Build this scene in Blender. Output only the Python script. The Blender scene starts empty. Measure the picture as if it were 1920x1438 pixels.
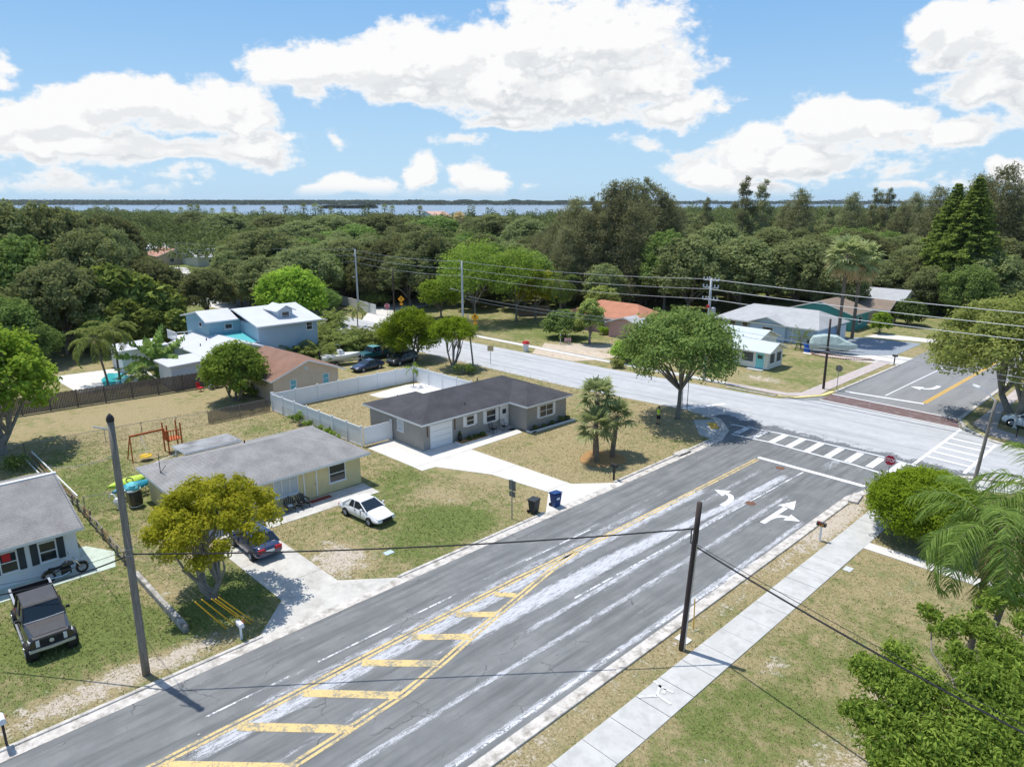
import bpy, math, random
import numpy as np
from mathutils import Vector, Matrix
R = math.radians
sc = bpy.context.scene
COL = sc.collection

# ------------------------------------------------------------------ camera
F_PX, CX, CY, HOR, CAM_H = 1310.0, 960.0, 719.0, 375.0, 21.0
PITCH = math.atan((CY - HOR) / F_PX)
YAW = R(46)                       # the street runs along +Y, the camera looks 46 degrees west of it
cd = bpy.data.cameras.new('camera'); cam = bpy.data.objects.new('camera', cd); COL.objects.link(cam)
cam.location = (0, 0, CAM_H); cam.rotation_euler = (math.pi / 2 - PITCH, 0, YAW)
cd.sensor_fit = 'HORIZONTAL'; cd.sensor_width = 36.0; cd.lens = 36.0 * F_PX / 1920
cd.clip_start = 0.2; cd.clip_end = 40000
sc.camera = cam

# ------------------------------------------------------------------ exposure
sc.view_settings.view_transform = 'Standard'; sc.view_settings.look = 'None'
sc.view_settings.exposure = 0.30; sc.view_settings.gamma = 1.0
SUN_EL, SUN_AZ = 71.0, (-0.982, -0.187)     # towards the sun, on the ground plane
SUN_POWER, SKY_POWER = 4.0, 0.145

# ------------------------------------------------------------------ sun
sl = bpy.data.lights.new('sun', 'SUN'); sun = bpy.data.objects.new('sun', sl); COL.objects.link(sun)
sl.energy = SUN_POWER; sl.angle = R(0.53); sl.color = (1.0, 0.955, 0.88)
sdir = Vector((SUN_AZ[0] * math.cos(R(SUN_EL)), SUN_AZ[1] * math.cos(R(SUN_EL)), math.sin(R(SUN_EL))))
sun.rotation_euler = (-sdir).to_track_quat('-Z', 'Y').to_euler()
sun.location = (-60, -10, 160)

# ------------------------------------------------------------------ sky with cumulus
def camray(px, py):
    a = (px - CX) / F_PX; b = -(py - CY) / F_PX
    F = math.cos(PITCH) + b * math.sin(PITCH); U = -math.sin(PITCH) + b * math.cos(PITCH)
    return a, F, U
def azel(px, py):
    a, F, U = camray(px, py)
    return math.atan2(a, F), math.atan2(U, math.hypot(a, F))

class NT:
    """tiny node-tree writer"""
    def __init__(s, nt): s.nt = nt; s.N = nt.nodes; s.L = nt.links
    def add(s, t, **kw):
        n = s.N.new(t)
        for k, v in kw.items(): setattr(n, k, v)
        return n
    def put(s, sock, v):
        if hasattr(v, 'is_output'): s.L.new(v, sock)
        elif v is not None: sock.default_value = v
    def m(s, op, a, b=None, c=None, clamp=False):
        n = s.add('ShaderNodeMath', operation=op, use_clamp=clamp)
        for i, v in enumerate((a, b, c)):
            if v is not None: s.put(n.inputs[i], v)
        return n.outputs[0]
    def vm(s, op, a, b=None, out=0):
        n = s.add('ShaderNodeVectorMath', operation=op)
        s.put(n.inputs[0], a)
        if b is not None: s.put(n.inputs[3 if op == 'SCALE' else 1], b)
        return n.outputs[out]
    def sep(s, v): n = s.add('ShaderNodeSeparateXYZ'); s.put(n.inputs[0], v); return n.outputs
    def comb(s, x, y, z):
        n = s.add('ShaderNodeCombineXYZ')
        for i, v in enumerate((x, y, z)): s.put(n.inputs[i], v)
        return n.outputs[0]
    def noise(s, vec, scale, detail=4, rough=.55, dist=0., out='Fac'):
        n = s.add('ShaderNodeTexNoise'); n.noise_dimensions = '3D'
        if vec is not None: s.put(n.inputs['Vector'], vec)
        n.inputs['Scale'].default_value = scale; n.inputs['Detail'].default_value = detail
        n.inputs['Roughness'].default_value = rough; n.inputs['Distortion'].default_value = dist
        return n.outputs[out]
    def smooth(s, v, a, b, lo=0., hi=1.):
        n = s.add('ShaderNodeMapRange', interpolation_type='SMOOTHSTEP')
        s.put(n.inputs[0], v)
        for i, x in enumerate((a, b, lo, hi)): s.put(n.inputs[1 + i], x)
        return n.outputs[0]
    def mix(s, f, a, b, mode='MIX'):
        n = s.add('ShaderNodeMix', data_type='RGBA', blend_type=mode)
        s.put(n.inputs[0], f); s.put(n.inputs[6], C4(a)); s.put(n.inputs[7], C4(b))
        return n.outputs[2]
    def attr(s, name): return s.add('ShaderNodeAttribute', attribute_name=name).outputs['Fac']
def C4(c):
    if isinstance(c, (tuple, list)): return (c[0], c[1], c[2], 1.0)
    return c

# cloud puffs: picture position of the centre and radii in photo pixels, weight
PUFFS = [(590,118,115,52,1),(700,120,120,62,1),(840,105,170,75,1),(1000,75,200,78,1),(1130,60,160,80,1),(930,170,150,55,1),
 (1080,165,190,62,1),(1200,140,120,70,1),(1270,205,95,42,1),(760,165,100,45,1),(960,225,90,26,.9),(1150,212,120,30,.8),(600,165,60,36,.7),
 (80,215,150,52,1),(200,190,150,48,1),(310,195,110,48,1),(420,190,90,52,1),(470,225,60,36,.9),(130,270,220,30,1),(330,275,200,30,1),(460,265,80,28,.9),
 (15,118,40,25,.8),(140,335,95,32,.75),(330,328,50,20,.55),(255,362,85,24,1),(60,355,120,28,.55),
 (655,352,80,24,.9),(795,322,40,30,.95),(770,362,70,16,.5),(905,335,46,30,.95),(905,363,60,16,.8),(862,271,56,14,.7),(627,264,20,9,.6),(980,353,16,9,.6),
 (1330,315,90,36,1),(1420,285,90,42,1),(1560,240,100,56,1),(1660,235,85,50,1),(1480,300,170,30,.9),(1640,285,150,26,.75),(1790,250,85,36,.9),(1400,345,110,20,.9),
 (1215,270,46,15,.55),(1800,60,110,55,1),(1860,150,130,62,1),(1910,60,90,70,1),(1760,40,80,40,.9),(1890,240,50,20,.6),(1910,325,50,32,1),(1795,345,50,18,.6),(1570,335,120,12,.5),(1700,362,70,12,.8),
 (1990,180,120,60,1),(-90,240,140,60,1),(2120,90,140,60,1),(-220,120,120,50,1),(2300,260,160,50,1),(-420,230,180,60,1)]

def cloud_group():
    g = bpy.data.node_groups.new('cloud_field', 'ShaderNodeTree')
    g.interface.new_socket('P', in_out='INPUT', socket_type='NodeSocketVector')
    g.interface.new_socket('F', in_out='OUTPUT', socket_type='NodeSocketFloat')
    t = NT(g); gi = t.add('NodeGroupInput'); go = t.add('NodeGroupOutput')
    P = gi.outputs[0]
    # wobble the coordinates so that outlines billow
    st = t.vm('MULTIPLY', P, (1, 1.5, 1))
    nb = t.noise(st, 9, 2, .5, 0, 'Color'); w = t.vm('SUBTRACT', nb, (.5, .5, .5)); w = t.vm('SCALE', w, .075)
    Q = t.vm('ADD', P, w)
    acc = None
    for px, py, rx, ry, wt in PUFFS:
        a, e = azel(px, py); ax = abs(azel(px + rx, py)[0] - a); ey = abs(azel(px, py - ry)[1] - e)
        d = t.vm('SUBTRACT', Q, (a, e, 0)); d = t.vm('MULTIPLY', d, (1 / (ax * 1.12), 1 / (ey * 1.12), 0))
        l = t.vm('LENGTH', d, out=1)
        k = 1.0 if wt >= .9 else wt-.33
        f = t.m('MULTIPLY_ADD', l, -k, k)
        acc = f if acc is None else t.m('SMOOTH_MAX', acc, f, .18)
    n1 = t.noise(st, 26, 5, .62)
    n2 = t.noise(st, 7, 3, .5)
    f = t.m('MULTIPLY_ADD', t.m('SUBTRACT', n1, .5), 1.15, acc)
    f = t.m('MULTIPLY_ADD', t.m('SUBTRACT', n2, .5), .55, f)
    n3 = t.noise(st, 75, 3, .6)
    f = t.m('MULTIPLY_ADD', t.m('SUBTRACT', n3, .5), .42, f)
    t.put(go.inputs[0], f)
    return g

world = bpy.data.worlds.new('World'); sc.world = world; world.use_nodes = True
wn = NT(world.node_tree)
for n in list(wn.N): wn.N.remove(n)
out = wn.add('ShaderNodeOutputWorld'); bg = wn.add('ShaderNodeBackground')
bg.inputs['Strength'].default_value = SKY_POWER
sky = wn.add('ShaderNodeTexSky', sky_type='NISHITA')
sky.sun_disc = False; sky.sun_elevation = R(SUN_EL)
sky.sun_rotation = math.atan2(SUN_AZ[0], SUN_AZ[1])
sky.altitude = 0; sky.air_density = 1.0; sky.dust_density = 0.6; sky.ozone_density = 1.6
tc = wn.add('ShaderNodeTexCoord')
vr = wn.add('ShaderNodeVectorRotate', rotation_type='Z_AXIS'); vr.inputs['Angle'].default_value = -YAW
wn.put(vr.inputs['Vector'], tc.outputs['Generated'])
x, y, z = wn.sep(vr.outputs[0])
az = wn.m('ARCTAN2', x, y); el = wn.m('ARCSINE', z)
P = wn.comb(az, el, 0.0)
G = cloud_group()
def field(p):
    n = wn.add('ShaderNodeGroup'); n.node_tree = G; wn.put(n.inputs[0], p); return n.outputs[0]
f0 = field(P); f1 = field(wn.vm('ADD', P, (-.006, .020, 0)))
alpha = wn.smooth(f0, -.05, .31)
alpha = wn.m('MULTIPLY', alpha, wn.smooth(z, .0, .02))
lit = wn.m('SUBTRACT', f0, f1)                     # above thinner than here = sunlit top
f2 = field(wn.vm('ADD', P, (-.012, .055, 0)))
lit2 = wn.m('SUBTRACT', f0, f2)
shade = wn.m('ADD', wn.m('MULTIPLY', wn.smooth(lit, -.22, .16), .55), wn.m('MULTIPLY', wn.smooth(lit2, -.35, .45), .55), clamp=True)
thick = wn.smooth(f0, .10, .7)
shade = wn.m('MAXIMUM', shade, wn.m('SUBTRACT', 1.0, thick))
ccol = wn.mix(shade, (3.55, 3.8, 4.05), (5.5, 5.5, 5.5))
skyc = wn.mix(1.0, sky.outputs[0], (1.0, 1.0, 1.0), 'MULTIPLY')
SKYMUL = skyc.node.inputs[7]; SKYMUL.default_value = (.96, .95, .97, 1)
# paler, bluer air towards the horizon than the model gives
hz = wn.smooth(z, .25, .85)
skyb = wn.mix(wn.m('MULTIPLY_ADD', hz, .9, .08), wn.mix(wn.smooth(z, 0, .30), (2.6, 3.95, 5.2), (1.25, 2.7, 4.8)), skyc)
fin = wn.mix(alpha, skyb, ccol)
wn.put(bg.inputs['Color'], fin)
bg2 = wn.add('ShaderNodeBackground'); bg2.inputs['Strength'].default_value = SKY_POWER; wn.put(bg2.inputs['Color'], skyb)
# the cumulus stand over the bay only: elsewhere the sky is clear
inside = wn.m('MULTIPLY', wn.m('MULTIPLY', wn.m('LESS_THAN', wn.m('ABSOLUTE', az), 1.05), wn.m('LESS_THAN', z, .46)), wn.m('GREATER_THAN', z, 0.0))
mixw = wn.add('ShaderNodeMixShader'); wn.put(mixw.inputs[0], inside); wn.L.new(bg2.outputs[0], mixw.inputs[1]); wn.L.new(bg.outputs[0], mixw.inputs[2])
wn.L.new(mixw.outputs[0], out.inputs[0])
try: world.cycles.sampling_method = 'MANUAL'; world.cycles.sample_map_resolution = 512
except Exception: pass
sc.cycles.max_bounces = 6; sc.cycles.diffuse_bounces = 3; sc.cycles.glossy_bounces = 3
sc.cycles.transmission_bounces = 3; sc.cycles.transparent_max_bounces = 4; sc.cycles.volume_bounces = 0

# ------------------------------------------------------------------ helpers
def ground(px, py, z=0.0):
    """a point of the place, from where it shows in the photograph"""
    a, F, U = camray(px, py); t = (z - CAM_H) / U
    c, s = math.cos(YAW), math.sin(YAW)
    return (t * (a * c - F * s), t * (a * s + F * c))

def tag(o, label=None, cat=None, group=None, kind=None):
    for k, v in (('label', label), ('category', cat), ('group', group), ('kind', kind)):
        if v: o[k] = v
    return o
def thing(name, label, cat, loc=(0, 0, 0), rz=0.0, group=None):
    o = bpy.data.objects.new(name, None); COL.objects.link(o)
    o.empty_display_size = .3; o.location = loc; o.rotation_euler = (0, 0, rz)
    return tag(o, label, cat, group)
def copy_tree(o, parent=None):
    c = o.copy(); COL.objects.link(c)
    if parent is not None: c.parent = parent
    for ch in o.children: copy_tree(ch, c)
    return c
def dup(root, loc, rz=0.0, sc_=None, label=None, group=None):
    c = copy_tree(root); c.location = loc; c.rotation_euler = (0, 0, rz)
    if sc_ is not None: c.scale = (sc_,) * 3 if not hasattr(sc_, '__len__') else sc_
    if label: c['label'] = label
    if group: c['group'] = group
    return c

def rotz(a): return Matrix.Rotation(a, 4, 'Z')
def T(x, y, z=0): return Matrix.Translation((x, y, z))

class MB:
    """collects shapes, links them as one mesh object"""
    def __init__(s, off=(0, 0, 0)):
        s.v = []; s.f = []; s.mi = []; s.off = Vector(off); s.xf = None
    def _add(s, vs, fs, m=0):
        b = len(s.v)
        for p in vs:
            p = Vector(p)
            if s.xf is not None: p = s.xf @ p
            s.v.append(p - s.off)
        for f in fs: s.f.append(tuple(b + i for i in f)); s.mi.append(m)
        return s
    def box(s, x0, x1, y0, y1, z0, z1, m=0):
        return s._add([(x0,y0,z0),(x1,y0,z0),(x1,y1,z0),(x0,y1,z0),(x0,y0,z1),(x1,y0,z1),(x1,y1,z1),(x0,y1,z1)],
                      [(0,3,2,1),(4,5,6,7),(0,1,5,4),(1,2,6,5),(2,3,7,6),(3,0,4,7)], m)
    def cbox(s, c, d, m=0):
        return s.box(c[0]-d[0]/2, c[0]+d[0]/2, c[1]-d[1]/2, c[1]+d[1]/2, c[2]-d[2]/2, c[2]+d[2]/2, m)
    def prism(s, poly, z0, z1, m=0):
        n = len(poly)
        a = sum(poly[i][0]*poly[(i+1)%n][1]-poly[(i+1)%n][0]*poly[i][1] for i in range(n))
        if a < 0: poly = poly[::-1]
        vs = [(p[0],p[1],z0) for p in poly] + [(p[0],p[1],z1) for p in poly]
        return s._add(vs, [tuple(range(n))[::-1], tuple(range(n, 2*n))] + [(i,(i+1)%n,n+(i+1)%n,n+i) for i in range(n)], m)
    def sheet(s, poly, z, m=0):
        n = len(poly)
        a = sum(poly[i][0]*poly[(i+1)%n][1]-poly[(i+1)%n][0]*poly[i][1] for i in range(n))
        if a < 0: poly = poly[::-1]
        return s._add([(p[0],p[1],z) for p in poly], [tuple(range(n))], m)
    def strip(s, pts, w, z, m=0):
        """flat band of width w along a polyline"""
        n = len(pts); L = []
        for i in range(n):
            a = Vector(pts[max(0,i-1)]); b = Vector(pts[min(n-1,i+1)]); d = (b-a).normalized(); nn = Vector((-d.y, d.x))
            p = Vector(pts[i]); L += [p+nn*w/2, p-nn*w/2]
        return s._add([(p.x,p.y,z) for p in L], [(2*i+1,2*i+3,2*i+2,2*i) for i in range(n-1)], m)
    def bar(s, pts, w, z0, z1, m=0):
        """kerb-like solid of width w along a polyline"""
        n = len(pts); vs = []
        for i in range(n):
            a = Vector(pts[max(0,i-1)]); b = Vector(pts[min(n-1,i+1)]); d = (b-a).normalized(); nn = Vector((-d.y, d.x))
            p = Vector(pts[i])
            for q, zz in ((p+nn*w/2,z0),(p-nn*w/2,z0),(p-nn*w/2,z1),(p+nn*w/2,z1)): vs.append((q.x,q.y,zz))
        fs = [(0,1,2,3)[::-1], tuple(4*(n-1)+k for k in range(4))]
        for i in range(n-1):
            for k in range(4): fs.append((4*i+k, 4*i+(k+1)%4, 4*i+4+(k+1)%4, 4*i+4+k))
        return s._add(vs, fs, m)
    def tube(s, pts, r, n=8, m=0, cap=True):
        pts = [Vector(p) for p in pts]; k = len(pts)
        if not hasattr(r, '__len__'): r = [r]*k
        vs = []; up = None
        for i in range(k):
            d = (pts[min(k-1,i+1)]-pts[max(0,i-1)])
            d = d.normalized() if d.length > 1e-9 else Vector((0,0,1))
            if up is None:
                u = d.cross(Vector((0,0,1)) if abs(d.z) < .9 else Vector((1,0,0))).normalized()
            else:
                u = (up - d*up.dot(d)).normalized()
            up = u; w = d.cross(u)
            for j in range(n):
                a = 2*math.pi*j/n; vs.append(pts[i]+(u*math.cos(a)+w*math.sin(a))*r[i])
        fs = [(i*n+j, i*n+(j+1)%n, (i+1)*n+(j+1)%n, (i+1)*n+j) for i in range(k-1) for j in range(n)]
        if cap: fs += [tuple(range(n))[::-1], tuple(range((k-1)*n, k*n))]
        return s._add(vs, fs, m)
    def loft(s, rings, m=0, cap=True, closed=True):
        n = len(rings[0]); k = len(rings); vs = [p for r in rings for p in r]
        fs = [(i*n+j, i*n+(j+1)%n, (i+1)*n+(j+1)%n, (i+1)*n+j) for i in range(k-1) for j in range(n if closed else n-1)]
        if cap: fs += [tuple(range(n))[::-1], tuple(range((k-1)*n, k*n))]
        return s._add(vs, fs, m)
    def lathe(s, prof, c=(0,0,0), n=12, m=0):
        return s.loft([[(c[0]+r*math.cos(2*math.pi*j/n), c[1]+r*math.sin(2*math.pi*j/n), c[2]+z) for j in range(n)] for r, z in prof], m)
    def poly(s, vs, m=0): return s._add(vs, [tuple(range(len(vs)))], m)
    def build(s, name, mats, parent=None, smooth=False, bevel=0, seg=1):
        me = bpy.data.meshes.new(name); me.from_pydata([tuple(p) for p in s.v], [], s.f)
        if not isinstance(mats, (list, tuple)): mats = [mats]
        for q in mats: me.materials.append(q)
        me.polygons.foreach_set('material_index', s.mi)
        if smooth: me.polygons.foreach_set('use_smooth', [True]*len(s.f))
        me.update()
        o = bpy.data.objects.new(name, me); COL.objects.link(o)
        if parent is not None: o.parent = parent
        if bevel:
            b = o.modifiers.new('bevel', 'BEVEL'); b.width = bevel; b.segments = seg; b.limit_method = 'ANGLE'; b.angle_limit = R(35)
            b.harden_normals = False
        return o
def np_mesh(name, V, Q, mats, parent=None, attrs=None, tri=False, smooth=False):
    """mesh from numpy arrays; attrs: {name: per-face array} """
    me = bpy.data.meshes.new(name); k = Q.shape[1]
    me.vertices.add(len(V)); me.vertices.foreach_set('co', np.ascontiguousarray(V, np.float32).ravel())
    me.loops.add(Q.size); me.loops.foreach_set('vertex_index', np.ascontiguousarray(Q, np.int32).ravel())
    me.polygons.add(len(Q)); me.polygons.foreach_set('loop_start', np.arange(0, Q.size, k, dtype=np.int32))
    me.polygons.foreach_set('loop_total', np.full(len(Q), k, np.int32))
    if not isinstance(mats, (list, tuple)): mats = [mats]
    for q in mats: me.materials.append(q)
    if smooth: me.polygons.foreach_set('use_smooth', np.ones(len(Q), bool))
    me.update(calc_edges=True)
    for an, (dom, arr) in (attrs or {}).items():
        a = me.attributes.new(an, 'FLOAT', dom); a.data.foreach_set('value', np.ascontiguousarray(arr, np.float32))
    o = bpy.data.objects.new(name, me); COL.objects.link(o)
    if parent is not None: o.parent = parent
    return o
# ------------------------------------------------------------------ materials
MATS = {}
def mat(name, base, rough=.7, metal=0., spec=.3, var=.0, vscale=2., bump=0., bscale=30., dirt=None, dirt_amt=.0, dirt_scale=1.2, coat=0., stretch=None, detail=6):
    if name in MATS: return MATS[name]
    m = bpy.data.materials.new(name); m.use_nodes = True; t = NT(m.node_tree)
    bs = t.N['Principled BSDF']
    bs.inputs['Roughness'].default_value = rough; bs.inputs['Metallic'].default_value = metal
    bs.inputs['Specular IOR Level'].default_value = spec
    bs.inputs['Coat Weight'].default_value = coat; bs.inputs['Coat Roughness'].default_value = .06
    vec = t.add('ShaderNodeTexCoord').outputs['Object']
    if stretch: vec = t.vm('MULTIPLY', vec, stretch)
    col = C4(base)
    if var:
        n = t.noise(vec, vscale, detail, .65)
        a = tuple(max(0, c*(1-var)) for c in base); b = tuple(min(1, c*(1+var)) for c in base)
        col = t.mix(t.smooth(n, .28, .72), a, b)
    if dirt is not None:
        n2 = t.noise(vec, dirt_scale, 8, .7)
        k = t.smooth(n2, .62 - dirt_amt*.3, .78 - dirt_amt*.2, 0, min(1, .35 + dirt_amt))
        col = t.mix(k, col, dirt)
    t.put(bs.inputs['Base Color'], col)
    if bump:
        b = t.add('ShaderNodeBump'); b.inputs['Strength'].default_value = bump; b.inputs['Distance'].default_value = .02
        t.put(b.inputs['Height'], t.noise(vec, bscale, 3, .6)); t.L.new(b.outputs[0], bs.inputs['Normal'])
    MATS[name] = m; return m
def mat_tree(name):
    m = bpy.data.materials.new(name); m.use_nodes = True; t = NT(m.node_tree); MATS[name] = m
    return m, t, t.N['Principled BSDF'], t.add('ShaderNodeTexCoord').outputs['Object']

# ground: green, dry and bare, from attributes of the sheet and fine noise
gm, t, bs, vec = mat_tree('lawn_soil')
g = t.attr('green'); s = t.attr('sand')
n_big = t.noise(vec, .28, 5, .6); n_mid = t.noise(vec, 1.3, 8, .74); n_fine = t.noise(vec, 7, 6, .78)
gg = t.m('ADD', g, t.m('MULTIPLY_ADD', t.m('SUBTRACT', n_big, .5), 1.1, t.m('MULTIPLY', t.m('SUBTRACT', n_mid, .5), 2.1)))
gg = t.m('ADD', gg, t.m('MULTIPLY', t.m('SUBTRACT', n_fine, .5), 1.1))
green = t.mix(t.smooth(n_fine, .3, .7), (.075, .108, .026), (.20, .235, .075))
dry = t.mix(t.smooth(n_fine, .28, .72), (.19, .155, .078), (.46, .38, .22))
c = t.mix(t.smooth(gg, .2, .78), dry, green)
ss = t.m('ADD', s, t.m('MULTIPLY_ADD', t.m('SUBTRACT', n_mid, .5), 1.7, t.m('MULTIPLY', t.m('SUBTRACT', n_fine, .5), .9)))
sandc = t.mix(t.smooth(n_fine, .3, .7), (.36, .30, .23), (.60, .54, .46))
c = t.mix(t.smooth(ss, .62, .86), c, sandc)
t.put(bs.inputs['Base Color'], c); bs.inputs['Roughness'].default_value = .95; bs.inputs['Specular IOR Level'].default_value = .1
b = t.add('ShaderNodeBump'); b.inputs['Strength'].default_value = .9; b.inputs['Distance'].default_value = .06
t.put(b.inputs['Height'], t.noise(vec, 14, 5, .75)); t.L.new(b.outputs[0], bs.inputs['Normal'])

# asphalt with chalky residue of removed paint
am, t, bs, vec = mat_tree('worn_asphalt')
wear = t.attr('wear'); sc_v = t.vm('MULTIPLY', vec, (1.0, .16, 1.0))
n1 = t.noise(sc_v, 7.5, 9, .78); n2 = t.noise(vec, .55, 5, .6); n3 = t.noise(vec, 26, 4, .7); n4 = t.noise(t.vm('MULTIPLY', vec, (1., .08, 1.)), 2.2, 5, .6)
base = t.mix(t.smooth(n2, .3, .7), (.160, .166, .168), (.215, .220, .220))
base = t.mix(t.smooth(n4, .38, .72), base, (.122, .127, .129))
base = t.mix(t.m('MULTIPLY', t.smooth(n3, .52, .75), .5), base, (.23, .235, .24))
crk = t.add('ShaderNodeTexVoronoi', feature='DISTANCE_TO_EDGE'); t.put(crk.inputs['Vector'], t.vm('ADD', vec, t.vm('SCALE', t.noise(vec, 1.3, 3, .6, 0, 'Color'), .9))); crk.inputs['Scale'].default_value = .34
ck = t.m('MULTIPLY', t.smooth(crk.outputs['Distance'], .0, .012, 1., 0.), t.smooth(n2, .5, .6))
base = t.mix(t.m('MULTIPLY', ck, .75), base, (.055, .058, .062))
wv = t.m('ADD', wear, t.m('MULTIPLY', t.m('SUBTRACT', n1, .5), 1.7))
wv = t.m('ADD', wv, t.m('MULTIPLY', t.m('SUBTRACT', n3, .5), 1.0))
col = t.mix(t.smooth(wv, .46, .86), base, (.50, .51, .54))
t.put(bs.inputs['Base Color'], col); bs.inputs['Roughness'].default_value = .88; bs.inputs['Specular IOR Level'].default_value = .25
b = t.add('ShaderNodeBump'); b.inputs['Strength'].default_value = .35; b.inputs['Distance'].default_value = .01
t.put(b.inputs['Height'], t.noise(vec, 60, 3, .7)); t.L.new(b.outputs[0], bs.inputs['Normal'])

am2 = mat('pale_asphalt', (.225, .228, .23), .9, var=.10, vscale=.8, stretch=(1,.15,1), dirt=(.16,.165,.17), dirt_amt=.35, dirt_scale=.6, bump=.2, bscale=50)
# pale concrete of the cross street, ragged where it meets the asphalt
cm, t, bs, vec = mat_tree('street_concrete')
ed = t.attr('edge'); tyre = t.attr('tyre')
n1 = t.noise(vec, .8, 7, .68); n2 = t.noise(vec, 5, 6, .7); n3 = t.noise(t.vm('MULTIPLY', vec, (.07, 1., 1.)), 1.6, 6, .65); nb = t.noise(vec, .16, 4, .5)
base = t.mix(t.smooth(n1, .3, .7), (.40, .41, .42), (.475, .48, .485))
base = t.mix(t.m('MULTIPLY', t.smooth(n3, .45, .75), .55), base, (.34, .355, .37))
base = t.mix(t.m('MULTIPLY', tyre, t.smooth(n3, .30, .70)), base, (.285, .30, .315))
base = t.mix(t.m('MULTIPLY', t.smooth(n2, .58, .76), .4), base, (.33, .34, .35))
k = t.m('ADD', ed, t.m('MULTIPLY_ADD', t.m('SUBTRACT', n1, .5), 1.9, t.m('MULTIPLY', t.m('SUBTRACT', n2, .5), .9)))
asph = t.mix(t.smooth(n2, .35, .7), (.125, .133, .142), (.20, .21, .22))
t.put(bs.inputs['Base Color'], t.mix(t.smooth(k, .42, .60), asph, base)); bs.inputs['Roughness'].default_value = .9; bs.inputs['Specular IOR Level'].default_value = .2

M_conc = mat('sidewalk_concrete', (.47, .47, .455), .9, var=.14, vscale=1.4, dirt=(.30, .29, .27), dirt_amt=.35, dirt_scale=.7, bump=.15)
M_newconc = mat('new_concrete', (.58, .565, .53), .9, var=.06, vscale=.8, dirt=(.52, .49, .44), dirt_amt=.3, dirt_scale=.5)
M_oldconc = mat('old_drive_concrete', (.50, .485, .45), .9, var=.12, vscale=1., dirt=(.34, .32, .29), dirt_amt=.45, dirt_scale=.8)
M_kerb = mat('kerb_concrete', (.53, .50, .46), .9, var=.2, vscale=2.2, dirt=(.26, .24, .21), dirt_amt=.55, dirt_scale=1.6)
M_pinkwalk = mat('pinkish_walk', (.44, .39, .37), .9, var=.12, vscale=2)
M_greenslab = mat('painted_slab', (.46, .53, .45), .85, var=.1, vscale=2, dirt=(.36, .37, .33), dirt_amt=.4)

def paint_mat(name, base, under, wornness):
    m, t, bs, vec = mat_tree(name)
    n = t.noise(vec, 7, 8, .75); n2 = t.noise(vec, 1.1, 4, .6)
    k = t.m('ADD', t.m('MULTIPLY', n, .7), t.m('MULTIPLY', n2, .45))
    v = t.mix(t.smooth(n2, .3, .7), tuple(c*.9 for c in base), base)
    t.put(bs.inputs['Base Color'], t.mix(t.smooth(k, wornness, wornness + .09), under, v)); bs.inputs['Roughness'].default_value = .75
    vo = t.add('ShaderNodeTexVoronoi', feature='DISTANCE_TO_EDGE'); t.put(vo.inputs['Vector'], vec); vo.inputs['Scale'].default_value = 4.5
    if wornness > .4:
        col = t.mix(t.m('MULTIPLY', t.smooth(vo.outputs['Distance'], 0, .03, 1, 0), .55), bs.inputs['Base Color'].links[0].from_socket, tuple(c*.6 for c in under))
        t.put(bs.inputs['Base Color'], col)
    return m
P_white = paint_mat('road_paint_white', (.74, .75, .76), (.42, .43, .44), .40)
P_whiteworn = paint_mat('road_paint_white_worn', (.70, .71, .73), (.2, .21, .22), .52)
P_yellow = paint_mat('road_paint_yellow', (.64, .475, .20), (.27, .25, .19), .50)
P_yellownew = paint_mat('road_paint_yellow_fresh', (.72, .42, .035), (.4, .3, .1), .34)
P_brick = mat('brick_red_paving', (.15, .098, .092), .85, var=.25, vscale=7, dirt=(.22, .19, .19), dirt_amt=.5, dirt_scale=1.3)

def stdmats():
    global M_white, M_wood, M_pole, M_darkpole, M_galv, M_steel, M_black, M_wire, M_glass, M_rubber, M_chrome, M_trim, M_brownfence, M_mulch, M_bluebin, M_blackbin, M_yellow, M_red, M_rust, M_concpole
    M_white = mat('white_vinyl', (.78, .79, .80), .45, var=.03, vscale=1.2)
    M_trim = mat('white_trim', (.76, .76, .75), .5)
    M_wood = mat('weathered_wood', (.24, .21, .175), .9, var=.3, vscale=3, stretch=(6, 6, .7), bump=.3)
    M_pole = mat('pole_wood', (.215, .195, .165), .92, var=.35, vscale=2.5, stretch=(9, 9, .5), bump=.5, bscale=12)
    M_darkpole = mat('dark_pole_wood', (.062, .046, .042), .9, var=.35, vscale=3, stretch=(8, 8, .5))
    M_concpole = mat('concrete_pole', (.50, .51, .52), .85, var=.1, vscale=2)
    M_galv = mat('galvanised_steel', (.45, .46, .47), .42, metal=.7, var=.1, vscale=4)
    M_steel = mat('dull_steel', (.30, .31, .32), .5, metal=.6)
    M_black = mat('black_plastic', (.018, .018, .020), .45)
    M_wire = mat('black_cable', (.02, .02, .022), .6)
    M_glass = mat('window_glass', (.030, .036, .042), .06, spec=.6)
    M_rubber = mat('tyre_rubber', (.022, .022, .023), .85)
    M_chrome = mat('chrome', (.62, .63, .65), .15, metal=1.)
    M_brownfence = mat('fence_boards', (.145, .118, .100), .9, var=.35, vscale=2.5, stretch=(5, 5, .5))
    M_mulch = mat('mulch', (.36, .21, .085), .95, var=.4, vscale=14, bump=.8, bscale=25)
    M_bluebin = mat('blue_bin_plastic', (.012, .05, .17), .45)
    M_blackbin = mat('black_bin_plastic', (.03, .035, .04), .5)
    M_yellow = mat('yellow_guard', (.72, .42, .02), .5)
    M_red = mat('red_paint', (.5, .025, .03), .5)
    M_rust = mat('rusty_iron', (.16, .085, .055), .9, var=.4, vscale=9)
stdmats()

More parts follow.
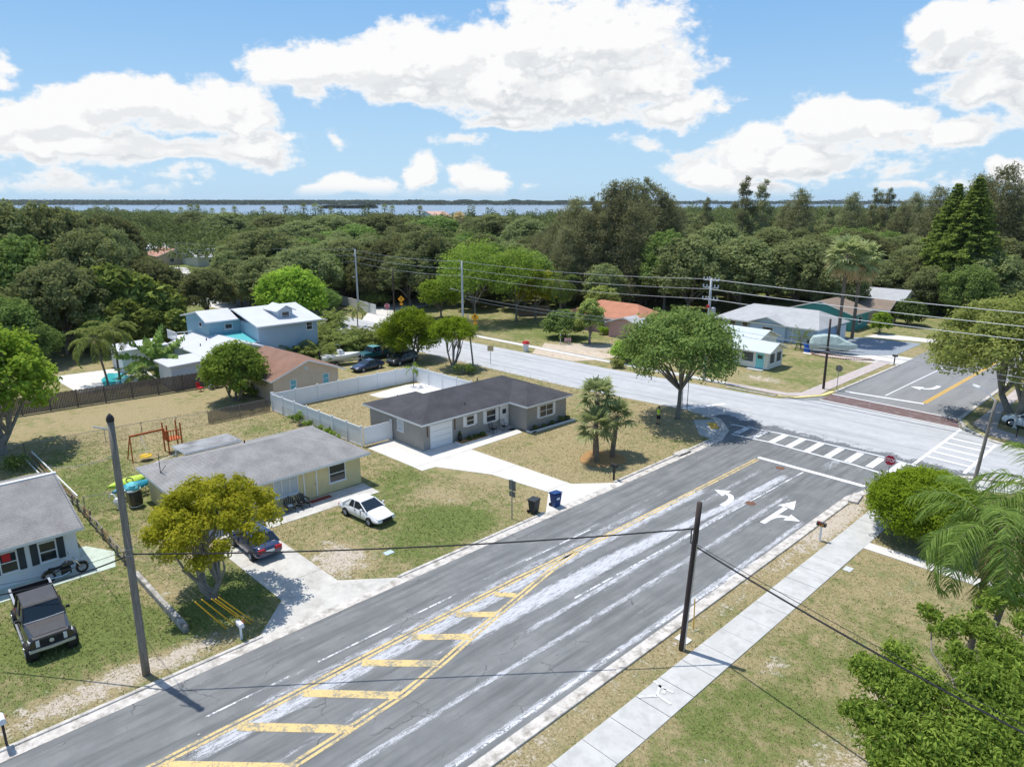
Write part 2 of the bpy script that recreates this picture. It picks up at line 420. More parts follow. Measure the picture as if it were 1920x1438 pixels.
# ------------------------------------------------------------------ ground sheet
rng = np.random.default_rng(7)
fine_x = np.arange(-150, 12.01, .5); fine_y = np.arange(-14, 150.01, .5)
far = np.array([20, 40, 80, 160, 320, 640, 1300, 2600, 5000, 9000, 16000.])
gx = np.concatenate([(-150 - far)[::-1], fine_x, 12 + far]); gy = np.concatenate([(-14 - far)[::-1], fine_y, 150 + far])
XX, YY = np.meshgrid(gx, gy, indexing='xy')
# (x, y, rx, ry, green, sand): soft patches of lusher or barer lawn
PATCH = [(-38,5,6,5,.50,-.1),(-34,12,4,5,.45,-.1),(-31.9,4,1.3,6,-.2,.5),(-32,9.5,1.4,5,-.25,.4),(-37,21,5.5,2.8,.0,.0),(-35,19.6,2.8,1.6,-.2,.60),(-34.2,17.9,2,1.2,-.1,.4),
 (-37.5,24.5,4,3,.25,-.1),(-35,27.5,3.2,3,.40,0),(-42.5,28.5,2.5,2.5,.32,0),(-33,24,1.6,3.5,.28,.05),(-33.3,27.8,2,1.8,.42,-.1),(-39,29,2,1.6,-.2,.3),(-36.5,29.5,1.5,1.5,-.2,.25),
 (-36,41,6,7,-.22,.0),(-33,47,3,4,-.1,0),(-40,47,3,5,-.25,.1),(-34,57,4,3,-.2,.25),(-40,57,8,3,-.3,.15),
 (-60,22,8,8,-.06,.05),(-54,11,6,6,.25,0),(-58,27,6,2.5,.15,.0),(-62,12,6,3,.25,0),(-66,11,5,3,.1,.0),(-75,19,8,8,-.25,.06),(-58,35,8,4,-.22,.05),(-64,41,3,4,-.2,.1),
 (-16,30,1,20,-.15,.32),(-16,46,1.2,7,-.1,.5),(-16,12,1,6,-.1,.38),(-9,30,5,10,.04,.06),(-8,22,4,5,.10,.04),(-11.8,23.5,1.6,2.2,.30,0),(-9,26.5,2,1.5,.25,0),(-6.5,24,2,3,-.15,.3),(-4,22,4,6,-.02,.35),(-10.5,30,1.8,2,.22,0),(-8,35,2,1.6,.2,0),(-11.5,19,1.2,2,.2,.1),(-9.5,20.5,1.5,1,-.1,.45),(-11.8,28.3,.8,1.2,-.1,.4),(-7,29,1.2,1,-.1,.42),(-6,32,4,4,-.05,.2),(-11,36,3,4,.0,.05),(-9,40,4,3,-.1,.2),
 (-12,48,3,5,-.15,.35),(-63,63,9,3,-.25,.1),(-72,58,7,4,-.2,0),(-85,53,10,6,.2,0),(-75,82,10,7,.42,-.1),(-66,77,5,3,-.2,.75),(-62,82,5,4,-.2,.45),(-56,79,4,3,-.05,.3),
 (-36,83,6,8,.18,0),(-38,79,3.5,2,-.1,.55),(-34,93,4,5,.15,0),(-44,92,8,5,.1,0),(-100,60,8,8,.2,0),(-29.6,90,1,12,-.05,.2),(-38,10.3,2,1.2,-.4,.42),(-33,36,1.5,2,-.15,.2)]
def lushness(x, y):
    g = np.full(x.shape, .37); s = np.full(x.shape, .27)
    for px, py, rx, ry, dg, ds in PATCH:
        w = np.exp(-(((x-px)/rx)**2 + ((y-py)/ry)**2)); g = g + dg*w; s = s + ds*w
    far_ = np.clip((np.hypot(x, y) - 110)/60, 0, 1); g = g*(1-far_) + .75*far_; s = s*(1-far_)
    return g, s
gr, sa = lushness(XX, YY)
fwd = -XX*math.sin(YAW) + YY*math.cos(YAW)
ZZ = np.where(fwd > 1000, -3.0, 0.0)
nx, ny = len(gx), len(gy)
V = np.stack([XX.ravel(), YY.ravel(), ZZ.ravel()], 1)
ii = (np.arange(ny-1)[:, None]*nx + np.arange(nx-1)[None, :]).ravel()
Q = np.stack([ii, ii+1, ii+1+nx, ii+nx], 1)
tag(np_mesh('ground', V, Q, gm, attrs={'green': ('POINT', gr.ravel()), 'sand': ('POINT', sa.ravel())}), kind='structure')

# bay beyond the woods
wm, t, bs, vec = mat_tree('bay_water')
bs.inputs['Base Color'].default_value = (.13, .21, .30, 1); bs.inputs['Roughness'].default_value = .3; bs.inputs['Specular IOR Level'].default_value = .5
b = t.add('ShaderNodeBump'); b.inputs['Strength'].default_value = .5; b.inputs['Distance'].default_value = .4
t.put(b.inputs['Height'], t.noise(vec, .25, 4, .6)); t.L.new(b.outputs[0], bs.inputs['Normal'])
def fr(f, r): return (-f*math.sin(YAW)+r*math.cos(YAW), f*math.cos(YAW)+r*math.sin(YAW))
w = MB(); w.sheet([fr(1010, -9000), fr(1010, 9000), fr(14000, 14000), fr(14000, -14000)], -.35)
tag(w.build('water', wm), kind='structure')

# ------------------------------------------------------------------ roads
def grid_sheet(name, m, x0, x1, dx, y0, y1, dy, z, attrf, yedge=None):
    xs = np.linspace(x0, x1, int(round((x1-x0)/dx))+1); ys = np.linspace(0, 1, int(round((y1-y0)/dy))+1)
    X, U = np.meshgrid(xs, ys, indexing='xy')
    lo, hi = (y0, y1) if yedge is None else yedge(X)
    Y = lo + (hi-lo)*U
    a = {k: ('POINT', v.ravel()) for k, v in attrf(X, Y).items()}
    n = len(xs); ii = (np.arange(len(ys)-1)[:, None]*n + np.arange(n-1)[None, :]).ravel()
    return np_mesh(name, np.stack([X.ravel(), Y.ravel(), np.full(X.size, z)], 1), np.stack([ii, ii+1, ii+1+n, ii+n], 1), m, attrs=a)
BANDS = [(-23.25,.72,17,53,.80),(-21.75,.22,20,53,.70),(-21.3,.16,22,53,.42),(-20.15,.20,7,49,.68),(-19.75,.14,26,50,.5),(-17.5,.22,4,46,.72),(-25.05,.50,5,46,.75),(-25.95,.35,8,40,.6),
 (-26.8,.10,8,44,.55),(-27.6,.08,20,44,.35),(-29.0,.16,5,52,.4),(-28.2,.10,16,40,.28),(-24.0,.25,40,53,.55),(-22.4,.3,9,16,.5),(-18.6,.15,36,52,.35),(-23.9,.3,19,27,.5),(-25.6,.4,46,56,.4),(-20.6,.5,53,60,.55),(-23.5,1.3,53.6,58,.45),(-18.6,.5,53,60,.4)]
def main_wear(X, Y):
    w = np.zeros(X.shape)
    for c, hw, y0, y1, s in BANDS:
        along = np.clip((Y-y0)/2.5, 0, 1)*np.clip((y1-Y)/2.5, 0, 1)
        c2 = c + .10*np.sin(Y*.13 + c*7)
        if c == -23.25: c2 = np.interp(Y, [17,31,37,44,53], [-23.4,-23.2,-22.8,-22.25,-22.0]); hw = np.interp(Y, [17,30,36,44], [.6,.72,.5,.3])
        w = np.maximum(w, s*along*np.exp(-((X-c2)/hw)**4*.7))
    # worn gore: residue on the inner side of its slanting edge
    c = np.interp(Y, [9, 14.8, 19.7, 24, 28], [-22.4, -22.75, -23.7, -24.5, -25.2])
    w = np.maximum(w, .5*np.exp(-((X-c)/.3)**2)*np.clip((22-Y)/3, 0, 1))
    w = np.maximum(w, .34*np.clip((Y-54)/4, 0, 1))
    return {'wear': w}
MAIN = tag(grid_sheet('road', am, -30.05, -16.95, .1, -30, 62.6, .35, .012, main_wear), kind='structure')
# bell-mouth of the junction and the leg beyond it
j = MB(); j.sheet([(-30.3,52),(-30.2,55.3),(-31,57.8),(-33.2,60.3),(-36.9,61.2),(-36.9,62.8),(-30,62.8),(-29.9,52)], .010)
j.sheet([(-17.1,50),(-16.6,52),(-15.9,55.8),(-14.6,58.8),(-12.5,60.9),(-8.6,63.4),(-17,63.4)], .010)
tag(j.build('road', am), kind='structure')
LEG = tag(grid_sheet('road', am2, -29.2, -16.9, .15, 73.5, 190, .5, .012, lambda X, Y: {'wear': .12+0*X}), kind='structure')
nw = MB(); nw.sheet([(-33,72.6),(-29.2,76.6),(-29.2,72.6)], .010); nw.sheet([(-16.9,77.5),(-15.6,74.4),(-12.9,72.2),(-16.9,72.2)], .010)
tag(nw.build('road', am2), kind='structure')
def cs_edge(X):
    lo = np.interp(X, [-150,-71,-52,-37.5,-33,-30,-16,-12,-8,30], [56.6,58.6,59.2,61.0,61.3,60.6,60.8,61.5,63.4,64.4])
    hi = np.interp(X, [-150,-80,-55,-33,-29,-16,-12.5,30], [66.6,68.2,69.6,71.8,74.2,74.2,72.0,70.8])
    return lo, hi
def cs_attr(X, Y):
    e = np.full(X.shape, 1.6); mid = (X > -34.5) & (X < -8)
    e = np.where(mid, np.minimum(1.6, (Y-61.9)/2.4 + .35), e)
    ty = np.zeros(X.shape)
    lo, hi = cs_edge(X); u = (Y-lo)/(hi-lo)
    for c in (.18, .32, .66, .82): ty = np.maximum(ty, .75*np.exp(-((u-c)/.045)**2))
    return {'edge': e, 'tyre': ty}
CROSS = tag(grid_sheet('road', cm, -160, 34, .5, 0, 12, .3, .016, cs_attr, cs_edge), kind='structure')
# the side street that leaves the cross street far away
fs = MB(); fs.sheet([ground(*p) for p in ((298,500),(350,502),(372,530),(376,548),(335,550),(312,524))], .015); fs.sheet([ground(*p) for p in ((425,538),(485,532),(500,556),(440,562))], .016); fs.sheet([(-100,69.0),(-108,66.5),(-119,76),(-150,150),(-141,152),(-112,80)], .012)
fs.sheet([(-118,66),(-170,60),(-172,50),(-121,57)], .013); fs.sheet([(-120,62),(-128,52),(-141,20),(-147,21),(-136,52),(-128,66)], .014)
tag(fs.build('road', M_newconc), kind='structure')

# painted markings, children of their road
def marking(name, mb, m, road): return mb.build(name, m, road)
Z1_, Z2_ = .017, .021
def dbl(mb, pts, gap=.11, w=.15, z=Z1_):
    for sgn in (-1, 1):
        q = []
        for i, p in enumerate(pts):
            a = Vector(pts[max(0,i-1)]); b = Vector(pts[min(len(pts)-1,i+1)]); d = (b-a).normalized(); nn = Vector((-d.y, d.x))
            q.append(tuple(Vector(p)+nn*sgn*(gap/2+w/2)))
        mb.strip(q, w, z)
d1 = MB(); dbl(d1, [(-25.5,-28),(-25.5,10),(-25.62,17),(-25.6,25),(-25.38,33),(-25.28,53.0)]); marking('centre_line', d1, P_yellow, MAIN)
d2 = MB(); dbl(d2, [(-21.2,-28),(-21.4,0),(-21.72,7),(-21.95,11.5),(-22.2,14.8),(-22.75,17.6),(-23.4,20.2),(-24.15,23.6),(-25.0,27.6),(-25.35,30.0)]); marking('centre_line', d2, P_yellow, MAIN)
GL = [(-25.3,8.75,-21.9,12.05),(-25.3,11.67,-22.25,14.6),(-25.3,14.66,-22.75,17.2),(-25.3,17.5,-23.3,19.65),(-25.3,20.35,-23.85,21.85),(-25.3,23.1,-24.4,23.9),(-25.3,5.8,-21.65,9.4),(-25.3,2.9,-21.5,6.7),(-25.3,0,-21.4,3.9),(-25.3,-3,-21.3,1)]
for x0, y0, x1, y1 in GL:
    q = MB(); q.strip([(x0,y0),(x1,y1)], .48, Z2_); marking('hatch_bar', q, P_yellow, MAIN)
q = MB(); q.strip([(-25.45,53.45),(-16.85,53.45)], .48, Z1_); marking('stop_line', q, P_white, MAIN)
q = MB(); q.strip([(-26.8,8),(-26.78,11.8)], .1, Z1_); q.strip([(-26.8,13.2),(-26.78,17.2)], .1, Z1_); q.strip([(-26.8,19),(-26.78,21.3)], .1, Z1_); q.strip([(-26.75,27),(-26.7,33)], .1, Z1_); marking('lane_line', q, P_whiteworn, MAIN)
q = MB(); q.strip([(-17.5,13),(-17.5,24)], .12, Z1_); q.strip([(-17.4,26.5),(-17.1,37)], .12, Z1_); q.strip([(-17.6,2),(-17.55,11)], .12, Z1_); marking('edge_line', q, P_whiteworn, MAIN)
q = MB(); q.strip([(-22.0,26),(-21.35,53)], .12, Z1_); marking('lane_line', q, P_whiteworn, MAIN)
# arrows
def arrow_left(x, y, s, mirror=1):
    """a turn arrow: stem along +Y that bends over to a head pointing to -X"""
    mb = MB(); k = mirror
    pts = [(x+.42*k*s, y-1.5*s), (x+.42*k*s, y-.7*s), (x+.30*k*s, y-.1*s), (x+.02*k*s, y+.32*s), (x-.35*k*s, y+.45*s)]
    mb.strip(pts, .36*s, Z1_)
    hd = [(x-.35*k*s, y+1.05*s), (x-.35*k*s, y-.15*s), (x-1.25*k*s, y+.45*s)]
    mb.sheet(hd, Z1_+.0); return mb
a = arrow_left(-23.05, 44.2, 1.1); marking('turn_arrow', a, P_white, MAIN)
a = arrow_left(-18.85, 43.6, 1.0, -1); a.strip([(-19.28,42.0),(-19.28,45.6)], .34, Z2_); a.sheet([(-19.85,45.5),(-18.71,45.5),(-19.28,47.1)], Z2_); marking('turn_arrow', a, P_white, MAIN)
# zebra crossings
q = MB(); q.strip([(-31.6,59.95),(-27,60.75),(-18.6,61.15),(-14.9,60.75)], .22, .024); marking('crossing_line', q, P_white, CROSS)
q = MB(); q.strip([(-30.1,57.35),(-26.7,57.75),(-19.3,57.5),(-15.8,57.0)], .22, Z1_); marking('crossing_line', q, P_white, MAIN)
for x in (-29.9,-28.2,-26.45,-24.85,-23.2,-21.45,-19.8,-18.1,-16.5):
    q = MB(); q.strip([(x,57.75),(x,60.75)], .58, .026); marking('crossing_bar', q, P_whiteworn if x < -27 else P_white, CROSS)
for x0, x1, ya, yb in ((-15.8,-15.7,61.0,74.2),(-12.35,-12.3,61.8,71.6)):
    q = MB(); q.strip([(x0,ya),(x1,yb)], .26, .024); marking('crossing_line', q, P_white, CROSS)
for y in (70.7,69.0,67.3,65.65,64.0):
    q = MB(); q.strip([(-15.6,y),(-12.45,y-.25)], .34, .026); marking('crossing_bar', q, P_white, CROSS)
q = MB(); q.strip([(-37.6,61.4),(-35.6,65.9)], .5, .024); marking('stop_line', q, P_white, CROSS)
# leg beyond: brick band, bars, lines
q = MB(); q.sheet([(-29.3,78.0),(-16.95,77.55),(-15.85,74.45),(-29.3,74.9)], Z1_); marking('brick_band', q, P_brick, LEG)
q = MB(); q.strip([(-29.3,78.1),(-16.95,77.65)], .22, .022); marking('crossing_line', q, P_white, LEG)
q = MB(); q.strip([(-29.3,74.8),(-15.8,74.35)], .22, .026); marking('crossing_line', q, P_white, LEG)
q = MB(); q.strip([(-28.7,80.2),(-20.9,81.1)], .45, .022); marking('stop_line', q, P_white, LEG)
q = MB(); dbl(q, [(-20.95,81.4),(-20.55,106),(-20.4,180)], z=.022); marking('centre_line', q, P_yellownew, LEG)
q = MB(); q.strip([(-24.9,81.6),(-24.5,101)], .14, .022); marking('lane_line', q, P_white, LEG)
a = arrow_left(-22.6, 88.5, 1.35, -1)
for i, p in enumerate(a.v): a.v[i] = Vector((-45.2-p.x, 177-p.y, .022))
marking('turn_arrow', a, P_white, LEG)
# raised reflectors along the yellow lines
q = MB()
for y in np.arange(7, 50, 3.3): q.cbox((-25.15, y, .025), (.1,.1,.03)); q.cbox((-25.95, y+.4, .025), (.1,.1,.03))
marking('reflector_studs', q, M_steel, MAIN)
# manhole covers
for x, y in ((-21.36,44.37),(-23.02,52.4)):
    q = MB(); q.lathe([(.36,0),(.36,.012),(.30,.014),(.0001,.015)], (x,y,.012), 20); marking('manhole_cover', q, M_rust, MAIN)

# ------------------------------------------------------------------ kerbs, gutters, walks, drives
def st(name, mb, m, bevel=0): return tag(mb.build(name, m, bevel=bevel), kind='structure')
k = MB(); k.strip([(-30.15,-30),(-30.15,52),(-30.2,55.3),(-31.1,58),(-33.4,60.5),(-37,61.3)], .75, .020); st('gutter', k, M_kerb)
k = MB(); k.bar([(-30.5,-30),(-30.5,12.2)], .2, -.02, .085); k.bar([(-30.5,20.3),(-30.5,32.6)], .2, -.02, .085); k.bar([(-30.5,40.4),(-30.5,52),(-30.6,55.2),(-31.4,57.8),(-33.5,60.1),(-36.9,60.9)], .2, -.02, .11); st('kerb', k, M_kerb, .02)
k = MB(); k.strip([(-16.85,-30),(-16.85,50.5),(-16.3,52.8),(-15.7,56),(-14.5,58.7),(-12.5,60.8),(-8.6,63.3),(20,64.6)], .55, .019); st('gutter', k, M_kerb)
k = MB(); k.bar([(-16.55,-30),(-16.55,49.4)], .2, -.02, .10); k.bar([(-16.0,51.6),(-15.45,55.9),(-14.3,58.4),(-12.4,60.4),(-8.6,62.9),(20,64.2)], .2, -.02, .10); st('kerb', k, M_kerb, .02)
k = MB(); k.bar([(-29.4,79.2),(-29.1,92.5),(-29.0,98.5)], .3, -.02, .11); k.bar([(-39,72.1),(-33.2,72.7)], .2, -.02, .1); st('kerb', k, M_kerb, .02)
k = MB(); k.bar([(-16.7,190),(-16.75,82),(-16.7,77.7),(-15.4,74.6),(-13.0,72.5),(-10.4,71.7),(20,70.4)], .35, -.02, .11); st('kerb', k, M_kerb, .02)
k = MB(); k.bar([(-33.1,72.9),(-31.4,73.5),(-29.75,76.4),(-29.5,79.0)], .42, -.02, .12)
k.bar([(-16.2,77.3),(-15.0,74.9),(-13.5,73.6)], .45, -.02, .13); st('kerb', k, mat('yellow_kerb', (.72,.60,.26), .8, var=.15, vscale=4, dirt=(.45,.4,.3), dirt_amt=.3), .02)

def walk(pts_l, pts_r, z, name='sidewalk', m=None):
    k = MB(); k.prism(list(pts_l)+list(pts_r)[::-1], -.05, z); return st(name, k, m or M_conc)
wk = MB()
yy = 4.0
while yy < 54.5:          # separate slabs with open joints
    wk.box(-15.0, -13.2, yy+.012, yy+1.788, -.05, .045 + .008*math.sin(yy*3)); yy += 1.8
st('sidewalk', wk, M_conc, .01)
q = MB(); q.prism([(-15.6,54.6),(-13.2,54.6),(-12.2,57.5),(-8.0,60.3),(14,61.6),(14,63.6),(-8.2,62.6),(-12.5,60.1),(-14.4,58.0),(-15.4,55.6)], -.05, .05); st('sidewalk', q, M_conc)
q = MB(); q.prism([(-13.2,44.2),(-13.2,43.2),(-6.5,43.2),(-3.5,43.5),(-3.5,44.3)], -.04, .04); st('path', q, M_newconc)
q = MB(); q.prism([(-34.8,58.4),(-33.6,60.0),(-31.4,58.0),(-30.7,56.4),(-30.9,54.9),(-32.0,55.0)], -.04, .03); ramp = st('sidewalk', q, M_conc)
q = MB(); q.strip([(-33.2,59.0),(-31.9,57.6)], .8, .036); q.build('tactile_pad', P_yellownew, ramp)
q = MB(); q.prism([(-31.95,76.2),(-33,74.9),(-40,74.3),(-40,73.2),(-33,73.6),(-31.2,74.6),(-30.1,77),(-30.3,79.5),(-30.2,100),(-31.75,100)], -.04, .04); st('sidewalk', q, M_pinkwalk)
q = MB(); q.prism([(-40,73.2),(-40,74.3),(-55,73.6),(-84,72.6),(-100,72.0),(-100,70.8),(-84,71.5),(-55,72.4)], -.04, .04); st('sidewalk', q, M_newconc)
q = MB(); q.prism([(-60.3,69.5),(-67.5,69.2),(-69.5,71.9),(-58.5,72.3)], -.04, .03); q.prism([(-58.5,73.6),(-69.5,73.2),(-71.5,76),(-57,77)], -.04, .025); st('driveway', q, mat('packed_sand', (.50,.42,.33), .95, var=.15, vscale=1.5, dirt=(.3,.25,.17), dirt_amt=.4))
q = MB(); q.prism([(-14.4,84),(-13.4,77),(-11,75.6),(14,74.4),(14,72.6),(-10.8,73.7),(-13.2,74),(-15.4,76.9),(-15.6,120),(-14.2,120)], -.04, .04); st('sidewalk', q, M_pinkwalk)

# drives
q = MB(); q.prism([(-50.7,33.2),(-50.2,31.0),(-43.6,31.2),(-42.7,31.2),(-42.6,32.5),(-38.2,34.7),(-32.75,35.4),(-30.4,32.6),(-30.4,40.4),(-32.6,37.8),(-43.7,37.3),(-46.2,37.3),(-46.2,34.0),(-50.7,34.0)], -.05, .024); drive = st('driveway', q, M_newconc)
q = MB(); q.strip([(-43.7,31.3),(-43.7,37.3)], .03, .029); q.strip([(-38.4,34.8),(-38.3,37.5)], .03, .029); q.strip([(-33,35.4),(-32.9,37.7)], .03, .029); q.build('joint', mat('joint_dark', (.25,.23,.2), .9), drive)
q = MB(); q.prism([(-44.9,37.2),(-44.85,42.1),(-45.2,42.1),(-45.3,43.9),(-44.4,43.9),(-43.85,43.7),(-43.7,37.3)], -.05, .035); st('path', q, M_newconc)
q = MB(); q.prism([(-46.2,40.8),(-46.2,44.2),(-45.0,44.2),(-44.9,40.8)], -.05, .045); st('path', q, M_oldconc)
q = MB(); q.prism([(-40.8,14.2),(-32.9,14.4),(-30.4,11.9),(-30.4,20.4),(-32.6,17.65),(-40.8,17.5)], -.05, .022); drive2 = st('driveway', q, M_oldconc)
q = MB(); q.strip([(-34.4,14.4),(-34.4,17.6)], .035, .027); q.strip([(-37.8,14.3),(-37.8,17.55)], .035, .027); q.build('joint', MATS['joint_dark'], drive2)
q = MB(); q.prism([(-41.5,14.6),(-41.5,26.4),(-43.8,26.4),(-43.8,17.4),(-43.9,14.4)], -.05, .032); st('path', q, M_oldconc)
q = MB(); q.prism([(-43.2,3),(-43.1,9.0),(-45.2,9.5),(-47.2,8.4),(-47.2,3)], -.05, .028); st('path', q, M_greenslab)
q = MB(); q.prism([(-64.9,40.6),(-63.2,40.8),(-61.8,42),(-57,42),(-55.5,50.5),(-61.3,50.5),(-64.5,50.0),(-65.6,46)], -.05, .03); st('patio', q, mat('bright_concrete', (.66,.65,.63), .9, var=.04, vscale=1))
q = MB(); q.prism([(-35.6,100.6),(-31.5,104.5),(-29.0,104.5),(-29.0,98.8),(-33.5,97.2),(-41,96.8),(-41.5,99)], -.04, .03); st('driveway', q, M_newconc)
q = MB(); q.prism([(-41.5,99.2),(-35.4,100.9),(-31.4,104.8),(-31.5,116.4),(-39.8,115),(-42.5,112)], -.04, .026); st('driveway', q, mat('bluish_gravel', (.235,.27,.31), .95, var=.28, vscale=5, dirt=(.38,.4,.42), dirt_amt=.4, dirt_scale=3))
q = MB(); q.prism([(-39.8,116),(-32,117.9),(-30,117.9),(-30,121.5),(-38.7,120.8)], -.04, .034); st('driveway', q, M_newconc)
q = MB(); q.prism([(-88,17.5),(-88,26),(-98,27),(-99,17)], -.04, .03); st('patio', q, M_newconc)
# ------------------------------------------------------------------ houses
def shingle(name, base, var=.22):
    m, t, bs, vec = mat_tree(name)
    n = t.noise(vec, .7, 6, .65); f = t.noise(t.vm('MULTIPLY', vec, (1, 1, 4)), 9, 4, .7); x, y, z = t.sep(vec)
    row = t.m('FRACT', t.m('MULTIPLY', z, 15)); k = t.m('ADD', t.m('MULTIPLY', n, .55), t.m('MULTIPLY', f, .5))
    c = t.mix(t.smooth(k, .3, .75), tuple(c*(1-var) for c in base), tuple(c*(1+var) for c in base))
    c = t.mix(t.smooth(row, .0, .22, .45, 0), c, tuple(c*.45 for c in base))
    t.put(bs.inputs['Base Color'], c); bs.inputs['Roughness'].default_value = .92; bs.inputs['Specular IOR Level'].default_value = .2
    return m
def siding(name, base):
    m, t, bs, vec = mat_tree(name); x, y, z = t.sep(vec)
    row = t.m('FRACT', t.m('MULTIPLY', z, 6.6)); n = t.noise(vec, 1.2, 5, .6)
    c = t.mix(t.smooth(n, .3, .7), tuple(c*.93 for c in base), base); c = t.mix(t.smooth(row, .0, .18, .45, 0), c, tuple(c*.55 for c in base))
    t.put(bs.inputs['Base Color'], c); bs.inputs['Roughness'].default_value = .6
    return m
S_dark = shingle('shingle_charcoal', (.066, .066, .072), .34); S_grey = shingle('shingle_grey', (.255, .25, .245), .32); S_mid = shingle('shingle_midgrey', (.225, .22, .215), .34)
S_brown = shingle('shingle_brown', (.245, .145, .105), .25); S_white = mat('white_metal_roof', (.56, .57, .60), .45, var=.04, vscale=.6, spec=.4)
S_orange = shingle('tile_orange', (.44, .20, .125), .2); S_pale = shingle('shingle_pale', (.40, .41, .42), .15); S_brown2 = shingle('shingle_dun', (.24, .19, .15), .2)
S_terr = shingle('tile_terracotta', (.42, .24, .18), .2); S_teal = mat('aqua_metal_roof', (.10, .44, .46), .4)
W_grey = mat('stucco_grey', (.315, .30, .275), .9, var=.07, vscale=1.1, bump=.15, bscale=40, dirt=(.22,.21,.19), dirt_amt=.15)
W_yellow = mat('stucco_yellow', (.66, .555, .30), .9, var=.06, vscale=1, bump=.15, bscale=40, dirt=(.5,.42,.26), dirt_amt=.25)
W_tan = mat('stucco_tan', (.60, .475, .35), .9, var=.05, vscale=1, dirt=(.45,.35,.26), dirt_amt=.2)
W_white = siding('white_siding', (.74, .75, .76)); W_blue = siding('blue_siding', (.37, .47, .56)); W_bluer = siding('bluer_siding', (.24, .41, .50)); W_pblue = siding('pale_blue_siding', (.50, .57, .64))
W_blue2 = siding('sky_siding', (.40, .53, .68)); W_pink = mat('stucco_pink', (.62, .38, .37), .9, var=.05); W_cream = mat('cream_boards', (.72, .71, .64), .7, var=.05)
W_teal = siding('teal_siding', (.05, .28, .27)); W_plain = mat('offwhite_wall', (.66, .66, .64), .8, var=.06)
D_white = mat('white_door', (.76, .76, .75), .45); D_teal = mat('turquoise_door', (.22, .60, .60), .5); D_shut = mat('dark_shutter', (.045, .055, .06), .6)
M_blind = mat('window_blind', (.52, .55, .55), .7, var=.1, vscale=6); M_screen = mat('insect_screen', (.10, .105, .10), .8); M_aqua = mat('aqua_blind', (.16, .42, .45), .6)

def wbox(mb, ax, pl, sg, a0, a1, z0, z1, d0, d1, m=0):
    """box on a wall: ax 'x' = wall at x=pl facing sg; a runs along the wall; d0..d1 = how far it stands off the wall"""
    p0, p1 = sorted((pl + sg*d0, pl + sg*d1))
    if ax == 'x': mb.box(p0, p1, a0, a1, z0, z1, m)
    else: mb.box(a0, a1, p0, p1, z0, z1, m)
def window(root, off, ax, pl, sg, a0, a1, z0, z1, frame=None, cols=1, rows=2, shut=None, sill=True, pane=None, fw=.06):
    f = MB(off)
    wbox(f, ax, pl, sg, a0, a1, z1-fw, z1, 0, .06); wbox(f, ax, pl, sg, a0, a1, z0, z0+fw, 0, .06)
    wbox(f, ax, pl, sg, a0, a0+fw, z0+fw, z1-fw, 0, .06); wbox(f, ax, pl, sg, a1-fw, a1, z0+fw, z1-fw, 0, .06)
    for i in range(1, cols): c = a0+(a1-a0)*i/cols; wbox(f, ax, pl, sg, c-.025, c+.025, z0+fw, z1-fw, 0, .045)
    for i in range(1, rows): c = z0+(z1-z0)*i/rows; wbox(f, ax, pl, sg, a0+fw, a1-fw, c-.025, c+.025, 0, .048)
    w = f.build('window', frame or M_trim, root)
    g = MB(off); wbox(g, ax, pl, sg, a0+fw, a1-fw, z0+fw, z1-fw, -.02, .012); g.build('pane', pane or M_glass, w)
    if sill: g = MB(off); wbox(g, ax, pl, sg, a0-.07, a1+.07, z0-.07, z0-.002, 0, .10); g.build('sill', frame or M_trim, w)
    if shut:
        sm, sw = shut
        for b0 in (a0-sw-.03, a1+.03):
            g = MB(off); wbox(g, ax, pl, sg, b0, b0+sw, z0-.03, z1+.03, 0, .035)
            n = max(4, int((z1-z0)/.16))
            for i in range(n): c = z0+(z1-z0)*(i+.5)/n; wbox(g, ax, pl, sg, b0+.05, b0+sw-.05, c-.035, c+.035, .035, .05)
            g.build('shutter', sm, w)
    return w
def hip(off, x0, x1, y0, y1, ze, zr, ra, rb, th=.17):
    """hip roof solid: ra, rb = ridge ends; material 0 shingle, 1 fascia and soffit"""
    m = MB(off); v = [(x0,y0,ze),(x1,y0,ze),(x1,y1,ze),(x0,y1,ze),(ra[0],ra[1],zr),(rb[0],rb[1],zr)]
    along_y = abs(rb[1]-ra[1]) >= abs(rb[0]-ra[0])
    top = [(0,1,4),(1,2,5,4),(2,3,5),(3,0,4,5)] if along_y else [(3,0,4),(0,1,5,4),(1,2,5),(2,3,4,5)]
    m._add(v, top, 0)
    b = [(p[0],p[1],ze-th) for p in v[:4]]
    m._add(v[:4]+b, [(0,4,5,1),(1,5,6,2),(2,6,7,3),(3,7,4,0),(7,6,5,4)], 1)
    return m
def gable(off, x0, x1, y0, y1, ze, zr, axis, th=.16, mb=None, rp=None):
    """gable roof: two slabs; ridge runs along axis"""
    m = mb or MB(off)
    if axis == 'y':
        r = rp if rp is not None else (x0+x1)/2
        for e in (x0, x1):
            top = [(e,y0,ze),(e,y1,ze),(r,y1,zr),(r,y0,zr)]
            if e > r: top = [top[0],top[1],top[2],top[3]]
            _slab(m, top, th)
    else:
        r = rp if rp is not None else (y0+y1)/2
        for e in (y0, y1): _slab(m, [(x0,e,ze),(x1,e,ze),(x1,r,zr),(x0,r,zr)], th)
    return m
def _slab(m, top, th):
    a, b, c = (Vector(p) for p in top[:3]); n = (b-a).cross(c-b)
    if n.z < 0: top = top[::-1]
    bot = [(p[0],p[1],p[2]-th) for p in top]
    m._add(top, [(0,1,2,3)], 0); m._add(top+bot, [(4,0,3,7),(5,1,0,4),(6,2,1,5),(7,3,2,6)], 1); m._add(bot, [(3,2,1,0)], 1)
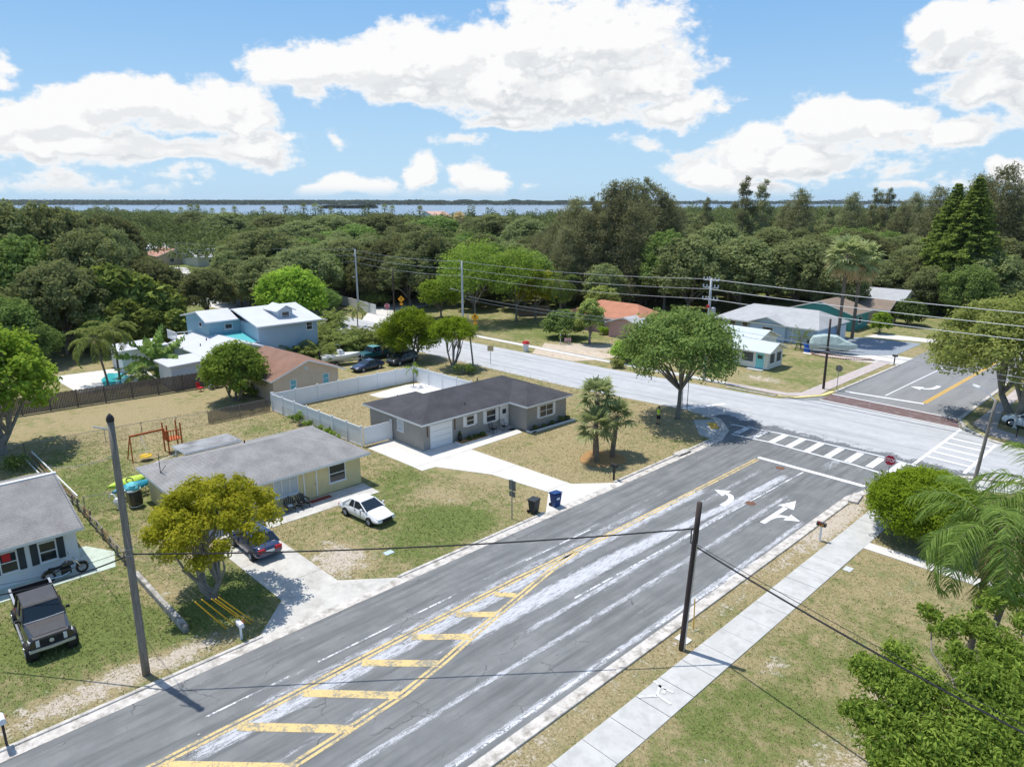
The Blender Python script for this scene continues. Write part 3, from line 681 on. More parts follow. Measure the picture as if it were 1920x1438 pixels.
def walls(off, boxes, gab=()):
    m = MB(off)
    for b in boxes: m.box(*b)
    for kind, pl, a0, a1, z0, zr, th in gab:      # gable triangle on the wall
        c = (a0+a1)/2
        if kind == 'x': m.loft([[(pl-th,a0,z0),(pl-th,a1,z0),(pl-th,c,zr)],[(pl,a0,z0),(pl,a1,z0),(pl,c,zr)]])
        else: m.loft([[(a0,pl,z0),(a1,pl,z0),(c,pl,zr)],[(a0,pl+th,z0),(a1,pl+th,z0),(c,pl+th,zr)]])
    return m
def roof_vent(root, off, x, y, z, h=.35, r=.05, m=None):
    v = MB(off); v.lathe([(r*1.6,0),(r*1.6,.04),(r,.05),(r,h)], (x,y,z), 10); v.build('vent_pipe', m or M_black, root)
def door(root, off, ax, pl, sg, a0, a1, z0, z1, m, lite=True):
    d = MB(off); wbox(d, ax, pl, sg, a0, a1, z0, z1, -.02, .03)
    for i in range(2): wbox(d, ax, pl, sg, a0+.12+(a1-a0)/2*i*.86, a0+.12+(a1-a0)*(.36+.43*i), z0+.2, z0+.95, .03, .042)
    o = d.build('door', m, root)
    if lite: g = MB(off); wbox(g, ax, pl, sg, a0+.22, a1-.22, z1-.75, z1-.3, .03, .04); g.build('pane', M_glass, o)
    f = MB(off); wbox(f, ax, pl, sg, a0-.09, a0, z0, z1+.09, 0, .05); wbox(f, ax, pl, sg, a1, a1+.09, z0, z1+.09, 0, .05); wbox(f, ax, pl, sg, a0, a1, z1, z1+.09, 0, .05); f.build('door_frame', M_trim, o)
    h = MB(off); wbox(h, ax, pl, sg, a1-.12, a1-.06, z0+.95, z0+1.01, .03, .09); h.build('handle', M_steel, o)
    return o
def garage(root, off, ax, pl, sg, a0, a1, z1, m=None):
    d = MB(off); n = 4
    for i in range(n): wbox(d, ax, pl, sg, a0, a1, .02+i*(z1/n)+.012, .02+(i+1)*(z1/n)-.012, -.02, .025)
    o = d.build('garage_door', m or D_white, root)
    f = MB(off); wbox(f, ax, pl, sg, a0-.1, a0, 0, z1+.12, 0, .05); wbox(f, ax, pl, sg, a1, a1+.1, 0, z1+.12, 0, .05); wbox(f, ax, pl, sg, a0, a1, z1+.03, z1+.12, 0, .05); f.build('door_frame', M_trim, o)
ROOFM = lambda s: [s, M_trim]

# the grey ranch house in the middle
o = (-46.2, 42, 0); h = thing('ranch_house', 'grey stucco ranch house with charcoal hip roof and white garage door', 'house', o)
walls(o, [(-52.9,-46.2,34,49.7,0,2.45),(-46.2,-43.8,44.2,49.7,0,2.45),(-54.4,-52.9,34,39.2,0,2.45)]).build('wall', W_grey, h)
r = hip(o, -53.4,-45.65,33.5,50.2,2.6,4.0,(-49.6,37.5),(-49.6,46.5)); r.build('roof', ROOFM(S_dark), h)
r = hip(o, -50.5,-43.3,43.75,50.15,2.597,3.62,(-49.8,46.95),(-46.5,46.95)); r.build('roof', ROOFM(S_dark), h)
r = hip(o, -54.9,-49,33.52,39.7,2.596,3.5,(-52.2,36.6),(-49.8,36.6)); rr = r.build('roof', ROOFM(S_dark), h)
garage(h, o, 'x', -46.2, 1, 34.85, 37.1, 2.05)
window(h, o, 'x', -46.2, 1, 38.85, 39.8, 1.2, 2.12, shut=(D_white, .32)); window(h, o, 'x', -46.2, 1, 41.25, 42.5, .95, 2.15, shut=(D_white, .30))
window(h, o, 'x', -43.8, 1, 45.9, 47.8, .98, 2.15, cols=2, shut=(D_white, .28)); window(h, o, 'y', 34, -1, -49.95, -49.0, 1.1, 2.13, pane=M_blind)
door(h, o, 'x', -46.2, 1, 43.1, 44.0, .06, 2.15, D_white)
for y in (34.45, 37.5): q = MB(o); wbox(q, 'x', -46.2, 1, y-.03, y+.03, 1.2, 2.2, 0, .09); q.build('downpipe', M_rust, h)
roof_vent(h, o, -51.2, 44.6, 3.45); roof_vent(h, o, -46.9, 39.3, 2.95, .22); roof_vent(h, o, -53.6, 36.6, 2.8, .3)
q = MB(o); q.box(-46.0,-44.95,37.3,40.75,-.02,.14); q.build('planter_edge', M_trim, h); q = MB(o); q.box(-45.95,-45.05,37.4,40.65,.1,.17); q.build('planting_bed', M_mulch, h)
q = MB(o); q.bar([(-43.75,44.15),(-43.2,44.2),(-43.0,50.2)], .16, -.02, .16); q.build('planter_edge', M_trim, h); q = MB(o); q.box(-43.75,-43.1,44.3,50.0,-.02,.12); q.build('planting_bed', mat('dark_mulch', (.09,.065,.045), .95, var=.4, vscale=12), h)

# yellow house
o = (-44, 20, 0); h = thing('bungalow', 'pale yellow bungalow with a light grey shingled hip roof', 'house', o)
walls(o, [(-51.9,-44,13.7,26.4,0,2.4)]).build('wall', W_yellow, h)
hip(o, -52.45,-43.35,13.15,26.95,2.5,3.9,(-47.8,17.9),(-47.6,22.4)).build('roof', ROOFM(S_grey), h)
q = MB(o); _slab(q, [(-54.6,16.4,2.75),(-51.8,16.4,2.9),(-51.8,20.7,2.9),(-54.6,20.7,2.75)], .14); q.build('roof', ROOFM(mat('flat_membrane', (.27,.275,.28), .85, var=.2, vscale=.8, dirt=(.10,.10,.10), dirt_amt=.5, dirt_scale=.7)), h)
for x, y in ((-54.4,16.6),(-54.4,20.5)): q = MB(o); q.box(x-.06,x+.06,y-.06,y+.06,0,2.7); q.build('porch_post', M_trim, h)
window(h, o, 'x', -44, 1, 23.7, 25.08, .72, 2.1); window(h, o, 'x', -44, 1, 19.4, 21.25, .78, 2.18, cols=3, rows=1, pane=M_blind)
window(h, o, 'y', 26.4, 1, -48.5, -47.4, .9, 2.0); door(h, o, 'x', -44, 1, 21.75, 22.65, .04, 2.1, W_yellow, False)
roof_vent(h, o, -49.6, 20.0, 3.3, .3); q = MB(o); q.tube([(-49.4,13.9,2.75),(-49.4,13.9,4.1)], .025, 6); q.tube([(-49.4,13.9,2.75),(-49.1,14.2,3.3)], .02, 6); q.tube([(-49.9,13.9,4.0),(-48.9,13.9,4.0)], .015, 5); q.build('aerial', M_black, h)

# white house at the frame's edge
o = (-44.8, 3, 0); h = thing('cottage_house', 'white sided house with grey gable roof and dark shutters beside the black pickup', 'house', o)
walls(o, [(-55.3,-44.8,-8,7.6,0,2.5)], [('y', 7.45, -55.3, -44.8, 2.5, 4.0, .15)]).build('wall', W_white, h)
gable(o, -55.9,-44.2,-8.5,7.95,2.55,4.25,'y').build('roof', ROOFM(S_mid), h)
q = MB(o); q.box(-50.18,-49.92,-8.5,7.98,4.2,4.29); q.build('ridge_cap', M_trim, h)
window(h, o, 'x', -44.8, 1, 5.66, 6.55, .85, 2.08, shut=(D_shut, .36)); window(h, o, 'x', -44.8, 1, 3.8, 4.66, .85, 2.1, shut=(D_shut, .33)); window(h, o, 'x', -44.8, 1, 1.2, 2.1, .85, 2.1, shut=(D_shut, .33))
q = MB(o); q.box(-45.0,-44.76,3.95,4.35,1.55,2.0); q.build('curtain', M_red, h)

# tan house behind the white fence
o = (-69.3, 35.5, 0); h = thing('gable_house', 'small tan stucco house with reddish brown gable roof behind the white fence', 'house', o)
walls(o, [(-78.6,-69.3,31.6,39.4,0,2.55)], [('x', -69.3, 31.6, 39.4, 2.55, 4.1, .15)]).build('wall', W_tan, h)
gable(o, -79.2,-68.55,31.05,39.95,2.55,4.25,'x').build('roof', ROOFM(S_brown), h)
window(h, o, 'x', -69.3, 1, 33.5, 34.25, 1.0, 2.15, pane=M_aqua); window(h, o, 'x', -69.3, 1, 37.4, 38.2, 1.05, 2.2, pane=M_aqua)
q = MB(o); wbox(q, 'x', -69.3, 1, 35.3, 35.7, 3.0, 3.4, 0, .04); q.build('gable_vent', M_blind, h)
q = MB(o); wbox(q, 'y', 31.6, -1, -74.5, -73.2, .6, 1.0, 0, .3); q.build('air_conditioner', M_galv, h)

# white metal roofed house and the blue two-storey house behind it
o = (-84, 34, 0); h = thing('metal_roof_house', 'low white house with bright white metal gable roof behind the wooden fence', 'house', o)
walls(o, [(-95,-83.6,30.4,38,0,2.9)], [('x', -83.6, 30.4, 38, 2.9, 4.15, .15)]).build('wall', W_pblue, h)
gable(o, -95.6,-82.9,29.9,38.5,2.95,4.3,'x').build('roof', ROOFM(S_white), h)
q = MB(o); _slab(q, [(-87.2,25.4,2.75),(-82.2,25.4,2.75),(-82.2,29.95,2.92),(-87.2,29.95,2.92)], .16); q.build('roof', ROOFM(S_white), h); q = MB(o); _slab(q, [(-100.5,23.6,2.8),(-94.8,23.6,2.8),(-94.8,29.8,2.95),(-100.5,29.8,2.95)], .16); q.build('roof', ROOFM(S_white), h)
walls(o, [(-86.9,-82.6,25.8,30.35,0,2.6)]).build('wall', W_white, h); walls(o, [(-100,-95.3,24.2,30.3,0,2.6)]).build('wall', W_white, h)
roof_vent(h, o, -89.5, 32.6, 3.75, .35, .07); roof_vent(h, o, -88.4, 31.4, 3.4, .3, .06); window(h, o, 'x', -83.6, 1, 35.4, 36.3, 1.2, 2.3)
o = (-85.3, 41, 0); h = thing('dormer_house', 'blue two-storey house with white roof and one dormer above the white metal roof', 'house', o)
walls(o, [(-98.8,-85.3,37.6,45.8,0,5.6)], [('y', 45.65, -98.8, -85.3, 5.6, 6.85, .15)]).build('wall', W_blue, h); walls(o, [(-98.2,-90.6,33.4,37.59,0,5.9)], [('y', 33.4, -98.2, -90.6, 5.9, 6.85, .15)]).build('wall', W_bluer, h)
gable(o, -99.4,-84.6,37.2,46.3,5.55,7.05,'y').build('roof', ROOFM(S_white), h); gable(o, -98.9,-90.1,32.9,37.18,5.95,7.04,'y',rp=-93.2).build('roof', ROOFM(S_white), h)
q = MB(o); _slab(q, [(-91.0,33.6,4.3),(-91.0,38.4,4.3),(-85.6,38.4,3.5),(-85.6,33.6,3.5)], .1); q.build('roof', ROOFM(S_teal), h)
d = MB(o); d.box(-89.6,-86.9,41.2,43.2,5.2,6.9); d.loft([[(-89.6,41.2,6.9),(-89.6,43.2,6.9),(-89.6,42.2,7.5)],[(-86.9,41.2,6.9),(-86.9,43.2,6.9),(-86.9,42.2,7.5)]]); dd = d.build('dormer', W_pblue, h)
gable(o, -90.5,-86.5,40.8,43.6,6.88,7.6,'x',.1).build('dormer_roof', ROOFM(S_white), dd); window(dd, o, 'x', -86.9, 1, 41.65, 42.75, 5.55, 6.75)
window(h, o, 'x', -90.6, 1, 35.5, 36.5, 4.7, 5.4, rows=1); window(h, o, 'y', 33.4, -1, -93.6, -92.6, 5.0, 5.6, rows=1); window(h, o, 'x', -85.3, 1, 44.2, 45.1, 4.2, 5.3)
q = MB(o); q.box(-99,-95.5,31.0,33.3,3.0,3.2)
for i in range(8): q.box(-98.9+i*.45,-98.8+i*.45,31.0,31.08,3.2,4.1)
q.box(-99,-95.5,31.0,31.08,4.1,4.18); q.box(-95.6,-95.5,31.0,33.3,4.1,4.18); q.box(-95.6,-95.5,31.0,31.1,3.2,4.1); q.box(-95.6,-95.5,32,32.1,3.2,4.1); q.build('balcony', M_white, h)

# orange roofed pink house
o = (-68, 88, 0); h = thing('pink_house', 'pink house with an orange tiled roof under the dark pines', 'house', o)
walls(o, [(-77.9,-63.6,89,96.4,0,2.5),(-68.2,-61.9,87.3,89,0,2.3)], [('y', 87.3, -68.2, -61.9, 2.3, 3.2, .15)]).build('wall', W_pink, h)
hip(o, -78.5,-63,88.4,97,2.6,4.7,(-74.3,92.7),(-66.8,92.7)).build('roof', ROOFM(S_orange), h)
gable(o, -68.7,-61.4,86.7,91.5,2.35,3.45,'y').build('roof', ROOFM(S_pale), h); window(h, o, 'y', 89, -1, -71.5, -70.3, .9, 2.1)

# cottage with the turquoise door
o = (-41, 85, 0); h = thing('turquoise_door_cottage', 'small cream cottage with a turquoise door and pale metal gable roof on the corner lawn', 'house', o)
walls(o, [(-47.5,-39.6,83.3,87.3,0.1,2.4),(-52.5,-43.5,87.3,93.5,0,2.6)], [('x', -39.6, 83.3, 87.3, 2.4, 3.25, .12),('x', -43.5, 87.5, 93.5, 2.6, 3.7, .12)]).build('wall', W_cream, h)
S_bluegrey = mat('pale_metal_roof', (.50, .56, .58), .5, var=.06, vscale=1)
gable(o, -48,-39.1,82.8,87.8,2.35,3.4,'x',.12).build('roof', ROOFM(S_bluegrey), h); gable(o, -53,-43.0,87.0,94,2.62,3.85,'x',.12).build('roof', ROOFM(S_bluegrey), h)
door(h, o, 'y', 83.3, -1, -41.2, -40.1, .1, 2.15, D_teal)
window(h, o, 'y', 83.3, -1, -43.2, -41.5, .8, 2.1, rows=1, pane=M_screen); window(h, o, 'x', -39.6, 1, 83.7, 85.1, .75, 2.1, rows=1, pane=M_screen); window(h, o, 'x', -39.6, 1, 85.5, 86.9, .75, 2.1, rows=1, pane=M_screen)
q = MB(o); q.box(-42,-39.9,82.3,83.2,-.02,.09); q.build('step', M_conc, h)

# blue ranch house with the garage
o = (-48, 104, 0); h = thing('blue_ranch_house', 'light blue ranch house with grey hip roof and attached garage by the covered boat', 'house', o)
walls(o, [(-57.8,-41.8,104,113,0,2.5),(-52,-46.3,102.2,104,0,2.5),(-46.3,-41.8,102.6,104,0,2.5)], [('y', 102.2, -52, -46.3, 2.5, 3.55, .12)]).build('wall', W_blue2, h)
hip(o, -58.4,-41.2,102.0,113.6,2.6,4.6,(-54.5,107.8),(-43.8,107.8)).build('roof', ROOFM(S_pale), h); gable(o, -52.4,-45.9,101.6,106,2.62,3.72,'y',.14).build('roof', ROOFM(S_pale), h)
garage(h, o, 'y', 102.6, -1, -45.3, -42.4, 2.15, W_blue2); window(h, o, 'y', 104, -1, -56.6, -55.4, .9, 2.1); window(h, o, 'y', 104, -1, -54.3, -53.3, .9, 2.1); window(h, o, 'y', 102.2, -1, -50, -48.2, .8, 2.1)
q = MB(o); q.box(-41.75,-41.2,110,112.2,0,2.3); q.build('side_gate', M_white, h)
# further houses up the street
def simple_house(name, label, x0, x1, y0, y1, ze, zr, axis, wm, rm, wins=()):
    o = ((x0+x1)/2, (y0+y1)/2, 0); h = thing(name, label, 'house', o); e = .5
    gb = [('x', x1-e, y0+e, y1-e, ze-.05, zr-.15, .12)] if axis == 'x' else [('y', y0+e, x0+e, x1-e, ze-.05, zr-.15, .12)]
    walls(o, [(x0+e,x1-e,y0+e,y1-e,0,ze-.05)], gb).build('wall', wm, h); gable(o, x0,x1,y0,y1,ze,zr,axis).build('roof', ROOFM(rm), h)
    for ax, pl, sg, a0, a1 in wins: window(h, o, ax, pl, sg, a0, a1, .9, 2.1)
    return h
simple_house('teal_house', 'dark teal house with a brown shingled roof behind the blue house', -54, -42.5, 118.5, 127, 2.8, 4.6, 'y', W_teal, S_brown2, [('y', 119, -1, -50, -48.6), ('x', -43, 1, 122, 123.5)])
simple_house('pale_roof_house', 'white house with a pale grey roof up the street beyond the teal house', -51, -41.5, 138, 147, 2.9, 4.9, 'x', W_plain, S_pale, [('x', -42, 1, 139.5, 141)])
simple_house('brown_gable_house', 'tan house with a brown gable roof beside the pale roofed house', -49, -40.5, 129, 134.8, 2.7, 4.2, 'x', W_tan, S_brown2, [('x', -41, 1, 131, 132.2)])
simple_house('small_far_house', 'small buff house with white fascia deep in the trees up the street', -52, -40, 168, 180, 3.0, 5.0, 'y', W_tan, S_brown2)
g = ground(1905, 520); simple_house('white_roof_house', 'white house with white roof seen between the tall pines and the olive oak', g[0]-3, g[0]+12, g[1]-4, g[1]+9, 3.0, 5.0, 'x', W_white, S_white, [('x', g[0]+11.5, 1, g[1], g[1]+1.4)])
g = ground(378, 497); simple_house('white_hip_house', 'distant white roofed house beside the far street and its pole', g[0]-8, g[0]+7, g[1]-4, g[1]+8, 3.0, 5.2, 'y', W_plain, S_white, [('x', g[0]+6.5, 1, g[1], g[1]+1.5)])
g = ground(318, 494); simple_house('terracotta_house', 'distant house with a terracotta roof between two white roofs', g[0]-8, g[0]+7, g[1]-6, g[1]+6, 3.0, 5.2, 'x', W_tan, S_terr, [('x', g[0]+6.5, 1, g[1]-2, g[1]-.5)])
g = ground(296, 484); simple_house('far_white_house', 'distant white roof half hidden by trees behind the terracotta roof', g[0]-8, g[0]+7, g[1]-6, g[1]+6, 3.0, 5.4, 'y', W_plain, S_white)
f_, r_ = 560.0, -60.0; g = fr(f_, r_); simple_house('pink_roof_mansion', 'far pink roofed mansion standing above the treetops by the bay', g[0]-13, g[0]+13, g[1]-9, g[1]+9, 8.0, 12.5, 'y', W_plain, mat('pink_tiles', (.55,.36,.28), .9))
# ------------------------------------------------------------------ foliage
def leaf_mat(name, dark, light, trans=.32, vary=.35, hue=.024):
    m = bpy.data.materials.new(name); m.use_nodes = True; t = NT(m.node_tree); MATS[name] = m
    for n in list(t.N): t.N.remove(n)
    o = t.add('ShaderNodeOutputMaterial'); d = t.add('ShaderNodeBsdfDiffuse'); tr = t.add('ShaderNodeBsdfTranslucent'); mx = t.add('ShaderNodeMixShader')
    tint = t.attr('tint'); rnd = t.add('ShaderNodeObjectInfo').outputs['Random']
    k = t.m('ADD', tint, t.m('MULTIPLY', t.m('SUBTRACT', rnd, .5), .30), clamp=True)
    c = t.mix(k, dark, light)
    hs = t.add('ShaderNodeHueSaturation'); t.put(hs.inputs['Color'], c); t.put(hs.inputs['Hue'], t.m('MULTIPLY_ADD', rnd, hue, .5-hue*.35)); t.put(hs.inputs['Value'], t.m('MULTIPLY_ADD', rnd, vary, 1.03-vary*.5))
    t.put(d.inputs['Color'], hs.outputs[0]); t.put(tr.inputs['Color'], t.mix(.4, hs.outputs[0], (light[0]*1.2, light[1]*1.25, light[2]*.8)))
    mx.inputs[0].default_value = trans; t.L.new(d.outputs[0], mx.inputs[1]); t.L.new(tr.outputs[0], mx.inputs[2])
    t.L.new(mx.outputs[0], o.inputs['Surface']); return m
L_oak = leaf_mat('oak_leaves', (.115,.130,.060), (.30,.325,.135), .38, .6, .035); L_oakg = leaf_mat('green_oak_leaves', (.10,.14,.042), (.265,.335,.095), .38, .6, .04)
L_bright = leaf_mat('bright_leaves', (.13,.21,.02), (.36,.48,.07), .45); L_yell = leaf_mat('yellow_green_leaves', (.23,.245,.02), (.60,.59,.06), .45)
L_pine = leaf_mat('casuarina_needles', (.135,.138,.07), (.34,.335,.17), .3); L_norf = leaf_mat('norfolk_needles', (.075,.115,.026), (.27,.33,.07), .3)
L_palm = leaf_mat('palm_fronds', (.12,.155,.04), (.34,.38,.12), .35); L_queen = leaf_mat('queen_palm_fronds', (.075,.125,.028), (.27,.35,.09), .35)
L_sabal = leaf_mat('fan_palm_leaves', (.18,.215,.09), (.48,.52,.26), .38); L_dead = leaf_mat('dead_fronds', (.40,.28,.14), (.68,.52,.30), .3)
L_hedge = leaf_mat('hedge_leaves', (.10,.155,.010), (.28,.36,.03), .35); L_olive = leaf_mat('olive_oak_leaves', (.15,.18,.045), (.40,.44,.14), .42)
L_dark = leaf_mat('dark_leaves', (.045,.075,.022), (.20,.26,.075), .3); L_fig = leaf_mat('fresh_leaves', (.10,.165,.026), (.36,.47,.09), .45); L_fish = leaf_mat('fishtail_leaves', (.03,.055,.014), (.36,.42,.10), .3); L_white = leaf_mat('white_blossom', (.5,.5,.42), (.75,.75,.70), .2)
L_wood = leaf_mat('woods_leaves', (.042,.060,.024), (.165,.195,.066), .22); L_shore = leaf_mat('hazed_mangrove_leaves', (.045,.065,.045), (.085,.11,.075), .2)  # far shore colour has the blue-green of distance haze mixed in
B_oak = mat('oak_bark', (.20,.175,.145), .95, var=.3, vscale=6, stretch=(3,3,.6)); B_grey = mat('grey_bark', (.24,.22,.19), .95, var=.25, vscale=5); B_palm = mat('palm_bark', (.16,.13,.10), .95, var=.35, vscale=8, stretch=(1,1,4)); B_sabal = mat('sabal_boots', (.17,.135,.10), .95, var=.45, vscale=9, bump=1., bscale=9)
B_pale = mat('pale_twig', (.22,.20,.18), .9, var=.2, vscale=6)

def rot_rand(r, n):
    v = r.normal(size=(n, 3)); return v/np.linalg.norm(v, axis=1, keepdims=True)
def leaves(r, P, nrm, L, W, up=.5, droop=0.):
    """one quad per leaf: P centres, nrm preferred facing, L and W length and width"""
    n = len(P); nn = nrm*.8 + rot_rand(r, n)*.75 + np.array([0, 0, up]); nn /= np.linalg.norm(nn, axis=1, keepdims=True)
    a = np.cross(nn, rot_rand(r, n)); a /= np.linalg.norm(a, axis=1, keepdims=True) + 1e-9
    if droop: a[:, 2] -= droop; a /= np.linalg.norm(a, axis=1, keepdims=True)
    b = np.cross(nn, a); b /= np.linalg.norm(b, axis=1, keepdims=True) + 1e-9
    s = r.uniform(.65, 1.3, n)[:, None]; L = L*s; W = W*s
    V = np.stack([P-a*L*.5, P+b*W*.5-a*L*.06, P+a*L*.5, P-b*W*.5-a*L*.06], 1).reshape(-1, 3)
    return V
def clump_leaves(r, C, Rr, n, L, W, flat=.75, shell=.35, up=.5, droop=0., topbias=.35, tv=.4):
    """leaves through the shells of clumps; returns verts, tint"""
    C = np.asarray(C, float); Rr = np.asarray(Rr, float); pr = Rr**2/np.sum(Rr**2)
    k = r.choice(len(C), n, p=pr); d = rot_rand(r, n); d[:, 2] = np.where((d[:, 2] < 0) & (r.random(n) < topbias), -d[:, 2], d[:, 2])
    u = r.random(n)**shell; lump = 1 + .22*np.sin(d[:, 0]*5+k*1.7)*np.sin(d[:, 1]*5+k*2.3+1) + .18*np.sin(d[:, 2]*9+k)
    P = C[k] + d*(Rr[k]*u*lump)[:, None]*np.array([1, 1, flat])
    ct = r.random(len(C)); tint = np.clip(.25 + .35*ct[k] + tv*(r.random(n)-.35), 0, 1)
    return leaves(r, P, d, L, W, up, droop), tint
def crown_obj(name, V, tint, m, parent=None):
    n = len(V)//4; return np_mesh(name, V, np.arange(n*4).reshape(n, 4), m, parent, {'tint': ('FACE', tint)})
def branchy(mb, r, base, fork, targets, r0, n=7, wob=.25):
    base = Vector(base); fork = Vector(fork)
    mid = (base+fork)/2 + Vector((r.uniform(-1,1), r.uniform(-1,1), 0))*r0*.8
    mb.tube([base+Vector((0,0,-.15)), base+Vector((0,0,.25)), mid, fork], [r0*1.45, r0*1.1, r0*.9, r0*.8], n+2)
    for tg in targets:
        tg = Vector(tg); d = tg-fork; m1 = fork+d*.4+Vector((r.uniform(-1,1), r.uniform(-1,1), r.uniform(-.3,1)))*d.length*wob*.5
        m2 = fork+d*.75+Vector((r.uniform(-1,1), r.uniform(-1,1), r.uniform(-.5,.5)))*d.length*wob*.3
        mb.tube([fork-Vector((0,0,.1)), m1, m2, tg], [r0*.55, r0*.36, r0*.22, r0*.07], 5, cap=False)
def oval_clumps(r, n, H, Rw, bot, rmin, rmax, dome=.55):
    """clump centres over a broad dome, radii"""
    C = []; S = []
    ga = math.pi*(3-5**.5)
    for i in range(n):
        z = 1-(i+.5)/n*1.35; z = max(z, -.6); q = math.sqrt(max(0, 1-z*z)); a = i*ga + r.uniform(-.3,.3)
        rr = r.uniform(rmin, rmax); k = r.uniform(.72, 1.0); mid = bot+(H-bot)*.42
        zz = mid + z*(H-rr*.7-mid)*(1 if z > 0 else .9)
        C.append((q*k*(Rw-rr*.7)*math.cos(a), q*k*(Rw-rr*.7)*math.sin(a), max(zz, bot+rr*.5))); S.append(rr)
    for i in range(n//4):   # some inside
        C.append((r.normal()*Rw*.28, r.normal()*Rw*.28, bot+(H-bot)*r.uniform(.4,.75))); S.append(r.uniform(rmin, rmax))
    return C, S
def make_tree(name, label, cat, seed, H, Rw, bot, nclump, rmin, rmax, nleaf, L, W, lm, bark, r0=.25, group=None, fork=None, flat=.75, up=.5, droop=0., shell=.35, nbr=8, loc=(0,0,0), rz=0., stems=1, spread=.3, shift=(0,0)):
    r = np.random.default_rng(seed)
    root = thing(name, label, cat, loc, rz, group)
    C, S = oval_clumps(r, nclump, H, Rw, bot, rmin, rmax); C = [(c[0]+shift[0], c[1]+shift[1], c[2]) for c in C]
    tb = MB(); fz = fork or bot*1.02; low = sorted(range(len(C)), key=lambda i: C[i][2])
    ch = [C[i] for i in r.choice(len(C), min(nbr*stems, len(C)), replace=False)]
    for k in range(stems):
        a = 6.28*k/stems + r.uniform(0, 1); off = spread if stems > 1 else 0
        fk = (off*2.4*math.cos(a)+r.normal()*.12, off*2.4*math.sin(a)+r.normal()*.12, fz)
        mine = sorted(ch, key=lambda c: (c[0]-fk[0])**2+(c[1]-fk[1])**2)[:nbr]
        branchy(tb, r, (off*.5*math.cos(a), off*.5*math.sin(a), 0), fk, mine, r0)
    tb.build('trunk', bark, root, smooth=True)
    V, tint = clump_leaves(r, C, S, nleaf, L, W, flat, shell, up, droop)
    crown_obj('crown', V, tint, lm, root)
    return root

# casuarina: tall, ragged, plumes of thin drooping needles
def make_casuarina(name, label, seed, H, Rw, n=9000, group=None, loc=(0,0,0), sparse=1.0, lm=None):
    r = np.random.default_rng(seed); root = thing(name, label, 'tree', loc, 0, group)
    tb = MB(); tip = (r.normal()*.5, r.normal()*.5, H*.97); tb.tube([(0,0,-.2),(r.normal()*.2,r.normal()*.2,H*.5),tip], [.36,.2,.03], 7)
    C = []; S = []
    k = int(34*sparse)
    for i in range(k):
        u = (i+.5)/k; z = H*(.14+.84*u); w = Rw*(1-u)**.55*r.uniform(.5,1.1) + .3; a = i*2.4+r.uniform(-.4,.4)
        p = (math.cos(a)*w*.75, math.sin(a)*w*.75, z+r.uniform(-.3,.8)); C.append(p); S.append((.9+.9*(1-u))*r.uniform(.75,1.25)*Rw/3.6)
        tb.tube([(tip[0]*u, tip[1]*u, z-.9), p], [.09*(1.2-u), .02], 4, cap=False)
    tb.build('trunk', B_grey, root, smooth=True)
    V, t = clump_leaves(r, C, S, n, .75, .11, 1.0, .55, .1, .6); V2, t2 = clump_leaves(r, C, S, n//3, .5, .22, 1.05, .5, .3, .2)
    crown_obj('crown', np.concatenate([V, V2]), np.concatenate([t, t2]), lm or L_pine, root)
    return root
# norfolk pine: a tall cone of tiers
def make_norfolk(name, label, seed, H, Rw, loc, n=16000):
    r = np.random.default_rng(seed); root = thing(name, label, 'tree', loc, 0, None)
    tb = MB(); tb.tube([(0,0,-.2),(0,0,H*.99)], [.42,.03], 8)
    P = []; D = []; tiers = 42
    for i in range(tiers):
        u = i/tiers; z = H*(.06+.93*u); w = Rw*(1-u)**.85*(.85+.3*r.random()) + .15; nb = 9
        for b in range(nb):
            a = b*6.283/nb+i*.7+r.uniform(-.2,.2); m = max(4, int(n/tiers/nb*(w/Rw+.25)))
            s = r.random(m)**.7*w*r.uniform(.8,1.1); lat = r.normal(size=m)*.09*(1+s); dz = .10*s - .035*s*s*1.2 + r.normal(size=m)*.10
            P.append(np.stack([math.cos(a)*s-math.sin(a)*lat, math.sin(a)*s+math.cos(a)*lat, z+dz], 1)); D.append(np.tile([math.cos(a)*.4, math.sin(a)*.4, .8], (m, 1)))
        if i % 2 == 0: tb.tube([(0,0,z-.1),(math.cos(i*.7)*w*.9, math.sin(i*.7)*w*.9, z)], [.05,.01], 4, cap=False)
    tb.build('trunk', B_grey, root, smooth=True)
    P = np.concatenate(P); D = np.concatenate(D); crown_obj('crown', leaves(r, P, D, .62, .22, .4), np.clip(r.normal(.45,.22,len(P)),0,1), L_norf, root)
    return root

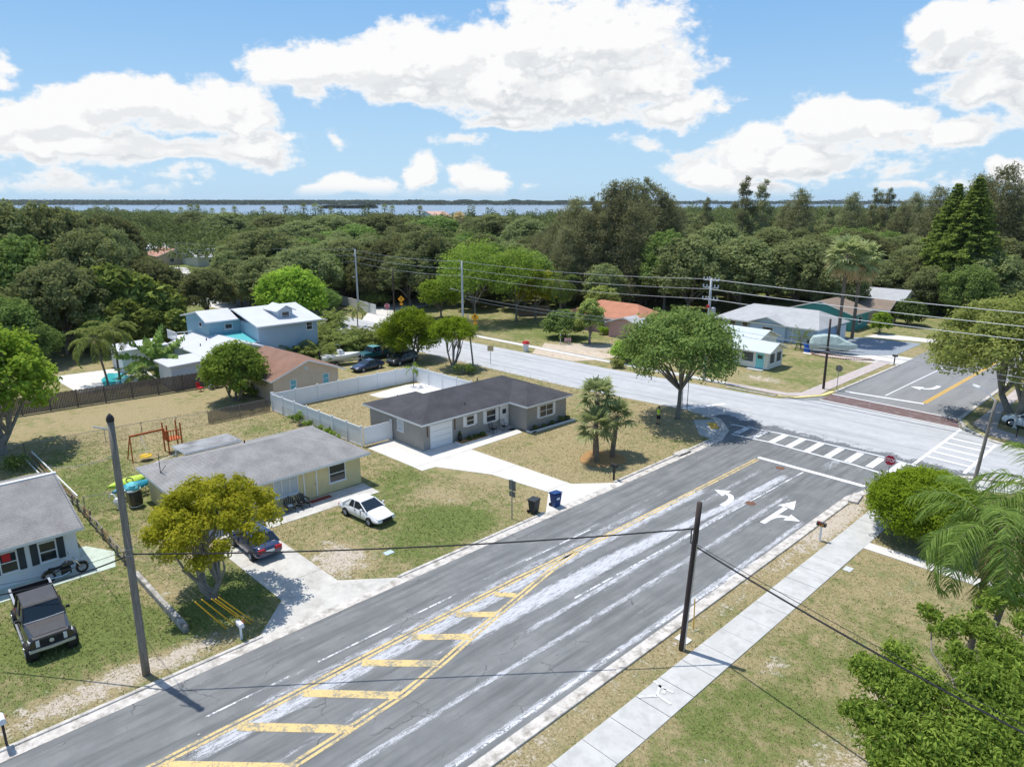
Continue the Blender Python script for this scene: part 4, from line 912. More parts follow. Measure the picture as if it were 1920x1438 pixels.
# palms
def frond(r, base, az, elev, length, droop, nl, ll, lw, curl=.25, vee=.5, taper=True):
    """feather frond: list of quads (n,4,3) and the rachis line"""
    s = np.linspace(0, 1, 14); ang = elev - droop*s**1.3
    dx = np.cumsum(np.cos(ang))*length/14; dz = np.cumsum(np.sin(ang))*length/14
    ca, sa = math.cos(az), math.sin(az)
    line = np.stack([base[0]+ca*dx, base[1]+sa*dx, base[2]+dz], 1)
    t = np.linspace(.14, 1, nl); pts = np.stack([np.interp(t, s, line[:, i]) for i in range(3)], 1)
    tg = np.stack([np.interp(t, s, np.gradient(line[:, i])) for i in range(3)], 1); tg /= np.linalg.norm(tg, axis=1, keepdims=True)
    side = np.array([-sa, ca, 0.]); Q = []
    prof = np.sin(np.clip(t, .05, .97)*math.pi)**.5
    for sg in (-1, 1):
        d = side*sg*(1-.25*t)[:, None] + tg*.55 + np.array([0, 0, 1.])*(-curl + r.uniform(-vee, vee, nl)*.5)[:, None]
        d /= np.linalg.norm(d, axis=1, keepdims=True); l = (ll*prof*r.uniform(.85, 1.1, nl))[:, None]
        w = np.cross(d, rot_rand(r, nl)); w /= np.linalg.norm(w, axis=1, keepdims=True); w *= lw
        midp = pts + d*l*.55; tip = midp + (d + np.array([0, 0, -.65]))*l*.48
        Q.append(np.stack([pts-w*.4, pts+w*.4, midp+w*.5, midp-w*.5], 1)); Q.append(np.stack([midp-w*.5, midp+w*.5, tip+w*.08, tip-w*.08], 1))
    return np.concatenate(Q), line
def make_palm(name, label, seed, H, nf, fl, lm, bark, r0=.13, nl=26, ll=.55, lw=.06, lean=(0,0), group=None, loc=(0,0,0), droop=1.9, e0=1.25, dead=0, bulge=1.0, cat='palm tree', vee=.5):
    r = np.random.default_rng(seed); root = thing(name, label, cat, loc, 0, group)
    top = Vector((lean[0], lean[1], H)); tb = MB()
    n = 9; tb.tube([Vector((lean[0]*(i/n)**1.6, lean[1]*(i/n)**1.6, -.15+(H+.15)*i/n)) for i in range(n+1)], [r0*(1.35 if i == 0 else 1.0 + .15*(bulge-1)*math.sin(i) - .25*i/n) for i in range(n+1)], 9)
    Q = []
    for i in range(nf):
        u = (i+.5)/nf; az = i*2.39996+r.uniform(-.25,.25); el = e0-1.65*u+r.uniform(-.12,.12)
        q, line = frond(r, (top.x+math.cos(az)*.08, top.y+math.sin(az)*.08, top.z+.15*(1-u)), az, el, fl*r.uniform(.85,1.1), droop*(.75+.35*u), nl, ll, lw, .2+.25*u, vee)
        Q.append(q); tb.tube([tuple(p) for p in line[::3]], [.035,.028,.02,.012,.006][:len(line[::3])], 4, cap=False)
    tb.build('trunk', bark, root, smooth=True)
    Q = np.concatenate(Q); crown_obj('crown', Q.reshape(-1, 3), np.clip(r.normal(.45,.25,len(Q)),0,1), lm, root)
    if dead:
        D = []
        for i in range(dead):
            q, _ = frond(r, (top.x, top.y, top.z-.1), r.uniform(0,6.28), -.5-r.random()*.5, fl*.75, .9, nl, ll*.55, lw*.6, .5); D.append(q)
        D = np.concatenate(D); crown_obj('dead_frond', D.reshape(-1, 3), r.random(len(D)), L_dead, root)
    return root
def fan_leaf(r, base, az, el, pet, rad, nb=18, droop=.5):
    ca, sa = math.cos(az), math.sin(az); d = np.array([ca*math.cos(el), sa*math.cos(el), math.sin(el)]); s = np.array([-sa, ca, 0]); nrm = np.cross(d, s)
    hub = np.array(base)+d*pet; Q = []
    for i in range(nb):
        a = -2.0+4.0*i/(nb-1); bd = d*math.cos(a)+s*math.sin(a)+nrm*r.uniform(-.12,.12); bd /= np.linalg.norm(bd); l = rad*(.78+.22*math.cos(a))*r.uniform(.88,1.08)
        w = np.cross(bd, nrm)*rad*.075; m = hub+bd*l*.6; t = m+(bd+np.array([0,0,-droop*r.uniform(.7,1.3)]))*l*.42
        Q.append([hub-w*.4, hub+w*.4, m+w, m-w]); Q.append([m-w, m+w, t+w*.15, t-w*.15])
    return np.array(Q), hub
def make_fanpalm(name, label, seed, H, nf, pet, rad, lm, bark, r0=.16, group=None, loc=(0,0,0), skirt=0, lean=(0,0), nb=18, droop=.5, trunk_mat2=None):
    r = np.random.default_rng(seed); root = thing(name, label, 'palm tree', loc, 0, group); tb = MB(); n = 12
    tb.tube([(lean[0]*(i/n)**1.5, lean[1]*(i/n)**1.5, -.15+(H+.15)*i/n) for i in range(n+1)], [r0*(1.0+.18*r.random()) for i in range(n+1)], 10)
    Q = []
    for i in range(nf):
        u = (i+.5)/nf; az = i*2.39996+r.uniform(-.3,.3); el = 1.35-2.0*u
        q, hub = fan_leaf(r, (lean[0], lean[1], H), az, el, pet*r.uniform(.8,1.1), rad*r.uniform(.85,1.1), nb, droop); Q.append(q); tb.tube([(lean[0], lean[1], H), tuple(hub)], [.022,.012], 4, cap=False)
    tb.build('trunk', bark, root, smooth=True); Q = np.concatenate(Q)
    crown_obj('crown', Q.reshape(-1, 3), np.clip(r.normal(.5,.25,len(Q)),0,1), lm, root)
    if skirt:
        D = []
        for i in range(skirt):
            q, _ = fan_leaf(r, (lean[0], lean[1], H-.2-r.random()*.6), r.uniform(0,6.28), .1-r.random()*1.1, pet*.85, rad*.8, 12, .9); D.append(q)
        D = np.concatenate(D); crown_obj('dead_skirt', D.reshape(-1, 3), r.random(len(D)), L_dead, root)
    return root
# ------------------------------------------------------------------ trees, each where it stands
def height_at(px, py_base, py_top, z0=0.):
    x, y = ground(px, py_base, z0); c, s = math.cos(YAW), math.sin(YAW)
    f = -x*s + y*c; b = -(py_top-CY)/F_PX
    # elevation of the top ray at the same forward distance
    F = math.cos(PITCH)+b*math.sin(PITCH); U = -math.sin(PITCH)+b*math.cos(PITCH)
    return CAM_H + U/F*f
def width_at(px, py_base, wpx):
    x, y = ground(px, py_base); c, s = math.cos(YAW), math.sin(YAW); f = -x*s+y*c
    return wpx*f*math.cos(PITCH)/F_PX*1.02
RN = random.Random(11)

# --- single trees near the street
make_tree('shade_tree', 'leafy green shade tree with one dark trunk on the street corner', 'tree', 3, 11.2, 6.6, 3.4, 44, 1.1, 2.0, 30000, .30, .16, L_oakg, B_oak, .24, loc=(-36.2,57.8,0), fork=3.0, nbr=14, shell=.5)
make_tree('street_tree', 'yellow green tree with a forked trunk beside the concrete driveway', 'tree', 5, 6.9, 3.8, 2.2, 40, .45, .95, 24000, .22, .10, L_yell, B_grey, .17, shift=(.1,.5), loc=(-35.8,11.8,0), fork=1.3, stems=3, spread=.3, nbr=7, shell=.5)
g = ground(22, 856); make_tree('garden_tree', 'bright light green tree with pale trunks at the chain link fence', 'tree', 8, 11.2, 5.6, 2.4, 40, 1.0, 1.9, 24000, .36, .24, L_bright, B_grey, .3, loc=(g[0]-1.5,g[1]-.6,0), fork=2.0, stems=3, spread=.5, nbr=6)
make_tree('domed_tree', 'large dome shaped green tree over the black car by the cross street', 'tree', 12, 7.2, 4.5, .3, 46, .8, 1.4, 30000, .24, .13, L_hedge, B_grey, .2, loc=(-76.5,54.6,0), fork=1.2, stems=3, spread=.5, nbr=6, shell=.4)
make_tree('domed_tree', 'smaller dome shaped tree on many bare stems beside the cross street', 'tree', 13, 6.8, 3.2, 3.0, 34, .65, 1.1, 17000, .22, .12, L_hedge, B_grey, .12, loc=(-68.5,55.6,0), fork=2.2, stems=6, spread=.42, nbr=5, shell=.4)
g = ground(440, 752); make_tree('bushy_tree', 'dense dark green bushy tree between the wooden fence and the tan house', 'tree', 14, 6.6, 3.5, .4, 40, .8, 1.4, 16000, .36, .18, L_fig, B_oak, .15, loc=(g[0],g[1]+.3,0), fork=.8, stems=3, spread=.5, nbr=5)
g = ground(552, 628); make_tree('round_tree', 'round light green tree standing behind the blue dormer house', 'tree', 15, height_at(552,628,500), width_at(552,628,140)/2, 2, 36, 1.3, 2.4, 15000, .5, .28, L_bright, B_oak, .3, loc=(g[0],g[1],0))
for i, (px, pb, pt, wp, lm, lb) in enumerate([
    (892,606,446,165,L_fig,'big fresh green tree rising behind the tall light pole'),(968,604,462,140,L_fig,'spreading green tree with visible trunk on the shaded empty lot'),
    (828,598,520,90,L_bright,'vivid light green tree beside the pole at the cross street'),(1004,600,500,86,L_yell,'yellowish green tree next to the queen palm on the empty lot'),
    (1128,606,535,72,L_olive,'small olive green tree in front of the orange roof'),(1058,634,580,90,L_dark,'dark rounded bush at the edge of the empty lot'),
    (1180,676,636,86,L_fig,'low spreading bush beside the white pickup across the street'),(705,575,545,60,L_oakg,'small green tree beside the wooden pole at the far corner'),
    (1105,645,560,60,L_olive,'thin leaning tree by the sandy drive before the orange roof'),(1650,626,584,38,L_bright,'bright green bush beside the gravel lot and teal house'),
    (470,580,500,110,L_oakg,'dark spreading tree at the bend of the far street'),(1700,610,560,70,L_dark,'dark green bush at the side of the pale roofed house')]):
    g = ground(px, pb); H = height_at(px, pb, pt); Wd = width_at(px, pb, wp)/2; bush = 'bush' in lb
    make_tree('bush' if bush else 'yard_tree', lb, 'bush' if bush else 'tree', 40+i, H, Wd, .2 if bush else H*.22, 26, Wd*.22, Wd*.4, 9000 if Wd > 3 else 5000, .42, .22, lm, B_oak, .1 if bush else .2, loc=(g[0],g[1],0), nbr=8)
# clipped evergreen at the corner opposite
g = ground(1722, 1012)
make_tree('clipped_bush', 'huge dense rounded bright green bush at the end of the sidewalk', 'bush', 21, 4.7, 3.75, .0, 120, .6, 1.0, 100000, .15, .075, L_hedge, B_oak, .18, loc=(g[0]+.1,g[1]+.2,0), fork=.8, nbr=10, shell=.25, up=.3)
# wide olive oak over the road
make_tree('live_oak', 'wide olive green oak leaning over the far road and yellow line', 'tree', 23, 12.6, 8.8, 2.6, 60, 1.2, 2.4, 46000, .36, .18, L_olive, B_grey, .35, loc=(*ground(1935,640,8),0), fork=2.4, stems=3, spread=.8, nbr=8)
make_tree('live_oak', 'second olive oak behind the wide one beside the far road', 'tree', 24, 11.0, 6.5, 2.6, 40, 1.3, 2.4, 20000, .4, .2, L_olive, B_grey, .35, loc=(-11,118,0), fork=2.4, nbr=12)
# near tree in the bottom corner
def near_tree():
    r = np.random.default_rng(77); g = ground(1800, 1545); root = thing('glossy_tree', 'glossy green leaved tree with pale twigs close by the lawn corner', 'tree', (g[0], g[1], 0))
    tb = MB(); C = []; S = []
    spots = [(1640,1270,3.9,.8),(1690,1235,4.2,.7),(1610,1330,3.6,.6),(1700,1330,3.7,.9),(1760,1300,4.0,.8),(1660,1400,3.3,.9),(1740,1400,3.4,1.0),(1820,1370,3.6,1.0),(1850,1290,4.3,.9),(1780,1180,4.9,.55),(1745,1150,5.0,.45),(1830,1170,5.0,.6),
             (1880,1210,4.8,.8),(1900,1120,5.4,.7),(1860,1130,5.4,.5),(1910,1350,3.8,1.0),(1905,1430,3.2,1.0),(1800,1450,3.0,1.1),(1700,1470,2.7,1.0),(1945,1250,4.7,.9),(1620,1250,4.0,.5),(1720,1280,4.1,.6),(1950,1400,3.4,1.),(1860,1440,3.2,1.),(1930,1170,5.2,.6),(1690,1290,3.9,.8),(1780,1400,3.3,1.0),(1840,1340,3.8,1.0),(1650,1340,3.6,.7),(1880,1260,4.4,.9),(1800,1240,4.3,.7)]
    for px, py, z, rr in spots:
        x, y = ground(px, py, z); C.append((x-g[0], y-g[1], z)); S.append(rr*1.05)
    for c, rr in zip(list(C), list(S)):
        for _ in range(3):
            d = rot_rand(r, 1)[0]*rr*.9; C.append((c[0]+d[0], c[1]+d[1], c[2]+d[2]*.6)); S.append(rr*.5)
    branchy(tb, r, (0,0,0), (0,0,1.4), [C[i] for i in range(25)], .16, wob=.35); tb.build('trunk', B_pale, root, smooth=True)
    V, t = clump_leaves(r, C, S, 60000, .20, .072, .8, .45, .05, .25, tv=.9); crown_obj('crown', V, t, L_fig, root)
near_tree()

# --- palms by name
make_fanpalm('cabbage_palm', 'tallest of the three cabbage palms on the dry corner lawn', 31, 5.1, 19, 1.05, 1.2, L_sabal, B_sabal, .2, loc=(-35.3,43.9,0), lean=(-.2,.3))
make_fanpalm('cabbage_palm', 'shorter cabbage palm nearest the street in its mulch bed', 32, 3.05, 18, 1.0, 1.15, L_sabal, B_sabal, .21, loc=(-34.2,42.75,0), lean=(-.15,-.15))
make_fanpalm('cabbage_palm', 'cabbage palm leaning towards the corner tree beside two others', 33, 3.35, 18, 1.0, 1.15, L_sabal, B_sabal, .2, loc=(-34.05,44.65,0), lean=(-.2,.75))
q = MB(); q.sheet([(-34.4+1.9*math.cos(a)*(1+.12*math.sin(3*a)), 43.7+2.0*math.sin(a)) for a in np.linspace(0, 6.2, 22)], .03); tag(q.build('mulch', M_mulch), kind='stuff')
g = ground(1812, 1258); make_palm('queen_palm', 'tall queen palm with drooping feathery fronds in front of the clipped bush', 34, height_at(1812,1258,1000), 24, 4.2, L_queen, B_palm, .15, 70, .95, .04, loc=(g[0],g[1],0), droop=2.3, e0=1.25, dead=3, vee=.9)
g = ground(1846, 1236); make_palm('queen_palm', 'second queen palm standing behind the first near the glossy tree', 35, height_at(1846,1236,940), 22, 4.0, L_queen, B_palm, .15, 62, .9, .04, loc=(g[0],g[1],0), lean=(1.2,.6), droop=2.2, dead=2, vee=.9)
make_palm('coconut_palm', 'curved coconut palm at the pool behind the wooden fence', 36, 5.2, 16, 3.6, L_palm, B_palm, .13, 26, .75, .09, lean=(-1.1,-.6), loc=(-89.6,20.9,0), droop=1.8)
make_palm('coconut_palm', 'upright coconut palm at the pool next to the low white house', 37, 5.9, 16, 3.5, L_palm, B_palm, .13, 26, .75, .09, lean=(-.2,0), loc=(-92.0,22.8,0), droop=2.0)
make_palm('travellers_palm', 'broad leaved upright palm in front of the white metal roof', 38, 1.6, 15, 4.6, L_oakg, B_palm, .2, 12, .75, .75, loc=(-90.0,26.6,0), droop=.9, e0=1.5, vee=.2)
make_palm('garden_palm', 'low bushy palm along the wooden fence by the pool', 39, .7, 16, 2.6, L_palm, B_palm, .1, 22, .6, .09, loc=(-88.6,24.1,0), droop=1.8, e0=1.4)
g = ground(1050, 612); make_palm('queen_palm', 'queen palm with hanging fronds at the back of the empty lot', 41, height_at(1050,612,535), 20, 4.2, L_queen, B_palm, .2, 30, .9, .08, loc=(g[0],g[1],0), droop=2.3)
g = ground(690, 618); make_palm('young_palm', 'young palm at the bend of the cross street by the hedge', 42, 3.0, 12, 2.2, L_palm, B_palm, .1, 20, .5, .07, loc=(-103.5,63.2,0), droop=1.8)
make_palm('young_palm', 'tiny palm sapling against the inner corner of the white fence', 43, 2.1, 9, 1.1, L_bright, B_palm, .05, 14, .3, .05, loc=(-64.4,46.3,0), droop=1.6)
g = ground(1556, 640); make_palm('young_palm', 'spiky palm beside the garage and the blue bin', 44, 1.2, 16, 2.6, L_oakg, B_palm, .12, 14, .35, .08, loc=(-42.6,99.6,0), droop=1.1, e0=1.45)
for (px, pb, pt, lb, sd) in ((1570,642,482,'washingtonia palm with brown skirt standing before the blue house','a'),(1597,636,490,'washingtonia palm with large dead brown skirt beside its twin','b')):
    g = ground(px, pb); make_fanpalm('washingtonia_palm', lb, 46 + (sd == 'b'), height_at(px,pb,pt), 34, 2.0, 1.9, L_sabal, B_palm, .22, loc=(g[0],g[1],0), skirt=24 if sd == 'a' else 40)
# areca hedge: clumps of arching fronds
areca = None
for i, (px, pb, s) in enumerate([(498,668,1.),(538,676,.9),(585,660,1.1),(602,682,.95),(640,664,1.05),(668,650,.9),(735,655,.95),(610,640,1.0),(625,612,.9),(562,655,.9),(715,640,.8),(480,690,.9),(520,650,1.),(550,680,1.),(575,672,.9),(685,655,1.),(720,660,1.),(500,645,.9),(615,660,1.)]):
    g = ground(px, pb)
    if areca is None:
        areca = make_palm('areca_clump', 'feathery golden green palm clump in the hedge behind the tan house', 50, .5, 46, 3.4, L_palm, B_palm, .22, 26, .75, .12, loc=(g[0],g[1],0), group='areca palms in the hedge', droop=1.5, e0=1.5)
    else: dup(areca, (g[0], g[1], 0), i*1.3, s)
# big leaved palms: dark clump behind the pool
fish = None
for i, (px, pb, pt) in enumerate([(160,652,556),(215,650,517),(268,645,532),(312,640,548),(118,655,575),(240,660,575),(190,665,590),(290,660,590),(335,650,590)]):
    g = ground(px, pb); H = height_at(px, pb, pt)*1.15
    if fish is None: fish = make_tree('fishtail_palm', 'dark large leaved palm in the jungle behind the pool', 'palm tree', 60, 10, 4.2, .5, 34, 1.2, 2.0, 5200, 1.25, .55, L_fish, B_palm, .2, group='dark palms behind the pool', loc=(g[0],g[1],0), droop=.6, up=.9); fish.scale = (H/10,)*3
    else: dup(fish, (g[0], g[1], 0), i*2.1, H/10)

# --- casuarinas and norfolk pines
cas = []
def plant_cas(px, pb, pt, label, group, k, thin=.0):
    g = ground(px, pb); H = height_at(px, pb, pt)
    if len(cas) < 4:
        sp = (1.0, 1.25, .62, .9)[len(cas)]
        o = make_casuarina('casuarina_pine', label, 70+len(cas), 22, (6.6,7.2,3.6,7.2)[len(cas)], (15000,17000,6000,17000)[len(cas)], group, (g[0],g[1],0), sp); cas.append(o); o.scale = (H/22,)*3; return o
    return dup(cas[k % 4], (g[0], g[1], 0), px*.37, H/22, label, group)
for i, (px, pb, pt) in enumerate([(1052,560,402),(1078,566,376),(1110,566,368),(1030,550,425),(1142,570,352),(1168,570,344),(1196,566,332),(1216,560,345),(1240,560,372),(1095,572,400),(1130,575,390),(1180,576,380),(1010,545,440),(1060,575,430),(1210,572,400)]):
    plant_cas(px, pb, pt, 'tall grey green casuarina in the dark stand behind the orange roof', 'casuarina stand behind the orange roof', i)
for i, (px, pb, pt) in enumerate([(1385,520,330),(1418,520,336),(1490,510,362),(1318,500,370),(1585,500,368),(1628,500,352),(1650,505,352),(1465,505,385),(1545,500,385),(1700,505,368),(1740,520,352),(1270,500,395),(1680,510,385),(1770,520,362)]):
    plant_cas(px, pb, pt, 'thin ragged casuarina sticking up from the wood beyond the blue house', 'casuarinas above the wood beyond the blue house', [2, 2, 0, 2, 0, 2, 2, 0, 2, 0, 3, 0, 0, 3][i])
for px, pb, pt, lb in ((1850,560,312,'tallest broad casuarina behind the two cone shaped pines'),(1893,560,342,'casuarina beside the broad one at the edge of the street'),(1810,550,330,'slender casuarina rising between the cone shaped pines'),(1940,560,360,'bluish casuarina at the frame edge beyond the olive oak')):
    plant_cas(px, pb, pt, lb, None, 3)
g = ground(1797, 588); make_norfolk('norfolk_pine', 'tall cone shaped norfolk pine, front one of the two', 81, height_at(1797,588,328), 9.2, (g[0],g[1],0), 80000)
g = ground(1762, 580); make_norfolk('norfolk_pine', 'slimmer norfolk pine partly behind its taller twin', 82, height_at(1762,580,340), 8.6, (g[0],g[1],0), 64000)

# --- the wood beyond: oak prototypes, then copies
OAK_L = 'rounded dull green oak in the dense wood beyond the houses'; OAK_G = 'oaks of the dense wood'
oaks = []
for i, (H, Rw, lm, n) in enumerate([(10,5.4,L_oak,27000),(10,6.0,L_oak,30000),(10,4.8,L_oakg,24000),(10,5.6,L_oak,28000),(10,5.0,L_oak,26000)]):
    o = make_tree('oak_tree', OAK_L, 'tree', 90+i, H, Rw, 1.4, 52, .75, 1.6, n, .31, .22, lm, B_oak, .25, OAK_G, flat=.8, shell=.3, nbr=7, up=.35); oaks.append(o)
placed = []
def plant_oak(x, y, H, Wd=None, label=None, group=None):
    k = len(placed); p = oaks[k % 5]; s = H/10; w = (Wd/5.4) if Wd else s*RN.uniform(.9, 1.15)
    if k < 5: p.location = (x, y, 0); p.rotation_euler = (0,0,RN.uniform(0,6.28)); p.scale = (w,w,s); o = p
    else: o = dup(p, (x, y, 0), RN.uniform(0, 6.28), (w, w, s))
    if label: o['label'] = label
    if group: o['group'] = group
    placed.append((x, y, w*5)); return o
EDGE = [(18,640,368,210),(118,626,384,190),(62,650,440,200),(182,640,432,170),(222,600,425,130),(215,560,402,150),(128,664,490,170),(28,690,555,150),(-40,650,390,200),(80,600,400,180),(10,600,400,160),(-60,690,520,180),(70,690,600,120)]
for px, pb, pt, wp in EDGE:
    g = ground(px, pb); plant_oak(g[0], g[1], height_at(px,pb,pt), width_at(px,pb,wp)/2, 'large olive grey oak in the tall thicket beside the pool', 'oaks of the thicket beside the pool')
for px, pb, pt, wp in [(1290,588,442,170),(1390,586,446,180),(1490,590,450,170),(1560,596,480,120),(1245,582,430,130),(1340,570,420,150),(1440,566,430,150),(1520,566,440,140),(1640,575,490,120),(1600,560,470,110),(1700,575,480,110),(1735,590,500,90),(1690,540,440,110)]:
    g = ground(px, pb); plant_oak(g[0], g[1], height_at(px,pb,pt), width_at(px,pb,wp)/2, 'broad dark oak right behind the blue ranch house', 'broad oaks behind the blue ranch house')
for px, pb, pt, wp in [(505,560,430,150),(600,570,470,130),(560,560,450,140),(650,560,450,140),(720,568,450,140),(770,576,470,120),(455,520,440,100),(440,570,470,90),(700,572,490,100),(760,560,440,130),(800,570,430,120),(612,590,540,70)]:
    g = ground(px, pb); plant_oak(g[0], g[1], height_at(px,pb,pt), width_at(px,pb,wp)/2, 'dark green oak along the far side of the side street', 'oaks along the side street')
for px, pb, pt, wp in [(430,470,398,110),(520,465,402,125),(620,470,403,115),(720,472,400,125),(820,476,404,115),(920,482,402,125),(365,452,396,90),(985,500,408,110),(570,490,415,120),(670,495,420,120),(770,500,418,120),(1290,480,400,110),(1440,480,402,110),(1560,480,404,100)]:
    g = ground(px, pb); plant_oak(g[0], g[1], height_at(px,pb,pt), width_at(px,pb,wp)/2, 'big crowned oak standing above the lower trees of the wood', 'big crowned oaks of the wood')
OPEN = [(225,452,468,600),(610,800,560,700),(760,1300,582,800),(1230,1700,560,800),(-200,640,602,800),(1700,1800,590,800),(1860,2000,490,560)]
def project(x, y, z=0.):
    c, s = math.cos(YAW), math.sin(YAW); r_ = x*c+y*s; f = -x*s+y*c; u = z-CAM_H
    fw = f*math.cos(PITCH)-u*math.sin(PITCH); up = f*math.sin(PITCH)+u*math.cos(PITCH); return CX+F_PX*r_/fw, CY-F_PX*up/fw
NWOOD = 250
cand = []
for i in range(26000):
    f = RN.uniform(88, 420); r_ = RN.uniform(-.80, .80)*f; cand.append((f, r_))
cand.sort()
gridded = {}
cnt = 0
for f, r_ in cand:
    x, y = fr(f, r_); px, py = project(x, y)
    if px < -120 or px > 2040 or any(a < px < b and c < py < d for a, b, c, d in OPEN) or (-32 < x < -8 and y > 70): continue
    sp = 7.6 + f*.006
    key = (int(x//10), int(y//10))
    if any(math.hypot(x-p[0], y-p[1]) < sp for kx in (-1,0,1) for ky in (-1,0,1) for p in gridded.get((key[0]+kx, key[1]+ky), ())): continue
    if any(math.hypot(x-p[0], y-p[1]) < 5.5 for p in placed[:39]): continue
    gridded.setdefault(key, []).append((x, y)); cnt += 1
    if cnt <= NWOOD: plant_oak(x, y, RN.uniform(8.5, 12.5) + (1.5 if px > 1250 else 0)); last_f = f
print('oaks placed', len(placed), 'to', last_f)

# --- everything farther as one mass
def far_wood():
    r = np.random.default_rng(5); Vs = []; Ts = []; n = 0
    f = np.sqrt(r.uniform((last_f-4)**2, 985**2, 26000)); rr = r.uniform(-.82, .82, 26000)*f
    c, s = math.cos(YAW), math.sin(YAW); px = CX + rr/f*F_PX*1.0
    lim = np.interp(px, [-200,100,300,380,1000,1080,1250,2200], [985,960,820,650,640,800,985,985])
    keep = f < lim; cell = {}
    ok = np.zeros(len(f), bool)
    for i in np.argsort(f):
        if not keep[i]: continue
        sp = 8.6 + f[i]*.009; k = (int(f[i]//10), int(rr[i]//10))
        if any((f[i]-f[j])**2+(rr[i]-rr[j])**2 < sp*sp for a in (-1,0,1) for b in (-1,0,1) for j in cell.get((k[0]+a, k[1]+b), ())): continue
        cell.setdefault(k, []).append(i); ok[i] = True
    f = f[ok]; rr = rr[ok]; px = px[ok]; N = len(f); X = -f*s+rr*c; Y = f*c+rr*s
    H = r.uniform(7, 13.5, N) + np.where(px > 1200, 2.5, 0) + np.where(r.random(N) < .06, 5, 0); Rw = r.uniform(4.2, 9.5, N)
    m = np.where(f < 420, 620, np.where(f < 600, 380, 220)).astype(int)
    idx = np.repeat(np.arange(N), m); K = len(idx)
    d = rot_rand(r, K); d[:, 2] = np.abs(d[:, 2])*1.0 - .15; lump = 1 + .28*np.sin(d[:, 0]*6+idx)*np.sin(d[:, 1]*6+idx*1.7) + .15*np.sin(d[:, 2]*8+idx*.7)
    u = r.random(K)**.22
    P = np.stack([X[idx]+d[:, 0]*Rw[idx]*u*lump, Y[idx]+d[:, 1]*Rw[idx]*u*lump, H[idx]*.45+d[:, 2]*H[idx]*.55*u*lump], 1)
    L = (.6 + f[idx]/800)[:, None]; V = leaves(r, P, d, L, L*.62, .6)
    ct = r.random(N); t = np.clip(-.05+.85*ct[idx]+.35*(r.random(K)-.35), 0, 1)
    print('far wood trees', N, 'leaves', K)
    tag(crown_obj('woods', V, t, L_wood), kind='stuff')
far_wood()
# far palms along the bay
pal = None
for i, (px, f, H) in enumerate([(135,520,17),(165,560,16),(228,600,18),(262,600,17),(375,640,17),(392,630,20),(405,640,19),(430,630,16),(450,600,17),(470,620,18),(520,600,18),(560,610,19),(592,620,21),(612,600,21),(622,610,19),(640,620,17),(735,620,20),(748,610,19),(797,560,19)]):
    x, y = fr(f, (px-CX)/F_PX*f*1.03)
    if pal is None: pal = make_fanpalm('skyline_palm', 'tiny tall palm on the skyline in front of the bay', 110, 13.0, 26, 2.2, 2.1, L_oak, B_palm, .3, 'palms on the skyline by the bay', (x, y, 0), nb=8)
    else: dup(pal, (x, y, 0), i, H/18.5)
g = ground(862, 470); make_fanpalm('skirted_palm', 'single palm with pale brown skirt standing above the wood', 111, height_at(862,470,408), 20, 1.7, 1.6, L_dead, B_palm, .25, None, (g[0], g[1], 0), skirt=20)
# mangrove shores across the water
def shore(name, f0, r0, r1, depth, h, seed, n):
    r = np.random.default_rng(seed); rr = r.uniform(r0, r1, n); ff = f0 + r.random(n)*depth; edge = np.clip(np.minimum(rr-r0, r1-rr)/(.06*(r1-r0)), 0, 1)**.5
    hh = h*edge*(.7+.3*np.sin(rr/71+seed)*np.sin(rr/23+1)); c, s = math.cos(YAW), math.sin(YAW); z = hh*r.random(n)**.5 - .3
    P = np.stack([-ff*s+rr*c, ff*c+rr*s, z], 1); sz = f0/330; V = leaves(r, P, np.tile([0,0,1.], (n,1)), np.full((n,1), sz), np.full((n,1), sz*.7), .6)
    tag(crown_obj(name, V, np.clip(r.normal(.4,.25,n),0,1), L_shore), kind='stuff')
shore('mangrove_shore', 2950, -2700, 350, 500, 24, 2, 42000); shore('mangrove_shore', 3400, -3400, 4200, 300, 21, 4, 42000); shore('mangrove_islet', 1800, -480, -345, 60, 12, 3, 3500)
# ------------------------------------------------------------------ fences
def run_pts(a, b, step):
    a = Vector(a); b = Vector(b); n = max(1, round((b-a).length/step)); return [a+(b-a)*i/n for i in range(n+1)]
h = thing('vinyl_fence', 'white vinyl privacy fence enclosing the back yard of the grey house', 'fence', (-58, 30.3, 0)); o = (-58, 30.3, 0)
def vinyl(a, b):
    P = run_pts(a, b, 2.4)
    for i, p in enumerate(P):
        q = MB(o); q.cbox((p.x,p.y,.96), (.13,.13,1.92)); q.lathe([(.095,0),(.095,.03),(.0,.09)], (p.x,p.y,1.92), 4); q.build('post', M_white, h)
        if i+1 < len(P):
            n = P[i+1]; q = MB(o); d = (n-p).normalized(); s, e = p+d*.065, n-d*.065
            q.bar([tuple(s), tuple(e)], .035, .14, 1.68); q.bar([tuple(s), tuple(e)], .07, 1.681, 1.82); q.bar([tuple(s), tuple(e)], .07, .05, .139); q.build('panel', M_white, h)
vinyl((-50.9,30.85), (-66.75,30.15)); vinyl((-66.7,30.3), (-66.4,47.8)); vinyl((-66.25,47.85), (-53.6,48.1))
q = MB(o); q.bar([(-50.8,31.0),(-50.75,33.75)], .05, .12, 1.75); q.box(-50.87,-50.69,33.76,33.92,0,1.9); q.build('gate', M_white, h)
h = thing('wooden_fence', 'weathered brown board fence between the lawn and the pool', 'fence', (-81.5, 22, 0)); o = (-81.5, 22, 0)
